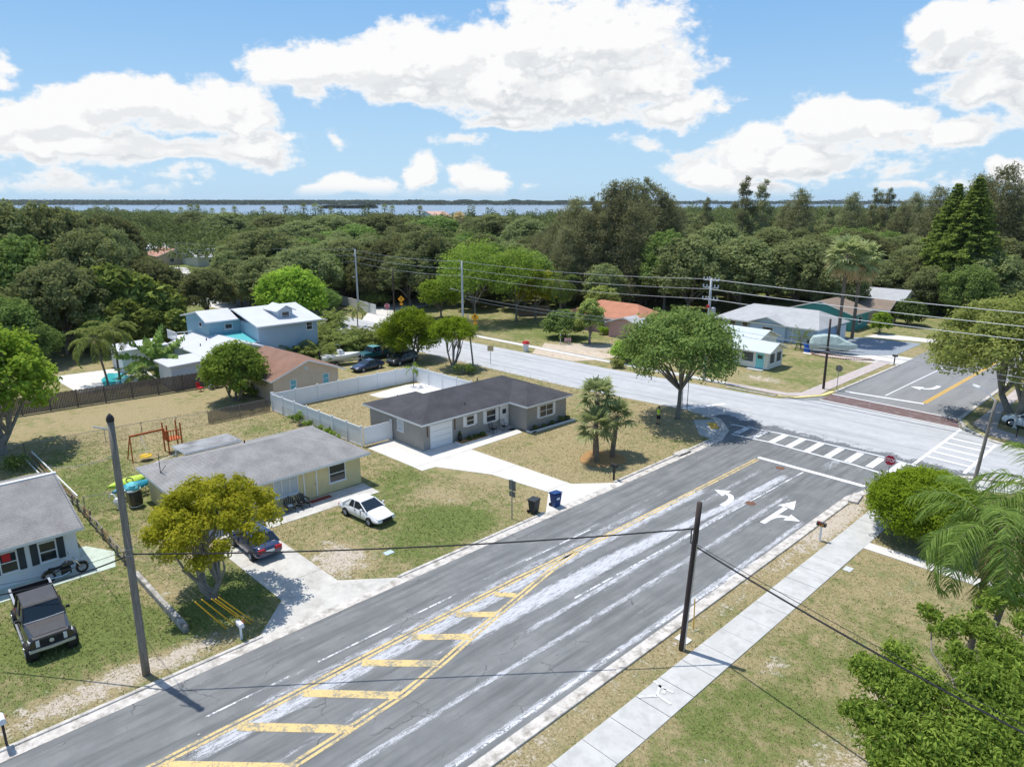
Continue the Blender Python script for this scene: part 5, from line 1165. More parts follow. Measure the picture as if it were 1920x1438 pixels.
for a, b in (((-83.2,4),(-82.3,16.1)), ((-82.3,16.1),(-80.9,29.0)), ((-80.9,29.0),(-79.4,31.5))):
    P = run_pts(a, b, 2.4)
    for i in range(len(P)-1):
        q = MB(o); L = (P[i+1]-P[i]).length; d = (P[i+1]-P[i])/L; n = Vector((-d.y, d.x)); k = 0.0
        while k < L-.05:
            s = P[i]+d*(k+.006); e = P[i]+d*min(L, k+.138); hh = 1.83+.03*math.sin(k*31+i*5); q.bar([tuple(s), tuple(e)], .022, .05, hh); k += .145
        q.build('board_panel', M_brownfence, h)
        q = MB(o); p = P[i]-n*.1; q.cbox((p.x,p.y,.95), (.1,.1,1.9)); q.build('post', M_brownfence, h)
def chainlink(name, label, runs, hgt=1.2, slat=None):
    h = thing(name, label, 'fence', (*runs[0][0], 0)); o = (*runs[0][0], 0)
    for a, b in runs:
        P = run_pts(a, b, 2.9)
        for p in P: q = MB(o); q.tube([(p.x,p.y,0),(p.x,p.y,hgt+.05)], .028, 6); q.build('post', M_steel, h)
        q = MB(o); q.tube([(a[0],a[1],hgt),(b[0],b[1],hgt)], .02, 5); q.build('rail', M_steel, h)
        q = MB(o); A = Vector((*a,0)); B = Vector((*b,0)); L = (B-A).length; d = (B-A)/L; s = 0.0
        while s < L:
            if slat: w = d*.03; p = A+d*s; q.bar([tuple(p.xy-w.xy), tuple(p.xy+w.xy)], .02, .03, hgt*RN.uniform(.9,1.1)); s += .085
            else:
                for sg in (1, -1):
                    p = A+d*s; e = A+d*min(L, max(0, s+sg*hgt)); q.tube([(p.x,p.y,.02),(e.x,e.y,.02+(e-p).length)], .004, 3, cap=False)
                s += .2
        q.build('slat' if slat else 'mesh', slat or M_galv, h)
chainlink('chain_fence', 'grey chain link fence between the two dry back lawns', [((-68.6,2),(-68.4,9)),((-68.4,9),(-67.85,18)),((-67.85,18),(-66.85,23.7))])
chainlink('reed_fence', 'low brown slatted fence that joins the white fence corner', [((-66.85,23.7),(-66.8,29.9))], 1.3, M_brownfence)
chainlink('chain_fence', 'low dark chain link fence with vines along the white fence', [((-63.5,29.7),(-52.2,30.2))])
chainlink('chain_fence', 'short chain link gate by the kayaks at the yellow bungalow', [((-52.6,9.7),(-51.8,12.9))])
h = thing('beam_wall', 'low weathered concrete beam edging the lawn beside the driveway tree', 'wall', (-37, 9.6, 0)); o = (-37, 9.6, 0)
q = MB(o); q.bar([(-33.5,9.62),(-36.4,9.58)], .28, -.05, .42); q.bar([(-36.42,9.58),(-41.0,9.52)], .26, -.05, .38); q.build('beam', mat('weathered_block', (.40,.38,.34), .95, var=.3, vscale=3, dirt=(.16,.14,.12), dirt_amt=.6, dirt_scale=2.5), h, bevel=.03)
h = thing('rail_fence', 'collapsing wooden rail fence between the white house and the bungalow', 'fence', (-47, 9.4, 0)); o = (-47, 9.4, 0)
for i in range(10):
    x = -41.4-i*1.5; q = MB(o); q.tube([(x,9.45,0),(x+RN.uniform(-.1,.1),9.45+RN.uniform(-.08,.15),RN.uniform(.7,1.15))], .06, 6); q.build('post', M_wood, h)
for z in (.35, .75):
    for i in range(9): q = MB(o); x = -41.4-i*1.5; q.tube([(x,9.5,z+RN.uniform(-.1,.1)),(x-1.55,9.5,z+RN.uniform(-.12,.12))], .045, 5); q.build('rail', M_wood if i % 3 else M_rust, h)
h = thing('pipe_rail', 'pale pipes and planks lying along the yard edge behind the white house', 'pipe', (-60, 9.1, 0)); o = (-60, 9.1, 0)
for k in range(4): q = MB(o); q.tube([(-55.2,9.2+.22*k,.12+.1*k),(-67.8,8.8+.2*k,.16+.14*k)], .05, 6); q.build('pipe', [M_trim, M_wood, M_rust, M_trim][k], h)
h = thing('white_fence', 'long white fence along the far street under the trees', 'fence', (*ground(668,578), 0)); o = (*ground(668,578), 0)
a, b = ground(622,566), ground(705,590)
P = run_pts(a, b, 3.0)
for i in range(len(P)-1): q = MB(o); q.bar([tuple(P[i]), tuple(P[i+1])], .08, 0, 1.9); q.build('panel', M_white, h)
h = thing('picket_fence', 'brown wooden fence at the back of the shaded empty lot', 'fence', (*ground(1000,592), 0)); o = (*ground(1000,592), 0)
P = run_pts(ground(972,594), ground(1030,592), 2.4)
for i in range(len(P)-1): q = MB(o); q.bar([tuple(P[i]), tuple(P[i+1])], .06, 0, 1.9); q.build('panel', M_brownfence, h)
h = thing('picket_fence', 'reddish brown fence beside the pink house wall', 'fence', (*ground(1150,616), 0)); o = (*ground(1150,616), 0)
P = run_pts(ground(1132,612), ground(1168,619), 2.4)
for i in range(len(P)-1): q = MB(o); q.bar([tuple(P[i]), tuple(P[i+1])], .06, 0, 1.9); q.build('panel', mat('red_boards', (.25,.13,.09), .9, var=.2), h)

# ------------------------------------------------------------------ poles and wires
def pole(name, label, base, top, r0, r1, m, n=12):
    h = thing(name, label, 'utility pole', (base[0], base[1], 0)); o = (base[0], base[1], 0); k = 6
    b = Vector((base[0], base[1], -.2)); t_ = Vector(top)
    q = MB(o); q.tube([b+(t_-b)*i/k for i in range(k+1)], [r0+(r1-r0)*i/k for i in range(k+1)], n); q.build('post', m, h, smooth=True); return h, o
def at_h(px, py, z): x, y = ground(px, py, z); return (x, y, z)
LT = at_h(207, 790, 12.1)
pl, o = pole('wooden_pole', 'tall weathered wooden utility pole with a dark cap at the road edge', (-31.45,7.1), LT, .18, .135, M_pole, 14)
q = MB(o); q.lathe([(.155,0),(.16,.12),(.11,.24),(.02,.34)], LT, 12); q.build('cap', M_black, pl)
q = MB(o); p = at_h(211,806,11.6); q.lathe([(.05,0),(.1,.06),(.1,.2),(.03,.28)], (p[0]+.2,p[1]-.1,p[2]), 10); q.build('insulator', M_white, pl)
q = MB(o); q.tube([(LT[0],LT[1],11.75),(LT[0]-.75,LT[1]-.5,11.8)], .03, 6); q.build('arm', M_galv, pl)
q = MB(o)
for z in (6.0, 6.3): q.lathe([(.175,0),(.175,.05)], (-31.45+(LT[0]+31.45)*z/12.1, 7.1+(LT[1]-7.1)*z/12.1, z), 14)
q.build('band', M_steel, pl)
RT = at_h(1312, 942, 7.69)
pr, o = pole('wooden_pole', 'dark brown wooden pole between the kerb and the sidewalk', (-15.44,26.29), RT, .155, .12, M_darkpole, 12)
q = MB(o); q.tube([(-15.28,26.24,0),(-15.28+(RT[0]+15.44)*.75,26.24+(RT[1]-26.29)*.75,5.7)], .035, 6); q.build('conduit', M_galv, pr)
PM = lambda z: Vector((-31.45+(LT[0]+31.45)*z/12.1, 7.1+(LT[1]-7.1)*z/12.1, z))
PR = lambda z: Vector((-15.44+(RT[0]+15.44)*z/7.69, 26.29+(RT[1]-26.29)*z/7.69, z))
def cable(name, label, a, b, sag, r, m, group=None, parts=2):
    a = Vector(a); b = Vector(b); n = 28; q = MB()
    pts = [a+(b-a)*(i/n)-Vector((0,0,4*sag*(i/n)*(1-i/n))) for i in range(n+1)]
    q.tube(pts, r, 5); return tag(q.build(name, m), label, 'cable', group)
cable('overhead_cable', 'thick black cable strung across the road between the two wooden poles', PM(6.05), PR(6.35)+Vector((-.13,0,0)), .30, .035, M_wire)
q = MB(); q.tube([PR(6.35)+Vector((-.13,0,0)), PR(6.25)+Vector((-.25,0,-.05)), PR(5.6)+Vector((-.2,0,0)), PR(5.45)+Vector((.14,0,0))], .03, 6); tag(q.build('drip_loop', M_wire), 'black loop of cable hanging down the dark brown pole', 'cable')
e1 = Vector(at_h(1960, 1395, 5.2))
cable('service_cable', 'thick black cable running from the dark pole over the sidewalk lawn', PR(5.5)+Vector((.14,0,0)), e1, .18, .04, M_wire)
cable('service_cable', 'thinner cable hung just above the thick one over the lawn', PR(5.62)+Vector((.14,0,0)), e1+Vector((0,0,.25)), .10, .014, M_wire)
e2 = Vector(at_h(-40, 1122, 3.4))
cable('service_cable', 'black cable sagging from the tall pole past the white house', PM(6.0), e2, .25, .035, M_wire)
cable('service_cable', 'thin upper wire from the tall pole past the white house', PM(6.25), e2+Vector((0,.1,.5)), .2, .012, M_wire)
cable('service_cable', 'pale wire from the tall pole to the yard behind the white house', PM(10.6), at_h(88, 874, 4.2), .25, .016, M_galv)
# guy wires with yellow guards
for i, (x, y) in enumerate([(-32.35,11.2),(-32.45,11.62),(-32.15,12.1),(-31.95,12.25),(-32.05,12.45)]):
    a = Vector((x,y,0)); b = PM(6.5+.15*i); d = (b-a).normalized()
    h = thing('guy_wire', 'yellow guarded guy wire slanting from the lawn to the tall pole', 'guy wire', (x,y,0), 0, 'yellow guy guards below the driveway tree')
    q = MB((x,y,0)); q.tube([a-d*.1, a+d*2.75], .032, 6); q.build('guard', M_yellow, h); q = MB((x,y,0)); q.tube([a+d*2.7, b], .003, 4, cap=False); q.build('wire', M_galv, h)
g = ground(1300, 1180); h = thing('guy_wire', 'single yellow guard rod beside the dark brown pole', 'guy wire', (*g,0)); q = MB((*g,0)); q.tube([(*g,0),(g[0]-.02,g[1]-.03,1.75)], .028, 6); q.build('guard', M_yellow, h); q = MB((*g,0)); q.tube([(g[0]-.02,g[1]-.03,1.7),PR(6.0)], .003, 4, cap=False); q.build('wire', M_galv, h)
# concrete line poles on the far side of the cross street
YL = 73.0
def line_pole(label, x, y, hgt, arms=True, extra=False):
    h, o = pole('concrete_pole', label, (x,y), (x,y,hgt), .2, .13, M_concpole, 10)
    for z in (hgt-.15, hgt-1.3, hgt-2.45):
        q = MB(o); q.tube([(x,y,z),(x+.05,y-.45,z+.12)], .03, 5); q.lathe([(.06,0),(.10,.08),(.06,.16),(.10,.24),(.04,.32)], (x+.05,y-.45,z+.05), 8); q.build('insulator', M_galv, h)
    if extra:
        for z in (hgt-.25, hgt-1.1, hgt-2.5):
            q = MB(o); q.tube([(x-1.0,y,z),(x+1.0,y,z)], .05, 6); q.build('cross_arm', M_concpole, h)
            for dx in (-.95,-.5,.5,.95): q = MB(o); q.lathe([(.05,0),(.09,.08),(.05,.16),(.09,.24),(.03,.32)], (x+dx,y,z+.04), 8); q.build('insulator', mat('glazed_insulator', (.35,.42,.47), .3), h)
        q = MB(o); q.lathe([(.0,0),(.26,.02),(.28,.1),(.28,.75),(.2,.85),(.0,.9)], (x+.5,y,hgt-4.2), 12); q.build('transformer', M_galv, h)
        q = MB(o); q.lathe([(.0,0),(.18,.02),(.18,.3),(.0,.36)], (x+.05,y-.4,hgt-3.4), 10); q.build('cutout', M_red, h)
    return h
E0 = Vector((-42.4, YL, 0)); W1 = Vector((-87.2, YL, 0)); W2 = Vector((-118.0, 72.4, 0)); E2 = Vector((14.0, 72.6, 0)); W3 = Vector((*ground(341,548), 0)); W3H = height_at(341,548,455)
line_pole('grey concrete pole with cross arms and insulators behind the corner tree', E0.x, E0.y, 12.25, extra=True)
h = line_pole('grey concrete pole beside the dome shaped trees with a street light arm', W1.x, W1.y, 11.5); o = (W1.x, W1.y, 0)
q = MB(o); q.tube([(W1.x,W1.y,6.6),(W1.x-1.3,W1.y-.9,7.0)], .035, 6); q.cbox((W1.x-1.5,W1.y-1.05,7.0), (.6,.3,.14)); q.build('street_light', M_galv, h)
h = line_pole('grey concrete pole at the bend of the cross street', W2.x, W2.y, 11.9); o = (W2.x, W2.y, 0)
q = MB(o); q.tube([(W2.x,W2.y,6.6),(W2.x+1.6,W2.y-1.6,6.9)], .035, 6); q.cbox((W2.x+1.8,W2.y-1.8,6.9), (.6,.3,.14)); q.build('street_light', M_galv, h)
ph, o = pole('wooden_pole', 'slim dark pole standing in the distant side street', (W3.x,W3.y), (W3.x,W3.y,W3H), .16, .1, M_pole)
for nm, A, ha, B, hb in (('e', E0, 12.2, E2, 12.2), ('c', W1, 11.5, E0, 12.2), ('w', W2, 11.9, W1, 11.5), ('f', W3, W3H, W2, 11.9)):
    for k, dz in enumerate((0, 1.15, 2.3)):
        lb = {'e': 'bright power line crossing the junction from the cross arm pole','c': 'power line along the cross street between the concrete poles','w': 'power line between the two far concrete poles','f': 'thin power line to the distant slim pole'}[nm]
        cable('power_line', lb, A+Vector((0,-.45,ha-dz)), B+Vector((0,-.45,hb-dz)), .5, .022 if nm != 'e' else .026, M_galv if nm != 'e' else mat('bright_wire', (.72,.73,.74), .5), 'power lines '+{'e':'over the junction','c':'along the cross street','w':'between far poles','f':'to the distant pole'}[nm])
    if nm in 'ec':
        for dz in (5.4, 5.9): cable('telephone_cable', {'e': 'lower dark cable crossing over the far road by the olive oak','c': 'lower dark cable between the concrete poles of the cross street'}[nm], A+Vector((0,-.2,ha-dz)), B+Vector((0,-.2,hb-dz)), .7, .025, M_steel if nm == 'c' else M_galv, 'lower cables '+{'e':'over the far road','c':'of the cross street'}[nm])
h, o = pole('wooden_pole', 'short dark wooden pole between the stop sign and the yellow warning sign', (-107.85,73.8), (-107.9,73.8,8.5), .17, .12, M_darkpole)
cable('telephone_cable', 'dark slanting cable from the short wooden pole to the far concrete pole', (-107.9,73.8,7.6), (-118,72.4,5.6), .3, .03, M_wire)
h, o = pole('wooden_pole', 'thin leaning grey pole at the verge by the smaller domed tree', (-68.05,58.62), (-68.9,58.5,6.6), .12, .09, M_pole)
h, o = pole('wooden_pole', 'dark wooden pole on the verge in front of the covered boat', (-30.85,79.46), (-31.0,79.6,8.1), .15, .11, M_darkpole)
# street lamp
lp, o = pole('street_lamp', 'grey street lamp leaning over the junction behind the clipped bush', (-11.16,59.36), at_h(1867,752,6.75), .15, .09, M_pole); lp['category'] = 'street lamp'
a = Vector(at_h(1867,752,6.7)); b = Vector(at_h(1838,727,7.35)); c_ = Vector(at_h(1824,722,7.4))
q = MB(o); q.tube([a, a+(b-a)*.6+Vector((0,0,.1)), b], .045, 6); q.build('arm', M_galv, lp)
q = MB(o); q.loft([[tuple(p+Vector((0,w*.7,h_))) for w, h_ in ((-s,-.02),(s,-.02),(s*.7,.09),(-s*.7,.09))] for p, s in ((b,.1),(b+(c_-b)*.4,.2),(c_,.08))]); q.build('lamp_head', M_white, lp)
cable('service_cable', 'thin wire slanting down from the street lamp towards the white car', a, at_h(1925,792,1.8), .05, .012, M_wire)

# ------------------------------------------------------------------ signs
def text_mesh(body, size, m, parent, mtx, name='lettering', ext=.004):
    cu = bpy.data.curves.new('lettering', 'FONT'); cu.body = body; cu.size = size; cu.align_x = 'CENTER'; cu.align_y = 'CENTER'; cu.extrude = ext; cu.offset = size*.015
    ob = bpy.data.objects.new('lettering', cu); COL.objects.link(ob); dg = bpy.context.evaluated_depsgraph_get(); me = bpy.data.meshes.new_from_object(ob.evaluated_get(dg)); bpy.data.objects.remove(ob)
    me.transform(mtx); me.materials.clear(); me.materials.append(m); o = bpy.data.objects.new(name, me); COL.objects.link(o); o.parent = parent; return o
M_signred = mat('sign_red', (.50, .02, .045), .4); M_signyel = mat('sign_yellow', (.80, .36, .01), .4); M_signback = mat('sign_back', (.20, .19, .175), .5, metal=.3); M_signwhite = mat('sign_white', (.8, .8, .8), .4)
def plate(q, c, ang, pts, th, m=0):
    """flat plate standing upright: pts (u, z) around c, facing angle ang"""
    n = Vector((math.cos(ang), math.sin(ang), 0)); u = Vector((-n.y, n.x, 0)); c = Vector(c)
    q.loft([[tuple(c+u*a+Vector((0,0,b))-n*th/2) for a, b in pts], [tuple(c+u*a+Vector((0,0,b))+n*th/2) for a, b in pts]], m)
octo = lambda r: [(r*math.cos(math.pi/8+i*math.pi/4), r*math.sin(math.pi/8+i*math.pi/4)) for i in range(8)]
def signpost(name, label, x, y, hgt, m=None): h = thing(name, label, 'road sign', (x,y,0)); q = MB((x,y,0)); q.box(x-.03,x+.03,y-.02,y+.02,-.1,hgt); q.build('post', m or M_steel, h); return h
FACE = math.atan2(-53, 15.3)        # towards oncoming traffic
h = signpost('stop_sign', 'red octagonal stop sign on a steel post behind the clipped bush', -15.3, 53.2, 2.95); o = (-15.3,53.2,0); an = R(-80)
n_ = Vector((math.cos(an), math.sin(an), 0))
q = MB(o); plate(q, Vector((-15.3,53.2,2.62))+n_*.05, an, octo(.42), .012); q.build('border', M_signwhite, h)
q = MB(o); plate(q, Vector((-15.3,53.2,2.62))+n_*.062, an, octo(.385), .012); q.build('panel', M_signred, h)
text_mesh('STOP', .30, M_signwhite, h, Matrix.Translation(n_*.072+Vector((0,0,2.62))) @ Matrix.Rotation(an+math.pi/2,4,'Z') @ Matrix.Rotation(math.pi/2,4,'X') @ Matrix.Scale(1.25,4,(0,1,0)))
h = signpost('stop_sign', 'small red stop sign at the far bend of the cross street', -105.4, 70.6, 3.0, M_signred); o = (-105.4,70.6,0); an = R(-40); n_ = Vector((math.cos(an), math.sin(an), 0))
q = MB(o); plate(q, Vector((-105.4,70.6,2.6))+n_*.05, an, octo(.5), .012); q.build('border', M_signwhite, h)
q = MB(o); plate(q, Vector((-105.4,70.6,2.6))+n_*.065, an, octo(.45), .012); q.build('panel', M_signred, h)
text_mesh('STOP', .33, M_signwhite, h, Matrix.Translation(n_*.08+Vector((0,0,2.6))) @ Matrix.Rotation(an+math.pi/2,4,'Z') @ Matrix.Rotation(math.pi/2,4,'X'))
dia = lambda r: [(r,0),(0,r),(-r,0),(0,-r)]
for x, y, lb, sub in ((-110.4,77.2,'yellow diamond warning sign before the dark trees at the bend',True),(-84.6,73.4,'yellow diamond warning sign next to the smaller domed tree',True)):
    h = signpost('warning_sign', lb, x, y, 3.2); o = (x,y,0); an = R(-42); n_ = Vector((math.cos(an), math.sin(an), 0))
    q = MB(o); plate(q, Vector((x,y,2.7))+n_*.05, an, dia(.66), .012); q.build('panel', M_signyel, h)
    q = MB(o); plate(q, Vector((x,y,2.7))+n_*.062, an, [(-.06,-.3),(.06,-.3),(.06,.12),(.2,.12),(0,.34),(-.2,.12),(-.06,.12)], .01); q.build('symbol', M_black, h)
    q = MB(o); plate(q, Vector((x,y,1.75))+n_*.05, an, [(-.3,-.2),(.3,-.2),(.3,.2),(-.3,.2)], .012); q.build('plaque', M_signyel, h)
h = signpost('road_sign', 'back of a rectangular road sign with a smaller plate below by the black bin', -31.4, 30.32, 2.9); o = (-31.4,30.32,0); an = R(95); n_ = Vector((math.cos(an), math.sin(an), 0))
q = MB(o); plate(q, Vector((-31.4,30.32,2.45))+n_*.035, an, [(-.3,-.36),(.3,-.36),(.3,.36),(-.3,.36)], .01); q.build('panel', M_signback, h)
q = MB(o); plate(q, Vector((-31.4,30.32,1.82))+n_*.035, an, [(-.27,-.2),(.27,-.2),(.27,.2),(-.27,.2)], .01); q.build('plaque', M_signback, h)
h = signpost('road_sign', 'grey back of a small sign near the dark pole across the junction', -29.85, 80.72, 2.84); o = (-29.85,80.72,0)
q = MB(o); plate(q, Vector((-29.85,80.75,2.4)), R(100), octo(.4), .012); q.build('panel', M_signback, h)
h = signpost('road_sign', 'pale buff square sign on the verge of the cross street', -66.45, 60.26, 2.6); o = (-66.45,60.26,0)
q = MB(o); plate(q, Vector((-66.42,60.22,2.2)), R(-50), [(-.4,-.35),(.4,-.35),(.4,.35),(-.4,.35)], .012); q.build('panel', mat('faded_sign', (.62,.47,.25), .6), h)
for i, (px, py) in enumerate([(1278,770),(1288,768)]):
    g = ground(px, py); h = signpost('street_sign', ['thin street name post next to the corner tree trunk','slightly taller street name post right of the corner tree trunk'][i], g[0], g[1], 3.0+.4*i); q = MB((*g,0)); plate(q, (g[0],g[1],2.85+.4*i), R(20+70*i), [(-.35,-.09),(.35,-.09),(.35,.09),(-.35,.09)], .01); q.build('name_plate', mat('sign_green', (.02,.18,.09), .4), h)

# ------------------------------------------------------------------ letter boxes
def mailbox(label, x, y, post_m, box_m, hgt=1.05, rz=0., L=.5, w=.2, flag=True, door_m=None, thick=.09):
    h = thing('mailbox', label, 'mailbox', (x,y,0), rz); q = MB(); q.box(-thick/2,thick/2,-thick/2,thick/2,-.1,hgt); q.build('post', post_m, h)
    ring = lambda xx, k=1.: [(xx, -w/2*k, hgt), (xx, w/2*k, hgt)] + [(xx, w/2*k*math.cos(a), hgt+.14+w/2*k*math.sin(a)) for a in np.linspace(0, math.pi, 7)]
    q = MB(); q.loft([ring(-L/2), ring(L/2)]); q.build('box', box_m, h, bevel=.008); q = MB(); q.loft([ring(L/2+.003,.9), ring(L/2+.02,.9)]); q.build('door', door_m or box_m, h)
    if flag: q = MB(); q.box(.05,.08,w/2+.002,w/2+.014,hgt+.1,hgt+.3); q.box(.08,.2,w/2+.002,w/2+.014,hgt+.22,hgt+.3); q.build('flag', M_red, h)
    return h
mailbox('black mailbox on a thick black post beside the cabbage palms', -30.85, 40.76, M_black, M_black, 1.1, 0, .55, .24, False, thick=.12)
mb_ = mailbox('black mailbox with a faint yellow emblem on a white post by the sidewalk', -15.52, 42.24, M_white, M_black, 1.05, math.pi, .55, .24, thick=.1)
q = MB(); q.xf = Matrix.Identity(4)
for k in range(3): q.loft([[(-.14+.1*k,.122,1.10),(-.08+.1*k,.122,1.10),(-.11+.1*k,.122,1.22-.02*k),(-.15+.1*k,.122,1.20-.02*k)],[(-.14+.1*k,.128,1.10),(-.08+.1*k,.128,1.10),(-.11+.1*k,.128,1.22-.02*k),(-.15+.1*k,.128,1.20-.02*k)]])
q.build('emblem', M_signyel, mb_)
mailbox('white mailbox low on a white post under the yellow green tree', -31.03, 11.37, M_white, M_white, .75, 0, .5, .22)
mailbox('white mailbox on a dark post near the black pickup lawn', -30.6, 1.68, M_darkpole, M_white, 1.2, 0, .5, .24)
g = ground(1676, 684); mailbox('black mailbox on the verge of the far road before the gravel lot', g[0], g[1], M_black, M_black, 1.1, 0, .6, .3, False, thick=.12)
g = ground(986, 659); h = thing('mailbox', 'white brick mailbox pillar with a red top on the cross street verge', 'mailbox', (*g,0)); q = MB(); q.box(-.28,.28,-.28,.28,-.05,1.15); q.build('pillar', W_plain, h); q = MB(); q.loft([[(-.45,-.4,1.15),(.45,-.4,1.15),(.45,.4,1.15),(-.45,.4,1.15)],[(-.3,-.25,1.5),(.3,-.25,1.5),(.3,.25,1.5),(-.3,.25,1.5)]]); q.build('top', M_red, h)

# ------------------------------------------------------------------ wheeled bins
def bin_(label, x, y, rz, m, lid=.0):
    h = thing('wheeled_bin', label, 'bin', (x,y,0), rz); q = MB()
    q.loft([[(-w*.9,-w,z),(w*.9,-w,z),(w*.9+e,w,z),(-w*.9-e,w,z)] for z, w, e in ((.06,.24,0),(.3,.27,0),(.95,.33,.0),(.98,.35,.01),(1.02,.35,.01))]); q.build('body', m, h, bevel=.02)
    q = MB(); q.xf = T(-.33,0,1.02) @ Matrix.Rotation(-lid,4,'Y'); q.loft([[(-.05,-.38,.004),(.70,-.38,.004),(.70,.38,.004),(-.05,.38,.004)],[(.0,-.34,.06),(.66,-.34,.06),(.66,.34,.06),(.0,.34,.06)]]); q.build('lid', m, h, bevel=.015)
    for s in (-1, 1): q = MB(); q.tube([(-.27,s*.22,.13),(-.27,s*.30,.13)], .13, 14); q.build('wheel', M_rubber, h)
    q = MB(); q.tube([(-.38,-.28,.93),(-.45,-.28,.96),(-.45,.28,.96),(-.38,.28,.93)], .018, 6); q.build('handle', m, h)
    q = MB(); q.box(.306,.309,-.14,.14,.62,.78); q.build('emblem', M_signwhite, h) if lid else None
    return h
bin_('black wheeled bin with closed lid standing on the lawn', -31.05, 32.1, R(8), M_blackbin); bin_('blue wheeled bin standing on the end of the driveway', -30.72, 33.95, R(-8), M_bluebin, .12)
g = ground(1513, 660); h = thing('barrel', 'blue plastic barrel beside the covered boat and garage', 'barrel', (*g,0)); q = MB(); q.lathe([(.0,0),(.42,.01),(.46,.3),(.43,.33),(.46,.36),(.46,.7),(.43,.73),(.46,.76),(.42,1.1),(.0,1.12)], n=16); q.build('body', mat('blue_barrel', (.01,.09,.42), .4), h, smooth=False); q = MB(); q.lathe([(.3,1.12),(.3,1.18),(.0,1.185)], n=12); q.build('lid', M_bluebin, h)
# ------------------------------------------------------------------ vehicles (local +X is forward)
def carpaint(name, c, metal=.0, rough=.3): return mat(name, c, rough, metal=metal, coat=.8, spec=.5)
C_white = carpaint('paint_white', (.78,.78,.78)); C_black = carpaint('paint_black', (.018,.018,.021)); C_navy = carpaint('paint_navy', (.012,.02,.055)); C_teal = carpaint('paint_teal', (.008,.085,.105)); C_blue = carpaint('paint_blue', (.012,.028,.085))
M_carglass = mat('car_glass', (.012,.020,.028), .05, spec=.7); M_rim = mat('alloy_rim', (.45,.46,.48), .35, metal=.8); M_lens = mat('lamp_lens', (.62,.64,.66), .15, spec=.6); M_tail = mat('tail_lens', (.42,.012,.015), .2); M_plate = mat('number_plate', (.6,.62,.6), .5); M_bumper = mat('bumper_chrome', (.50,.51,.53), .38, metal=.55); M_dark = mat('dark_trim', (.02,.02,.022), .55)
M_roofmatte = mat('faded_black_paint', (.055,.053,.055), .5, var=.15, vscale=3, coat=.2)
def ring(x, zb, zt, wb, wm, wt, zm=None):
    zm = zm if zm is not None else zb + (zt-zb)*.55
    h = [(wb*.85,zb),(wb,zb+.05),(wm,zb+(zm-zb)*.5),(wm,zm),(wt,zt-.03),(wt*.9,zt)]
    return [(x,-y,z) for y, z in h] + [(x,y,z) for y, z in h[::-1]]
def wheel(root, x, y, r, w, rim_m=None, spokes=5):
    sg = 1 if y > 0 else -1; n = 24
    q = MB(); prof = [(r*.62,-w/2),(r*.93,-w/2),(r,-w*.32),(r,w*.32),(r*.93,w/2),(r*.62,w/2)]
    q.loft([[(x+rr*math.cos(2*math.pi*j/n), y+sg*yy, r+rr*math.sin(2*math.pi*j/n)) for j in range(n)] for rr, yy in prof], 0, False)
    wo = thing('wheel', None, None); wo.parent = root
    q.build('tyre', M_rubber, wo, smooth=True)
    q = MB(); q.loft([[(x+rr*math.cos(2*math.pi*j/n), y+sg*yy, r+rr*math.sin(2*math.pi*j/n)) for j in range(n)] for rr, yy in ((r*.66,-w*.4),(r*.64,w*.44),(r*.56,w*.46),(r*.52,w*.30),(r*.2,w*.32),(.001,w*.34))], 0, False)
    for k in range(spokes):
        a = 2*math.pi*k/spokes; ca, sa = math.cos(a), math.sin(a)
        q.tube([(x+r*.1*ca, y+sg*w*.36, r+r*.1*sa), (x+r*.58*ca, y+sg*w*.42, r+r*.58*sa)], [.05*r/.3,.035*r/.3], 4)
    q.build('rim', rim_m or M_rim, wo)
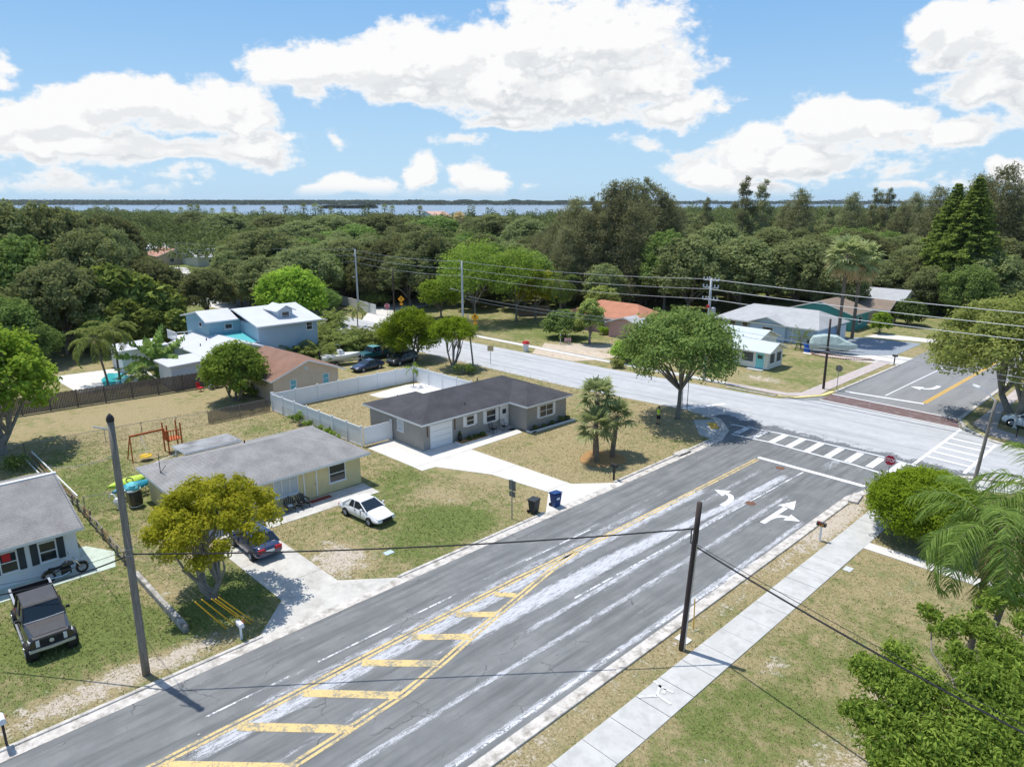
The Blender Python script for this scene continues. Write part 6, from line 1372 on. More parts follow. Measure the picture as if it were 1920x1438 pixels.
def car(name, label, cat, loc, rz, paint, L, W, body, cab, wb, wr, roof_m=None, group=None, mirrors=True, grille_z=(.42,.60), lamps=None, tails=None, wheelw=.2, nposts=1, truck=False, rimm=None, cp=.0, wx=0.):
    """body: stations (x, zb, zt, wb, wm, wt); cab: (x rear base, x rear top, x front top, x front base, z belt, z roof, half base, half top)"""
    h = thing(name, label, cat, loc, rz, group)
    q = MB(); q.loft([ring(*s) for s in body]); b = q.build('body', paint, h, smooth=True)
    if truck: bv = b.modifiers.new('bevel', 'BEVEL'); bv.width = .03; bv.segments = 2; bv.limit_method = 'ANGLE'; bv.angle_limit = R(30); b.data.polygons.foreach_set('use_smooth', [False]*len(b.data.polygons))
    else: ss = b.modifiers.new('sub', 'SUBSURF'); ss.levels = 1; ss.render_levels = 2
    x0, x1, x2, x3, zb, zr, hb, ht = cab
    low = lambda k=0.: [(x0-k,-hb,zb),(x3+k,-hb,zb),(x3+k,hb,zb),(x0-k,hb,zb)]; top = [(x1,-ht,zr-.07),(x2,-ht,zr-.07),(x2,ht,zr-.07),(x1,ht,zr-.07)]
    q = MB(); q.loft([[(p[0],p[1],zb-.04) for p in low()], top]); q.build('window', M_carglass, h)
    q = MB(); q.loft([[(x1-.03,-ht-.02,zr-.08),(x2+.04,-ht-.02,zr-.08),(x2+.04,ht+.02,zr-.08),(x1-.03,ht+.02,zr-.08)],[(x1+.04,-ht+.02,zr-.015),(x2-.05,-ht+.02,zr-.015),(x2-.05,ht-.02,zr-.015),(x1+.04,ht-.02,zr-.015)],[(x1+.25,-ht+.15,zr),(x2-.3,-ht+.15,zr),(x2-.3,ht-.15,zr),(x1+.25,ht-.15,zr)]]); q.build('roof', roof_m or paint, h, smooth=False, bevel=.02)
    for s in (-1, 1):
        e = s*.012
        q = MB(); q.tube([(x0,s*hb+e,zb-.03),(x1,s*ht+e,zr-.06)], [.06,.045], 6); q.build('pillar', paint, h); q = MB(); q.tube([(x3,s*hb+e,zb-.03),(x2,s*ht+e,zr-.06)], [.045,.04], 6); q.build('pillar', paint, h)
        for k in range(nposts):
            u = (k+1)/(nposts+1); xa = x0+(x3-x0)*u-.05; xb = x1+(x2-x1)*u-.02; q = MB(); q.tube([(xa,s*hb+e,zb-.03),(xb,s*ht+e,zr-.06)], .035, 6); q.build('pillar', paint, h)
    if cp:
        for s in (-1, 1):
            q = MB(); e = s*.022; lo_ = lambda u: Vector((x0+(x3-x0)*u, s*hb+e, zb-.03)); hi_ = lambda u: Vector((x1+(x2-x1)*u, s*ht+e, zr-.05)); q.loft([[tuple(lo_(0)), tuple(lo_(cp)), tuple(hi_(cp*.55)), tuple(hi_(0))], [tuple(v-Vector((0,s*.06,0))) for v in (lo_(0), lo_(cp), hi_(cp*.55), hi_(0))]]); q.build('quarter_panel', paint, h)
    for x in (-wb/2+wx, wb/2+wx):
        for s in (-1, 1):
            q = MB(); n = 18; yy = s*(W/2-.045); q.loft([[(x+wr*1.14*math.cos(2*math.pi*j/n), yy-s*.3, wr+wr*1.14*math.sin(2*math.pi*j/n)) for j in range(n)],[(x+wr*1.14*math.cos(2*math.pi*j/n), yy+s*.05, wr+wr*1.14*math.sin(2*math.pi*j/n)) for j in range(n)]]); q.build('wheel_arch', M_dark, h)
            wheel(h, x, s*(W/2-wheelw*.42+(.09 if truck else .03)), wr, wheelw, rimm)
    xf, xr = body[-1][0], body[0][0]
    g0, g1 = grille_z; fw = body[-1][4]
    q = MB(); q.box(xf-.06,xf+.012,-fw*.55,fw*.55,g0,g1); q.build('grille', M_dark, h)
    lz = lamps or (g0+.02, g1+.04, .34)
    for s in (-1, 1):
        yo = body[-1][4]*(1.0 if truck else .98); yi = yo-lz[2]; dx = .025 if truck else -.02
        q = MB(); q.loft([[(xf+dx-(0 if y == s*yi else .07),y,z_) for y, z_ in ((s*yi,lz[0]),(s*yo,lz[0]),(s*yo,lz[1]),(s*yi,lz[1]))],[(xf-.35,y*1.0,z_) for y, z_ in ((s*yi,lz[0]),(s*yo,lz[0]),(s*yo,lz[1]),(s*yi,lz[1]))]]); q.build('headlight', M_lens, h, bevel=.012)
        tz = tails or (body[0][2]-.28, body[0][2]-.08, .3); yr = body[0][4]
        q = MB(); q.box(xr-.015,xr+.1,*sorted((s*(yr-tz[2]), s*(yr+.005))),tz[0],tz[1]); q.build('tail_light', M_tail, h, bevel=.01)
        if mirrors: q = MB(); mx = x3-.35; q.tube([(mx,s*hb,zb+.05),(mx+.02,s*(W/2+.06),zb+.1)], .03, 5); q.cbox((mx,s*(W/2+.10),zb+.12), (.12,.16,.13)); q.build('mirror', paint if not truck else M_dark, h, bevel=.02)
        q = MB(); q.box((x0+x3)/2+.05,(x0+x3)/2+.2,*sorted((s*(W/2-.03), s*(W/2+.012))),zb-.16,zb-.12); q.build('door_handle', M_dark, h)
        q = MB(); q.box(x3-.62,x3-.605,*sorted((s*(W/2-.06), s*(W/2+.002))),.35,zb-.02); q.build('door_seam', M_dark, h)
    q = MB(); q.box(xr-.02,xr+.05,-.26,.26,body[0][1]+.22,body[0][1]+.36); q.build('number_plate', M_plate, h)
    q = MB(); q.box(xf-.04,xf+.02,-fw*.6,fw*.6,body[-1][1]+.03,body[-1][1]+.1); q.build('air_intake', M_dark, h)
    return h
def coupe_body(L, W, hood=.82, belt=.95, boot=.98):
    a = L/2; w = W/2
    return [(-a,.40,boot-.22,w*.72,w*.84,w*.66),(-a+.12,.28,boot-.03,w*.86,w*.95,w*.76),(-a+.7,.22,boot,w*.92,w*1.0,w*.86),(-.3,.2,belt,w*.94,w*1.0,w*.88),(a-1.45,.2,belt-.02,w*.94,w*1.0,w*.88),(a-.75,.22,hood+.02,w*.92,w*.99,w*.82),(a-.18,.26,hood-.14,w*.84,w*.94,w*.70),(a,.36,hood-.28,w*.70,w*.82,w*.58)]
car('coupe_car', 'white two door coupe parked on the lawn before the yellow bungalow', 'car', (-38.55,23.42,0), R(6), C_white, 4.35, 1.72, coupe_body(4.35,1.72), (-1.62,-.9,.12,.98,.90,1.37,.77,.60), 2.5, .30, cp=.26)
car('hatchback_car', 'dark blue car seen from its tail under the yellow green tree', 'car', (-39.5,15.95,0), math.pi, C_blue, 4.3, 1.75, coupe_body(4.3,1.75,.85,.98,1.02), (-1.7,-1.1,.25,1.05,.94,1.44,.79,.62), 2.55, .31, cp=.12, tails=(.68,.90,.42), nposts=2)
car('coupe_car', 'dark navy coupe parked outside the white fence behind the tan house', 'car', (-75.4,47.1,0), R(-84), C_navy, 4.5, 1.78, coupe_body(4.5,1.78,.8,.92,.98), (-1.8,-.95,.1,.95,.88,1.30,.79,.58), 2.6, .32, cp=.2)
car('suv_car', 'black sport utility car under the large dome shaped tree', 'car', (-75.3,52.4,0), R(-80), C_black, 4.6, 1.82, coupe_body(4.6,1.82,.98,1.08,1.12), (-2.1,-1.75,.15,1.0,1.05,1.62,.82,.66), 2.65, .35, nposts=2)
car('suv_car', 'white car facing the road behind the corner tree crown', 'car', (*ground(1180,662),0), R(-60), C_white, 4.8, 1.9, coupe_body(4.8,1.9,1.02,1.15,1.18), (-2.2,-1.85,.2,1.1,1.1,1.75,.86,.70), 2.8, .37, nposts=2, grille_z=(.5,.78))
g = ground(1932, 806); car('suv_car', 'white car at the edge of the frame under the olive oak', 'car', (g[0],g[1]+.5,0), R(170), C_white, 4.8, 1.9, coupe_body(4.8,1.9,1.02,1.15,1.18), (-2.2,-1.85,.2,1.1,1.1,1.7,.86,.70), 2.8, .37, nposts=2)
def pickup(label, loc, rz, paint, L, W, lift, wr, roof_m=None, detail=False, wb=3.5, hi=.55, group=None, bl=1.95, wx=.4):
    a = L/2; w = W/2; z = lift
    body = [(-a+bl,z,z+.72,w*.9,w*.98,w*.95),(a-1.65,z,z+.74,w*.92,w,w*.93),(a-1.0,z+.02,z+.73,w*.92,w,w*.90),(a-.16,z+.05,z+.69,w*.9,w*.97,w*.86),(a,z+.1,z+.60,w*.84,w*.94,w*.80)]
    h = car('pickup_truck', label, 'pickup truck', loc, rz, paint, L, W, body, (-a+bl+.06,-a+bl+.25,a-1.95,a-1.50,z+.72,z+.72+hi+.12,w*.90,w*.76), wb, wr, roof_m, group, True, (z+.16,z+.5), (z+.20,z+.54,.42), (z+.3,z+.6,.14), .30, 1, True, wx=wx)
    q = MB(); x0, x1 = -a, -a+bl           # bed: floor, sides, tailgate
    q.box(x0,x1,-w*.92,w*.92,z,z+.22); q.build('bed', M_dark, h)
    for s in (-1, 1): q = MB(); q.loft([[(xx,s*w*.86,z+.1),(xx,s*w*.98,z+.1),(xx,s*w*.98,z+.66),(xx,s*w*.95,z+.74),(xx,s*w*.86,z+.74)] for xx in (x0,x1)]); q.build('bed_side', paint, h); q = MB(); q.box(x0,x1,*sorted((s*w*.855,s*w*.965)),z+.741,z+.765); q.build('bed_rail', M_galv if detail else M_dark, h)
    q = MB(); q.box(x0-.03,x0+.06,-w*.86,w*.86,z+.2,z+.74); q.build('tailgate', paint, h); q = MB(); q.box(x0-.16,x0-.05,-w*.9,w*.9,z+.04,z+.17); q.build('bumper', M_chrome, h)
    q = MB(); q.loft([[(a-.05,y*.98,zz),(a+.12-.1*abs(y)/w,y,zz),(a+.12-.1*abs(y)/w,y,zz+.14),(a-.05,y*.98,zz+.14)] for y, zz in ((-w*.98,z-.02),(-w*.6,z),(0,z),(w*.6,z),(w*.98,z-.02))]); q.build('bumper', M_bumper, h)
    for s in (-1, 1): q = MB(); q.tube([(-wb/2+.55+wx,s*(w+.05),z-.08),(wb/2-.55+wx,s*(w+.05),z-.08)], .055, 8); q.build('side_step', M_galv if detail else M_dark, h)
    q = MB(); q.box(-a+.2,a-.4,-w*.6,w*.6,z-.16,z+.05); q.tube([(wb/2+wx,-w,wr),(wb/2+wx,w,wr)], .07, 8); q.tube([(-wb/2+wx,-w,wr),(-wb/2+wx,w,wr)], .07, 8); q.build('chassis', M_dark, h)
    if detail:
        q = MB(); q.tube([(a-1.52,-w*.88,z+.755),(a-1.46,0,z+.765),(a-1.52,w*.88,z+.755)], .03, 6); q.build('wiper_cowl', M_galv, h)
        q = MB(); q.loft([[(a-1.42,-w*.84,z+.735),(a-1.42,w*.84,z+.735),(a-1.42,w*.84,z+.757),(a-1.42,-w*.84,z+.757)],[(a-.14,-w*.68,z+.67),(a-.14,w*.68,z+.67),(a-.14,w*.68,z+.705),(a-.14,-w*.68,z+.705)]]); q.build('hood', roof_m, h, bevel=.01)
        q = MB(); q.lathe([(.10,0),(.10,.02),(.07,.03),(.0,.03)], n=16); 
        for i, p in enumerate(q.v): q.v[i] = Vector((a+.03+p.z, p.y, z+.36+p.x))
        q.build('emblem', M_bumper, h)
        q = MB(); q.tube([(a+.02,-w*.5,z+.30),(a+.02,w*.5,z+.30)], .02, 6); q.tube([(a+.02,-w*.5,z+.42),(a+.02,w*.5,z+.42)], .02, 6); q.build('grille_bar', M_dark, h)
    return h
pickup('lifted black pickup truck with chrome bumper parked on the grass', (-38.72,4.5,0), R(-2), C_black, 5.8, 1.92, .60, .45, M_roofmatte, True, 3.7, .62, wx=.5)
pickup('dark teal pickup truck beside the white boat behind the tan house', (-80.2,51.4,0), R(-86), C_teal, 5.2, 1.85, .42, .36, carpaint('paint_pale_teal', (.14,.36,.36)), False, 3.2, .58, bl=1.9, wx=.2)

# motorcycle against the white house
h = thing('motorcycle', 'black cruiser motorcycle on the painted slab by the white house', 'motorcycle', (-43.75,6.6,.03), R(90))
for x in (-.8, .85): wheel(h, x, 0, .33, .13, M_galv, 8)
q = MB(); q.tube([(-.15,0,.72),(.15,0,.84),(.45,0,.80)], [.10,.17,.09], 10); q.build('fuel_tank', C_black, h, smooth=True)
q = MB(); q.loft([[(x,-w,z),(x,w,z),(x,w*.9,z+.10),(x,-w*.9,z+.10)] for x, w, z in ((-.78,.09,.72),(-.5,.14,.66),(-.15,.12,.66))]); q.build('seat', M_rubber, h, bevel=.02)
q = MB(); q.tube([(.5,0,.88),(.72,.0,.52),(.85,.09,.33)], .03, 6); q.tube([(.85,-.09,.33),(.56,-.09,.9)], .03, 6); q.tube([(.85,.09,.33),(.56,.09,.9)], .03, 6); q.build('fork', M_chrome, h)
q = MB(); q.tube([(.35,-.42,1.05),(.5,-.3,1.0),(.55,0,.95),(.5,.3,1.0),(.35,.42,1.05)], .018, 6); q.build('handlebar', M_chrome, h)
q = MB(); q.cbox((.05,0,.42), (.5,.3,.36)); q.tube([(.5,0,.7),(-.1,0,.62),(-.8,0,.34)], .04, 6); q.build('engine', M_dark, h, bevel=.03)
q = MB(); q.tube([(.2,-.18,.35),(-.2,-.2,.25),(-.9,-.2,.3)], [.035,.04,.05], 8); q.build('exhaust', M_chrome, h)
q = MB(); q.loft([[(.85+.39*math.cos(a),-.08,.33+.39*math.sin(a)),(.85+.39*math.cos(a),.08,.33+.39*math.sin(a)),(.85+.36*math.cos(a),.08,.33+.36*math.sin(a)),(.85+.36*math.cos(a),-.08,.33+.36*math.sin(a))] for a in np.linspace(.3,2.4,8)]); q.loft([[(-.8+.40*math.cos(a),-.09,.33+.40*math.sin(a)),(-.8+.40*math.cos(a),.09,.33+.40*math.sin(a)),(-.8+.37*math.cos(a),.09,.33+.37*math.sin(a)),(-.8+.37*math.cos(a),-.09,.33+.37*math.sin(a))] for a in np.linspace(.5,3.0,8)]); q.build('fender', C_black, h)
q = MB(); q.lathe([(.0,0),(.08,.02),(.09,.1),(.0,.14)], (.62,0,.80), 10); q.build('headlight', M_lens, h)
for s in (-1, 1): q = MB(); q.tube([(.4,s*.35,1.04),(.36,s*.4,1.2)], .008, 4); q.cbox((.35,s*.42,1.22), (.03,.12,.08)); q.build('mirror', M_chrome, h)
h = thing('motorcycle', 'smaller dark motorcycle part standing behind the cruiser', 'motorcycle', (0,0,0)) if False else None

# boats
def boat_hull(L, W, H, m, root, n=12):
    rings = []
    for i in range(n+1):
        u = i/n; x = -L/2+L*u; w = W/2*(1 if u < .45 else max(.02, (1-((u-.45)/.55)**2.2))); k = .55*H*max(0, (u-.5)/.5)**2
        rings.append([(x,-w,H),(x,-w*.93,H*.55),(x,-w*.55,k*.7+.12*H),(x,0,k*.7),(x,w*.55,k*.7+.12*H),(x,w*.93,H*.55),(x,w,H)])
    q = MB(); q.loft(rings); return q.build('hull', m, root, smooth=False)
M_gel = mat('boat_gelcoat', (.74,.74,.72), .3, coat=.4, dirt=(.55,.53,.48), dirt_amt=.2)
h = thing('motor_boat', 'white open motor boat on a trailer next to the teal pickup', 'boat', (-80.3,46.2,.55), R(80)); boat_hull(5.4,2.0,.85,M_gel,h)
q = MB(); q.loft([[(-.5,-.4,.86),(.5,-.4,.86),(.5,.4,.86),(-.5,.4,.86)],[(-.3,-.32,1.45),(.2,-.32,1.45),(.2,.32,1.45),(-.3,.32,1.45)]]); q.build('console', M_gel, h, bevel=.03)
q = MB(); q.box(-2.2,-1.5,-.8,.8,.86,1.0); q.build('seat', M_trim, h); q = MB(); q.tube([(-2.75,0,.2),(-2.85,0,1.2)], .11, 8); q.cbox((-2.85,0,1.35), (.35,.3,.4)); q.build('outboard', M_dark, h, bevel=.04)
q = MB(); q.tube([(-2.4,-.6,-.2),(2.6,-.1,-.15),(3.6,0,-.1)], .05, 6); q.tube([(-2.4,.6,-.2),(2.6,.1,-.15)], .05, 6); q.build('trailer', M_galv, h)
for s in (-1,1): wheel(h, -1.0, s*1.05, .28, .18); 
for c in [c for c in h.children if c.name.startswith('wheel')]: c.location.z = -.55
q = MB(); q.tube([(-.3,-.75,.85),(-.3,-.75,2.1),(-.3,.75,2.1),(-.3,.75,.85)], .03, 6); q.build('rail', M_chrome, h)
g = ground(1556, 664); M_tarp = mat('boat_tarp', (.38,.465,.445), .8, var=.14, vscale=2.2, dirt=(.28,.36,.36), dirt_amt=.35, dirt_scale=1.2)
h = thing('covered_boat', 'boat under a pale grey green tarp parked before the blue garage', 'boat', (g[0],g[1]+.8,.45), R(25)); boat_hull(6.2,2.3,1.0,M_tarp,h)
q = MB(); rings = []
for i, (x, zt, w) in enumerate(((-3.15,1.15,.75),(-2.7,1.95,1.0),(-1.2,2.25,1.08),(.4,2.15,1.08),(1.4,1.6,.95),(2.5,1.15,.55),(3.05,1.0,.08))):
    rings.append([(x,-w-.07,.55),(x,-w-.05,1.0),(x,-w*.72,zt-.16),(x,-w*.2,zt+.04*(i%2)),(x,w*.2,zt),(x,w*.72,zt-.16),(x,w+.05,1.0),(x,w+.07,.55)])
q.loft(rings); q.build('tarp', M_tarp, h)
q = MB(); q.tube([(-2.6,-.7,-.1),(3.0,-.1,0),(4.1,0,.05)], .06, 6); q.tube([(-2.6,.7,-.1),(3.0,.1,0)], .06, 6); q.build('trailer', M_galv, h); q = MB(); q.cbox((-3.25,0,.75), (.4,.5,1.1)); q.build('outboard', M_dark, h, bevel=.08)
for s in (-1,1): wheel(h, -.6, s*1.15, .3, .2)
for c in [c for c in h.children if c.name.startswith('wheel')]: c.location.z = -.45
h = thing('brick_edging', 'curved reddish brick edging round the bed before the covered boat', 'edging', (-36,97,0)); q = MB((-36,97,0))
arc = [(-40.2,97.8),(-39.6,96.9),(-37.8,96.6),(-35.5,97.0),(-33.4,97.9),(-32.2,98.9),(-32.9,99.3),(-35,98.7),(-38,98.0),(-40,98.2)]
for a, b in zip(arc, arc[1:]):
    for p in run_pts(a, b, .32)[:-1]: q.cbox((p.x,p.y,.07), (.24,.2,.2))
q.build('brick', mat('edging_brick', (.34,.19,.14), .9, var=.3, vscale=4), h)

# kayaks, watercraft and clutter at the yellow bungalow
def kayak(label, loc, rz, tilt, m, L=3.0, W=.72):
    h = thing('kayak', label, 'kayak', loc, rz); q = MB(); q.xf = Matrix.Rotation(tilt,4,'X'); rings = []
    for i in range(13):
        u = i/12; x = -L/2+L*u; w = W/2*max(.03, math.sin(math.pi*min(max(u,.02),.98))**.6); zc = .18*abs(u-.5)**2*2
        rings.append([(x,-w,.16+zc),(x,-w*.8,.03+zc),(x,0,zc-.03),(x,w*.8,.03+zc),(x,w,.16+zc),(x,w*.5,.24+zc),(x,-w*.5,.24+zc)])
    q.loft(rings); q.build('hull', m, h, smooth=True); q = MB(); q.xf = Matrix.Rotation(tilt,4,'X'); q.lathe([(.26,.225),(.26,.27),(.2,.265),(.2,.215)], n=14); q.build('cockpit_rim', M_dark, h); return h
kayak('lime green kayak on the rack beside the bungalow roof edge', (-53.9,12.95,.95), R(100), R(35), mat('lime_plastic', (.50,.66,.08), .4)); kayak('teal blue kayak lying next to the lime green one', (-53.2,13.0,.75), R(100), R(40), mat('teal_plastic', (.02,.25,.36), .4))
h = thing('kayak_rack', 'low steel rack that carries the two kayaks', 'rack', (-53.5,13,0)); 
for y in (12.2,13.7): q = MB((-53.5,13,0)); q.tube([(-54.4,y,0),(-54.4,y,.92),(-52.8,y,.70),(-52.8,y,0)], .03, 6); q.build('frame', M_steel, h)
h = thing('watercraft', 'upright black hulled watercraft with crumpled blue cover by the bungalow', 'boat', (-51.3,12.6,0), R(20)); q = MB(); rings = [[(x,-w,z),(x+.2,-w*.6,z),(x+.25,0,z),(x+.2,w*.6,z),(x,w,z),(x-.5,w*.8,z),(x-.5,-w*.8,z)] for x, w, z in ((.1,.42,.1),(.12,.5,.4),(.05,.5,1.0),(.0,.48,1.25))]; q.loft(rings); q.build('hull', C_black, h, bevel=.04)
q = MB(); q.loft([[(p[0]*1.04,p[1]*1.05,p[2]) for p in rings[0]], [(p[0]*1.06,p[1]*1.08,.17) for p in rings[0]]]); q.loft([[(p[0]*1.05,p[1]*1.06,1.22) for p in rings[3]], [(p[0]*1.07,p[1]*1.08,1.32) for p in rings[3]]]); q.build('trim', M_trim, h)
r_ = np.random.default_rng(4); q = MB(); q.loft([[(math.cos(a)*s*(1+.18*math.sin(a*5+z*9))-.2, math.sin(a)*s*.95*(1+.15*math.cos(a*4+z*7)), 1.33+z) for a in np.linspace(0,6.283,17)[:-1]] for z, s in ((0,.46),(.15,.48),(.33,.38),(.45,.2),(.47,.02))]); q.build('cover', mat('blue_cover', (.13,.50,.58), .55, var=.3, vscale=4), h)
h = thing('outboard_motor', 'white outboard motor standing by the chain link gate', 'motor', (-51.7,11.55,0), R(30)); q = MB(); q.loft([[(-.22,-.15,.35),(.22,-.15,.35),(.22,.15,.35),(-.22,.15,.35)],[(-.26,-.18,.6),(.26,-.18,.6),(.26,.18,.6),(-.26,.18,.6)],[(-.15,-.12,.85),(.15,-.12,.85),(.15,.12,.85),(-.15,.12,.85)]]); q.build('cowling', M_white, h, bevel=.04); q = MB(); q.tube([(0,0,.36),(0,0,0)], .06, 8); q.build('shaft', M_white, h); q = MB(); q.tube([(-.1,0,.85),(-.3,0,1.1),(-.55,0,1.1),(-.7,0,.8)], .04, 8); q.build('hose', M_white, h)
h = thing('shade_sail', 'small white triangular shade sail at the back corner of the bungalow', 'shade sail', (-53.8,15,0)); o = (-53.8,15,0); q = MB(o); q.loft([[(-55.3,14.2,1.3),(-53.6,16.6,2.4),(-53.0,14.4,2.2)],[(-55.3,14.2,1.33),(-53.6,16.6,2.43),(-53.0,14.4,2.23)]]); q.build('cloth', M_white, h); q = MB(o); q.tube([(-55.3,14.2,0),(-55.3,14.2,1.35)], .03, 6); q.build('post', M_steel, h)
# swing set
M_orangewood = mat('orange_stained_wood', (.42,.105,.03), .7, var=.25, vscale=5)
h = thing('swing_set', 'orange stained wooden swing set with a small tower and yellow disc swing', 'swing set', (-61.3,17,0)); o = (-61.3,17,0)
q = MB(o); q.bar([(-61.2,15.2),(-61.3,18.0)], .1, 2.05, 2.2); q.build('beam', M_orangewood, h)
for dx in (-.7,.7): q = MB(o); q.tube([(-61.2+dx,15.05,0),(-61.2,15.25,2.15)], .05, 6); q.build('leg', M_orangewood, h)
for x in (-61.8,-60.7):
    for y in (18.0,19.1): q = MB(o); q.box(x-.05,x+.05,y-.05,y+.05,0,2.6); q.build('post', M_orangewood, h)
q = MB(o); q.box(-61.85,-60.65,17.95,19.15,1.15,1.22); q.build('platform', M_orangewood, h)
q = MB(o)
for k in range(6): x = -61.75+.2*k; q.box(x-.03,x+.03,17.93,17.97,1.22,2.0); q.box(-60.68,-60.64,18.05+.2*k,18.11+.2*k,1.22,2.0)
q.box(-61.85,-60.65,17.92,17.98,2.0,2.08); q.box(-60.69,-60.63,17.95,19.15,2.0,2.08); q.build('railing', M_orangewood, h)
q = MB(o); q.lathe([(.0,0),(.42,0),(.5,.04),(.46,.1),(.0,.06)], (-60.6,16.1,.35), 18); q.build('swing_seat', mat('yellow_plastic', (.72,.45,.01), .4), h)
q = MB(o)
for a in (0,2.1,4.2): q.tube([(-60.6+.45*math.cos(a),16.1+.45*math.sin(a),.42),(-61.2,16.1,2.05)], .012, 4)
q.build('rope', M_trim, h)
# chairs
def adirondack(label, loc, rz, m):
    h = thing('adirondack_chair', label, 'chair', loc, rz); q = MB(); q.loft([[(.32,-.27,.36),(.32,.27,.36),(.32,.27,.39),(.32,-.27,.39)],[(-.25,-.25,.26),(-.25,.25,.26),(-.25,.25,.29),(-.25,-.25,.29)]]); q.build('seat', m, h)
    q = MB()
    for k in range(5): y = -.24+.12*k; t_ = .95-.10*abs(k-2)*.9; q.loft([[(-.24,y-.05,.25),(-.24,y+.05,.25),(-.21,y+.05,.25),(-.21,y-.05,.25)],[(-.5,y*1.2-.05,t_),(-.5,y*1.2+.05,t_),(-.47,y*1.2+.05,t_),(-.47,y*1.2-.05,t_)]])
    q.build('backrest_slat', m, h)
    for s in (-1,1):
        q = MB(); q.box(-.4,.4,*sorted((s*.28,s*.42)),.56,.585); q.build('armrest', m, h); q = MB(); q.box(.26,.34,*sorted((s*.28,s*.32)),0,.56); q.build('leg', m, h); q = MB(); q.loft([[(.3,s*.27,.2),(.3,s*.30,.2),(.3,s*.30,.32),(.3,s*.27,.32)],[(-.55,s*.27,0),(-.55,s*.30,0),(-.55,s*.30,.1),(-.55,s*.27,.1)]]); q.build('leg', m, h)
    return h
M_chair = mat('dark_resin', (.055,.05,.045), .6)
adirondack('dark adirondack chair with a pale cushion on the bungalow porch', (-43.0,20.05,.032), R(-15), M_chair); adirondack('dark adirondack chair next to the red mat on the porch', (-43.0,21.05,.032), R(5), M_chair)
h = thing('cushion', 'pale cushion lying on the adirondack chair seat', 'cushion', (-42.95,20.05,.41), R(-15)); q = MB(); q.cbox((0,0,.05),(.36,.36,.1)); q.build('pad', mat('pale_cloth', (.5,.52,.52), .9), h, bevel=.03, seg=2)
q = MB(); q.box(-43.6,-43.1,21.75,23.4,.034,.05); tag(q.build('door_mat', mat('red_mat', (.22,.05,.035), .95, var=.2, vscale=8)), 'long dark red mat lying along the porch of the bungalow', 'mat')
def patio(label, loc, rz):
    h = thing('patio_chair', label, 'chair', loc, rz); q = MB(); q.box(-.25,.25,-.25,.25,.40,.43); q.build('seat', M_black, h); q = MB()
    for k in range(5): y = -.2+.1*k; q.tube([(-.25,y,.43),(-.36,y,.95)], .012, 4)
    q.tube([(-.24,-.25,.43),(-.37,-.25,.97),(-.37,.25,.97),(-.24,.25,.43)], .02, 6); q.build('backrest', M_black, h)
    for x, y in ((.23,.23),(.23,-.23),(-.23,.23),(-.23,-.23)): q = MB(); q.tube([(x,y,.41),(x*1.15,y*1.15,0)], .018, 6); q.build('leg', M_black, h)
    for s in (-1,1): q = MB(); q.tube([(-.3,s*.27,.65),(.2,s*.29,.64),(.24,s*.26,.42)], .018, 6); q.build('armrest', M_black, h)
patio('black metal patio chair under the first shuttered window', (-45.55,41.55,.045), R(10)); patio('black metal patio chair closer to the white front door', (-45.5,42.85,.045), R(-10))
h = thing('plant_pot', 'tall black plant pot beside the white garage door', 'pot', (-45.8,37.75,.15)); q = MB(); q.lathe([(.0,0),(.16,.01),(.22,.3),(.16,.55),(.2,.62),(.17,.62),(.0,.5)], n=14); q.build('pot', M_black, h, smooth=True); q = MB(); q.lathe([(.05,.5),(.14,.75),(.05,.95),(.0,1.0)], n=8); q.build('plant', L_dark, h)
q = MB(); q.box(-45.4,-44.9,43.25,43.95,.047,.06); tag(q.build('door_mat', M_dark), 'small dark mat before the white front door', 'mat')
# patio clutter by the wooden fence
h = thing('folded_umbrella', 'folded red garden umbrella standing by the wooden fence', 'umbrella', (-80.2,28.9,0)); q = MB(); q.tube([(0,0,0),(0,0,2.7)], .03, 6); q.build('pole', M_trim, h); q = MB(); q.loft([[(math.cos(a)*r*(1+.25*math.cos(4*a)), math.sin(a)*r*(1+.25*math.cos(4*a)), z) for a in np.linspace(0,6.283,17)[:-1]] for r, z in ((.20,1.1),(.2,1.6),(.12,2.3),(.03,2.7))]); q.build('canopy', mat('faded_red_cloth', (.45,.07,.08), .8), h); q = MB(); q.lathe([(.0,0),(.25,0),(.25,.08),(.0,.1)], n=12); q.build('base', M_steel, h)
for lb, x, y, m in (('red plastic chair beside the folded umbrella',-79.6,27.7,M_red),('white chair between the red chair and the bushy tree',-79.4,28.9,M_white)):
    h = thing('garden_chair', lb, 'chair', (x,y,0), R(20)); q = MB(); q.box(-.28,.28,-.28,.28,.40,.45); q.build('seat', m, h); q = MB(); q.loft([[(-.26,-.27,.45),(-.26,.27,.45),(-.22,.27,.45),(-.22,-.27,.45)],[(-.4,-.25,1.0),(-.4,.25,1.0),(-.36,.25,1.0),(-.36,-.25,1.0)]]); q.build('backrest', m, h)
    for a, b in ((.25,.25),(.25,-.25),(-.25,.25),(-.25,-.25)): q = MB(); q.tube([(a,b,.4),(a*1.1,b*1.1,0)], .02, 5); q.build('leg', m, h)
h = thing('garden_table', 'dark garden table under the folded umbrella', 'table', (-80.0,29.7,0)); q = MB(); q.lathe([(.0,.70),(.6,.70),(.6,.74),(.0,.74)], n=18); q.build('table_top', M_steel, h)
for a in (.7,2.3,3.9,5.5): q = MB(); q.tube([(.3*math.cos(a),.3*math.sin(a),.7),(.5*math.cos(a),.5*math.sin(a),0)], .02, 5); q.build('leg', M_steel, h)
q = MB(); q.sheet([(-89.3,20.4),(-89.2,22.4),(-91.5,23.8),(-95,24.2),(-96.2,22.6),(-93,21)], .034); wt = q.build('water', mat('pool_water', (.06,.42,.45), .08, spec=.5)); tag(wt, kind='structure')
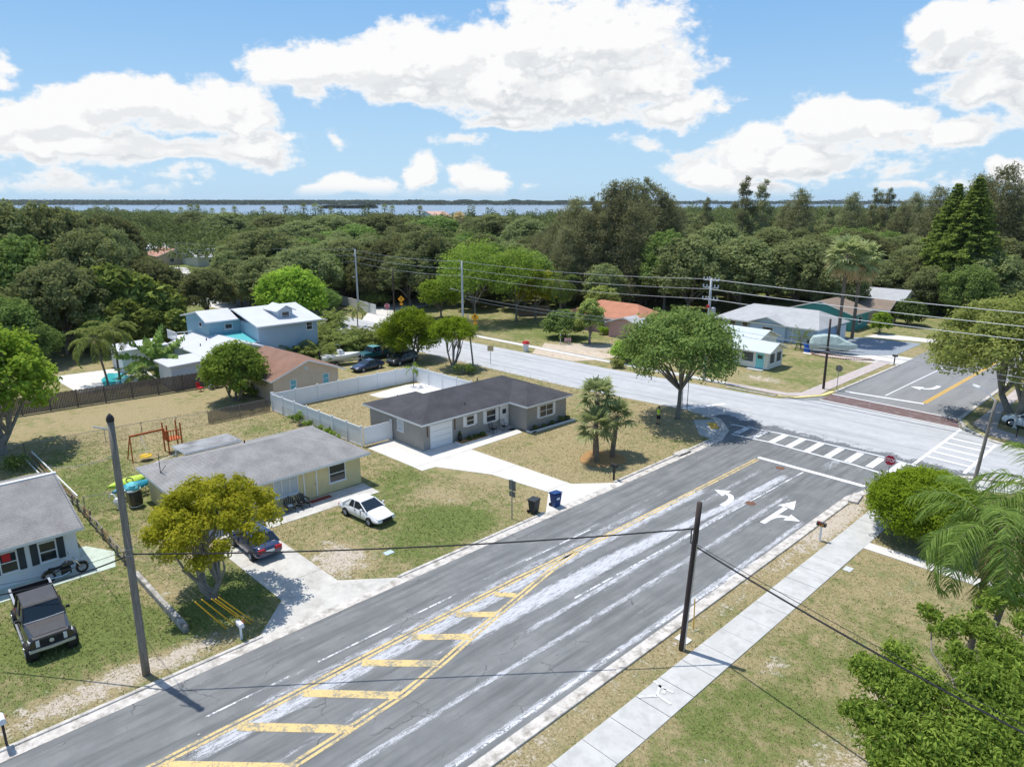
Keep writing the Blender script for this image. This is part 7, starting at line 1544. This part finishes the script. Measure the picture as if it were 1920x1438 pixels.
h = thing('garden_arbor', 'small flowered arch with a pink sign near the sandy drive', 'arbor', (*ground(1058,645),0), R(-45)); q = MB(); q.tube([(0,-.6,0),(0,-.6,1.5),(0,-.3,2.1),(0,.3,2.1),(0,.6,1.5),(0,.6,0)], .05, 6); q.build('arch', M_trim, h); V_, t_ = clump_leaves(np.random.default_rng(3), [(0,-.6,1.0),(0,-.4,1.8),(0,0,2.1),(0,.45,1.8),(0,.6,1.1),(0,.6,.5)], [.35]*6, 500, .16, .12); crown_obj('vine', V_, t_, L_fig, h)
q = MB(); q.box(.15,.2,.0,1.0,.35,.95); q.build('sign', mat('pink_board', (.6,.35,.36), .7), h)
# covers, boxes and small things by the street
for x, y, lb, c in ((-33.3,21.6,'small pale blue meter lid lying in the sandy lawn',(.42,.52,.60)),(-12.86,39.91,'pale grey meter lid in the grass by the sidewalk',(.5,.52,.54))):
    q = MB(); q.box(x-.22,x+.22,y-.3,y+.3,-.02,.03); tag(q.build('meter_lid', mat('lid_'+str(int(-x)), c, .7)), lb, 'meter lid')
g = ground(1281, 1199); q = MB(); q.box(g[0]-.35,g[0]+.35,g[1]-.25,g[1]+.25,-.02,.05); tag(q.build('handhole_box', M_newconc), 'white concrete handhole box at the foot of the dark brown pole', 'utility box')
for (x, y, rz) in ((-16.45,50.5,R(8)),(-30.45,49.6,R(-2))):
    h = thing('storm_drain', 'dark kerb inlet below the '+('clipped bush' if x > -20 else 'corner lawn'), 'storm drain', (x,y,0), rz); q = MB(); q.box(-.3,.35,-.9,.9,-.02,.17); q.build('top_slab', M_kerb, h, bevel=.02); q = MB(); s = -1 if x > -20 else 1; q.box(*sorted((s*.31 if s < 0 else .352, s*.33 if s < 0 else .36)),-.7,.7,.02,.12); q.build('opening', M_black, h)
q = MB(); Gx = ground
for pts in ([(1226,1278),(1240,1290),(1263,1300)],[(1238,1286),(1232,1304),(1258,1322)],[(1196,1308),(1232,1306)],[(1246,1293),(1244,1302)]): q.strip([ground(*p) for p in pts], .15, .066)
q.build('crack_filler', mat('white_filler', (.56,.565,.56), .9, var=.2, vscale=6), bpy.data.objects['sidewalk'])
g = ground(1905, 822); h = thing('short_bollard', 'thin dark marker post on the verge under the street lamp', 'post', (*g,0)); q = MB(); q.tube([(0,0,0),(0,0,.8)], .04, 6); q.build('post', M_black, h); q = MB(); q.lathe([(.06,.8),(.09,.9),(.05,1.0),(.0,1.0)], n=8); q.build('top', M_black, h)
g = ground(1902, 802); h = thing('garden_statue', 'small pale statue on the grass by the white car', 'statue', (*g,0)); q = MB(); q.lathe([(.16,0),(.18,.1),(.1,.2),(.13,.5),(.15,.7),(.07,.85),(.1,.95),(.08,1.08),(.0,1.12)], n=12); q.build('figure', M_newconc, h, smooth=True); q = MB(); q.box(-.2,.2,-.2,.2,-.02,.06); q.build('base', M_newconc, h)

# low planting
def shrub(name, label, x, y, rr, hgt, n, lm, seed, group=None, L=.16, W=.09):
    r = np.random.default_rng(seed); root = thing(name, label, 'shrub', (x,y,0), 0, group); C = [(r.normal()*rr*.45, r.normal()*rr*.45, hgt*r.uniform(.35,.75)) for _ in range(7)]
    q = MB(); [q.tube([(0,0,-.05),c], [.02,.006], 4, cap=False) for c in C]; q.build('stem', B_oak, root); V, t = clump_leaves(r, C, [rr*.55]*7, n, L, W, .9); crown_obj('foliage', V, t, lm, root); return root
s0 = shrub('planter_shrub', 'small dark shrub in the white edged planter of the grey house', -45.5, 38.6, .32, .55, 260, L_dark, 1, 'planter shrubs at the grey house')
for x, y, s in ((-45.5,39.3,.9),(-45.45,40.1,1.0),(-45.6,39.8,.7),(-43.4,45,1.),(-43.4,46.1,.8),(-43.4,47.2,.9),(-43.4,48.6,1.1),(-43.4,49.6,.9)): dup(s0, (x,y,.1), x*3+y, s)
v0 = shrub('fence_vine', 'green vine clump climbing the low chain link at the white fence', -60.4, 29.85, .5, 1.5, 420, L_fig, 2, 'vines on the chain link fence', .2, .13)
for x, s in ((-61.8,.6),(-58.6,.75),(-56.6,.65),(-55.2,.8),(-54.6,.7),(-53.4,.55),(-57.5,.5)): dup(v0, (x,29.95,0), x*2, s)
g = ground(1428, 625); r = make_tree('flowering_bush', 'white flowering bush before the light blue house', 'bush', 120, 3.0, 3.2, .2, 24, .6, 1.1, 4500, .34, .2, L_fig, B_oak, .1, loc=(g[0],g[1],0)); C, S = oval_clumps(np.random.default_rng(120), 24, 3.1, 3.3, .4, .6, 1.1); V_, t_ = clump_leaves(np.random.default_rng(9), C, S, 1500, .22, .2, .75, .15, .8); crown_obj('blossom', V_, t_, L_white, r)
for i, (px, pb, lb) in enumerate([(1160,690,'low dry bush at the kerb under the corner tree crown'),(872,702,'weedy bush at the foot of the smaller domed tree'),(462,742,'green bush against the wall of the tan house'),(1132,628,'bright green shrub in front of the red boards'),(335,712,'bushy palm seedling under the travellers palm'),(30,880,'grassy bush at the chain link corner post')]):
    g = ground(px, pb); shrub('garden_shrub', lb, g[0], g[1], 1.0, 1.3, 900, [L_olive, L_oakg, L_fig, L_bright, L_fig, L_oakg][i], 20+i, None, .24, .13)

# ------------------------------------------------------------------ the person under the corner tree
def person(x, y, rz):
    root = thing('person', 'person in a lime safety vest and dark shorts standing under the corner tree', 'person', (x,y,0), rz)
    J = {}; E_ = []; Rr = []; Vv = []
    def v(n, p, r, par=None):
        J[n] = len(Vv); Vv.append(p); Rr.append(r)
        if par: E_.append((J[par], J[n]))
    v('pelvis',(0,0,.95),(.15,.11)); v('waist',(0,0,1.10),(.135,.10),'pelvis'); v('chest',(0,0,1.32),(.17,.115),'waist'); v('neckb',(0,0,1.48),(.075,.075),'chest'); v('neck',(.01,0,1.54),(.055,.055),'neckb'); v('head',(.02,0,1.64),(.085,.078),'neck'); v('crown',(.015,0,1.73),(.075,.07),'head')
    for s, nm in ((1,'l'),(-1,'r')):
        v('sh'+nm,(0,s*.19,1.43),(.06,.06),'chest'); v('el'+nm,(-.05,s*.32,1.18),(.043,.043),'sh'+nm); v('wr'+nm,(.06,s*.24,1.00),(.028,.03),'el'+nm); v('pa'+nm,(.10,s*.205,.95),(.022,.035),'wr'+nm)
        for k in range(4): v('f%d'%k+nm,(.135,s*(.16+.018*k),.915+.008*k),(.009,.009),'pa'+nm); v('g%d'%k+nm,(.14,s*(.14+.017*k),.885+.004*k),(.008,.008),'f%d'%k+nm)
        v('th'+nm,(.06,s*.20,.93),(.010,.010),'pa'+nm); v('ti'+nm,(.05,s*.19,.90),(.009,.009),'th'+nm)
        v('hip'+nm,(0,s*.095,.88),(.10,.10),'pelvis'); v('kn'+nm,(.02,s*.115,.50),(.06,.06),'hip'+nm); v('an'+nm,(-.01,s*.13,.09),(.04,.04),'kn'+nm); v('to'+nm,(.14,s*.15,.035),(.045,.03),'an'+nm)
    me = bpy.data.meshes.new('body'); me.from_pydata(Vv, E_, []); o = bpy.data.objects.new('body', me); COL.objects.link(o); o.parent = root
    md = o.modifiers.new('skin', 'SKIN')
    for i, sv in enumerate(me.skin_vertices[0].data): sv.radius = Rr[i]; sv.use_root = (i == 0)
    o.modifiers.new('sub', 'SUBSURF').levels = 1; o.modifiers['sub'].render_levels = 2
    me.materials.append(mat('skin_tone', (.36,.20,.13), .6))
    q = MB(); el = lambda z, a, b: [(a*math.cos(t), b*math.sin(t), z) for t in np.linspace(0, 6.283, 15)[:-1]]
    q.loft([el(.98,.150,.185), el(1.15,.145,.18), el(1.32,.155,.20), el(1.44,.12,.18), el(1.50,.085,.10)], cap=False); q.build('vest', mat('lime_vest', (.45,.72,.03), .7), root, smooth=True)
    q = MB(); q.loft([el(1.10,.153,.190), el(1.15,.152,.188)], cap=False); q.build('reflective_band', mat('reflective', (.7,.7,.68), .3), root)
    for s in (-1,1):
        q = MB(); q.loft([[(p[0],p[1]+s*.095,p[2]) for p in el(z,a,a)] for z, a in ((1.0,.10),(.8,.118),(.56,.105))], cap=False); q.build('shorts', mat('dark_cloth', (.012,.015,.025), .9), root, smooth=True)
        q = MB(); q.loft([[(p[0]*1.0+.05,p[1]+s*.14,p[2]) for p in el(z,a,b)] for z, a, b in ((0,.14,.05),(.05,.14,.052),(.10,.07,.045))]); q.build('shoe', M_dark, root, smooth=True)
    q = MB(); q.loft([[(p[0]+.005,p[1],p[2]) for p in el(z,a,a*.92)] for z, a in ((1.62,.092),(1.70,.098),(1.78,.075),(1.82,.02))]); q.build('hair', mat('dark_hair', (.02,.012,.008), .7), root, smooth=True)
    q = MB(); q.lathe([(.0,0),(.014,.0),(.0,.03)], (.105,0,1.635), 6)
    for s in (-1,1): q.lathe([(.0,0),(.012,.008),(.0,.016)], (.095,s*.03,1.66), 6); q.lathe([(.0,0),(.02,.02),(.0,.05)], (.02,s*.088,1.63), 6)
    q.loft([[(.095,-.025,1.585),(.095,.025,1.585),(.1,.025,1.592),(.1,-.025,1.592)],[(.085,-.025,1.585),(.085,.025,1.585),(.085,.025,1.592),(.085,-.025,1.592)]]); q.build('face', mat('face_features', (.12,.05,.04), .6), root)
person(-36.56, 55.0, R(-100))
# ------------------------------------------------------------------ grass tufts on the lawns
def tufts():
    r = np.random.default_rng(21); n = 300000
    x = r.uniform(-72, 6, n); y = r.uniform(-2, 64, n)
    d = np.hypot(x, y); keep = r.random(n) < np.clip(34/d, .0, 1)**1.35
    def rect(a, b, c, e): return (x > a) & (x < b) & (y > c) & (y < e)
    bad = rect(-30.65,-16.5,-5,70) | rect(-15.03,-13.17,0,56) | rect(-80,40,61-1.2,75) | rect(-53.5,-43.2,33.3,50.4) | rect(-52.6,-43,13,27) | rect(-57,-43,-9,8.3) | rect(-80,-69,31,40) | rect(-41,-30,14.2,17.7) | rect(-65.8,-55.3,40.4,50.6)
    bad |= rect(-50.9,-43.4,30.9,37.4) | rect(-45.2,-43.4,37.2,44) | rect(-43.8,-41.4,14.3,26.5) | rect(-47.3,-43.0,2.9,9.2) | rect(-13.3,-3,43.1,44.4) | rect(-35,-30.5,54.8,60.2) | rect(-15.7,-8,54.5,64)
    bad |= (x > -43.5) & (x < -30.3) & (y > 31.0+(x+43.5)*.11) & (y < 37.8+np.clip((x+33)*1.1, 0, 4)) & ((y > 31.2+(x+42.6)*.40) | (x > -32.7)) | ((x > -32.9) & (x < -30.3) & (y > 14.2-(x+32.9)*1.0) & (y < 17.7+(x+32.6)*1.25))
    g, s = lushness(x, y); keep &= ~bad & (r.random(n) < np.clip(1.05-1.2*np.clip(s-.25,0,1), .12, 1))
    x, y, g = x[keep], y[keep], g[keep]; n = len(x)
    patch = np.sin(x*1.3+np.sin(y*.9)*2)*np.sin(y*1.1+np.sin(x*.7)*2)*.25
    nb = 3; idx = np.repeat(np.arange(n), nb); K = len(idx); d = np.hypot(x, y)[idx]
    a = r.uniform(0, 6.283, K); hgt = r.uniform(.03, .085, K)*(.7+.5*g[idx]); wd = (.018 + d*.0008)*r.uniform(.7,1.4,K)
    bx = x[idx]+r.normal(size=K)*.05; by = y[idx]+r.normal(size=K)*.05; lx, ly = np.cos(a)*hgt*.7, np.sin(a)*hgt*.7; px, py = -np.sin(a)*wd/2, np.cos(a)*wd/2
    V = np.stack([np.stack([bx-px, by-py, np.full(K,-.01)],1), np.stack([bx+px, by+py, np.full(K,-.01)],1), np.stack([bx+lx, by+ly, hgt],1)],1).reshape(-1,3)
    t = np.clip(g[idx]+patch[idx]+r.normal(size=K)*.20, 0, 1)
    m, tt, bs, vec = mat_tree('grass_blades'); k = tt.attr('tint')
    c = tt.mix(tt.smooth(k, .15, .75), (.46,.38,.20), (.235,.28,.085)); tt.put(bs.inputs['Base Color'], c); bs.inputs['Roughness'].default_value = .9; bs.inputs['Specular IOR Level'].default_value = .1
    print('tufts', n)
    tag(np_mesh('grass', V, np.arange(K*3).reshape(K,3), m, None, {'tint': ('FACE', t)}), kind='stuff')
tufts()

# ------------------------------------------------------------------ air
hz_m = bpy.data.materials.new('haze_air'); hz_m.use_nodes = True; t = NT(hz_m.node_tree)
for n in list(t.N): t.N.remove(n)
o = t.add('ShaderNodeOutputMaterial'); pv = t.add('ShaderNodeVolumePrincipled'); pv.inputs['Color'].default_value = (.86,.93,1,1); pv.inputs['Density'].default_value = 0.00004; pv.inputs['Anisotropy'].default_value = .2
t.L.new(pv.outputs[0], o.inputs['Volume'])
q = MB(); q.box(-6500, 6500, -6500, 6500, -5, 42); hb = q.build('haze', hz_m); tag(hb, kind='stuff'); hb.rotation_euler = (0,0,YAW)
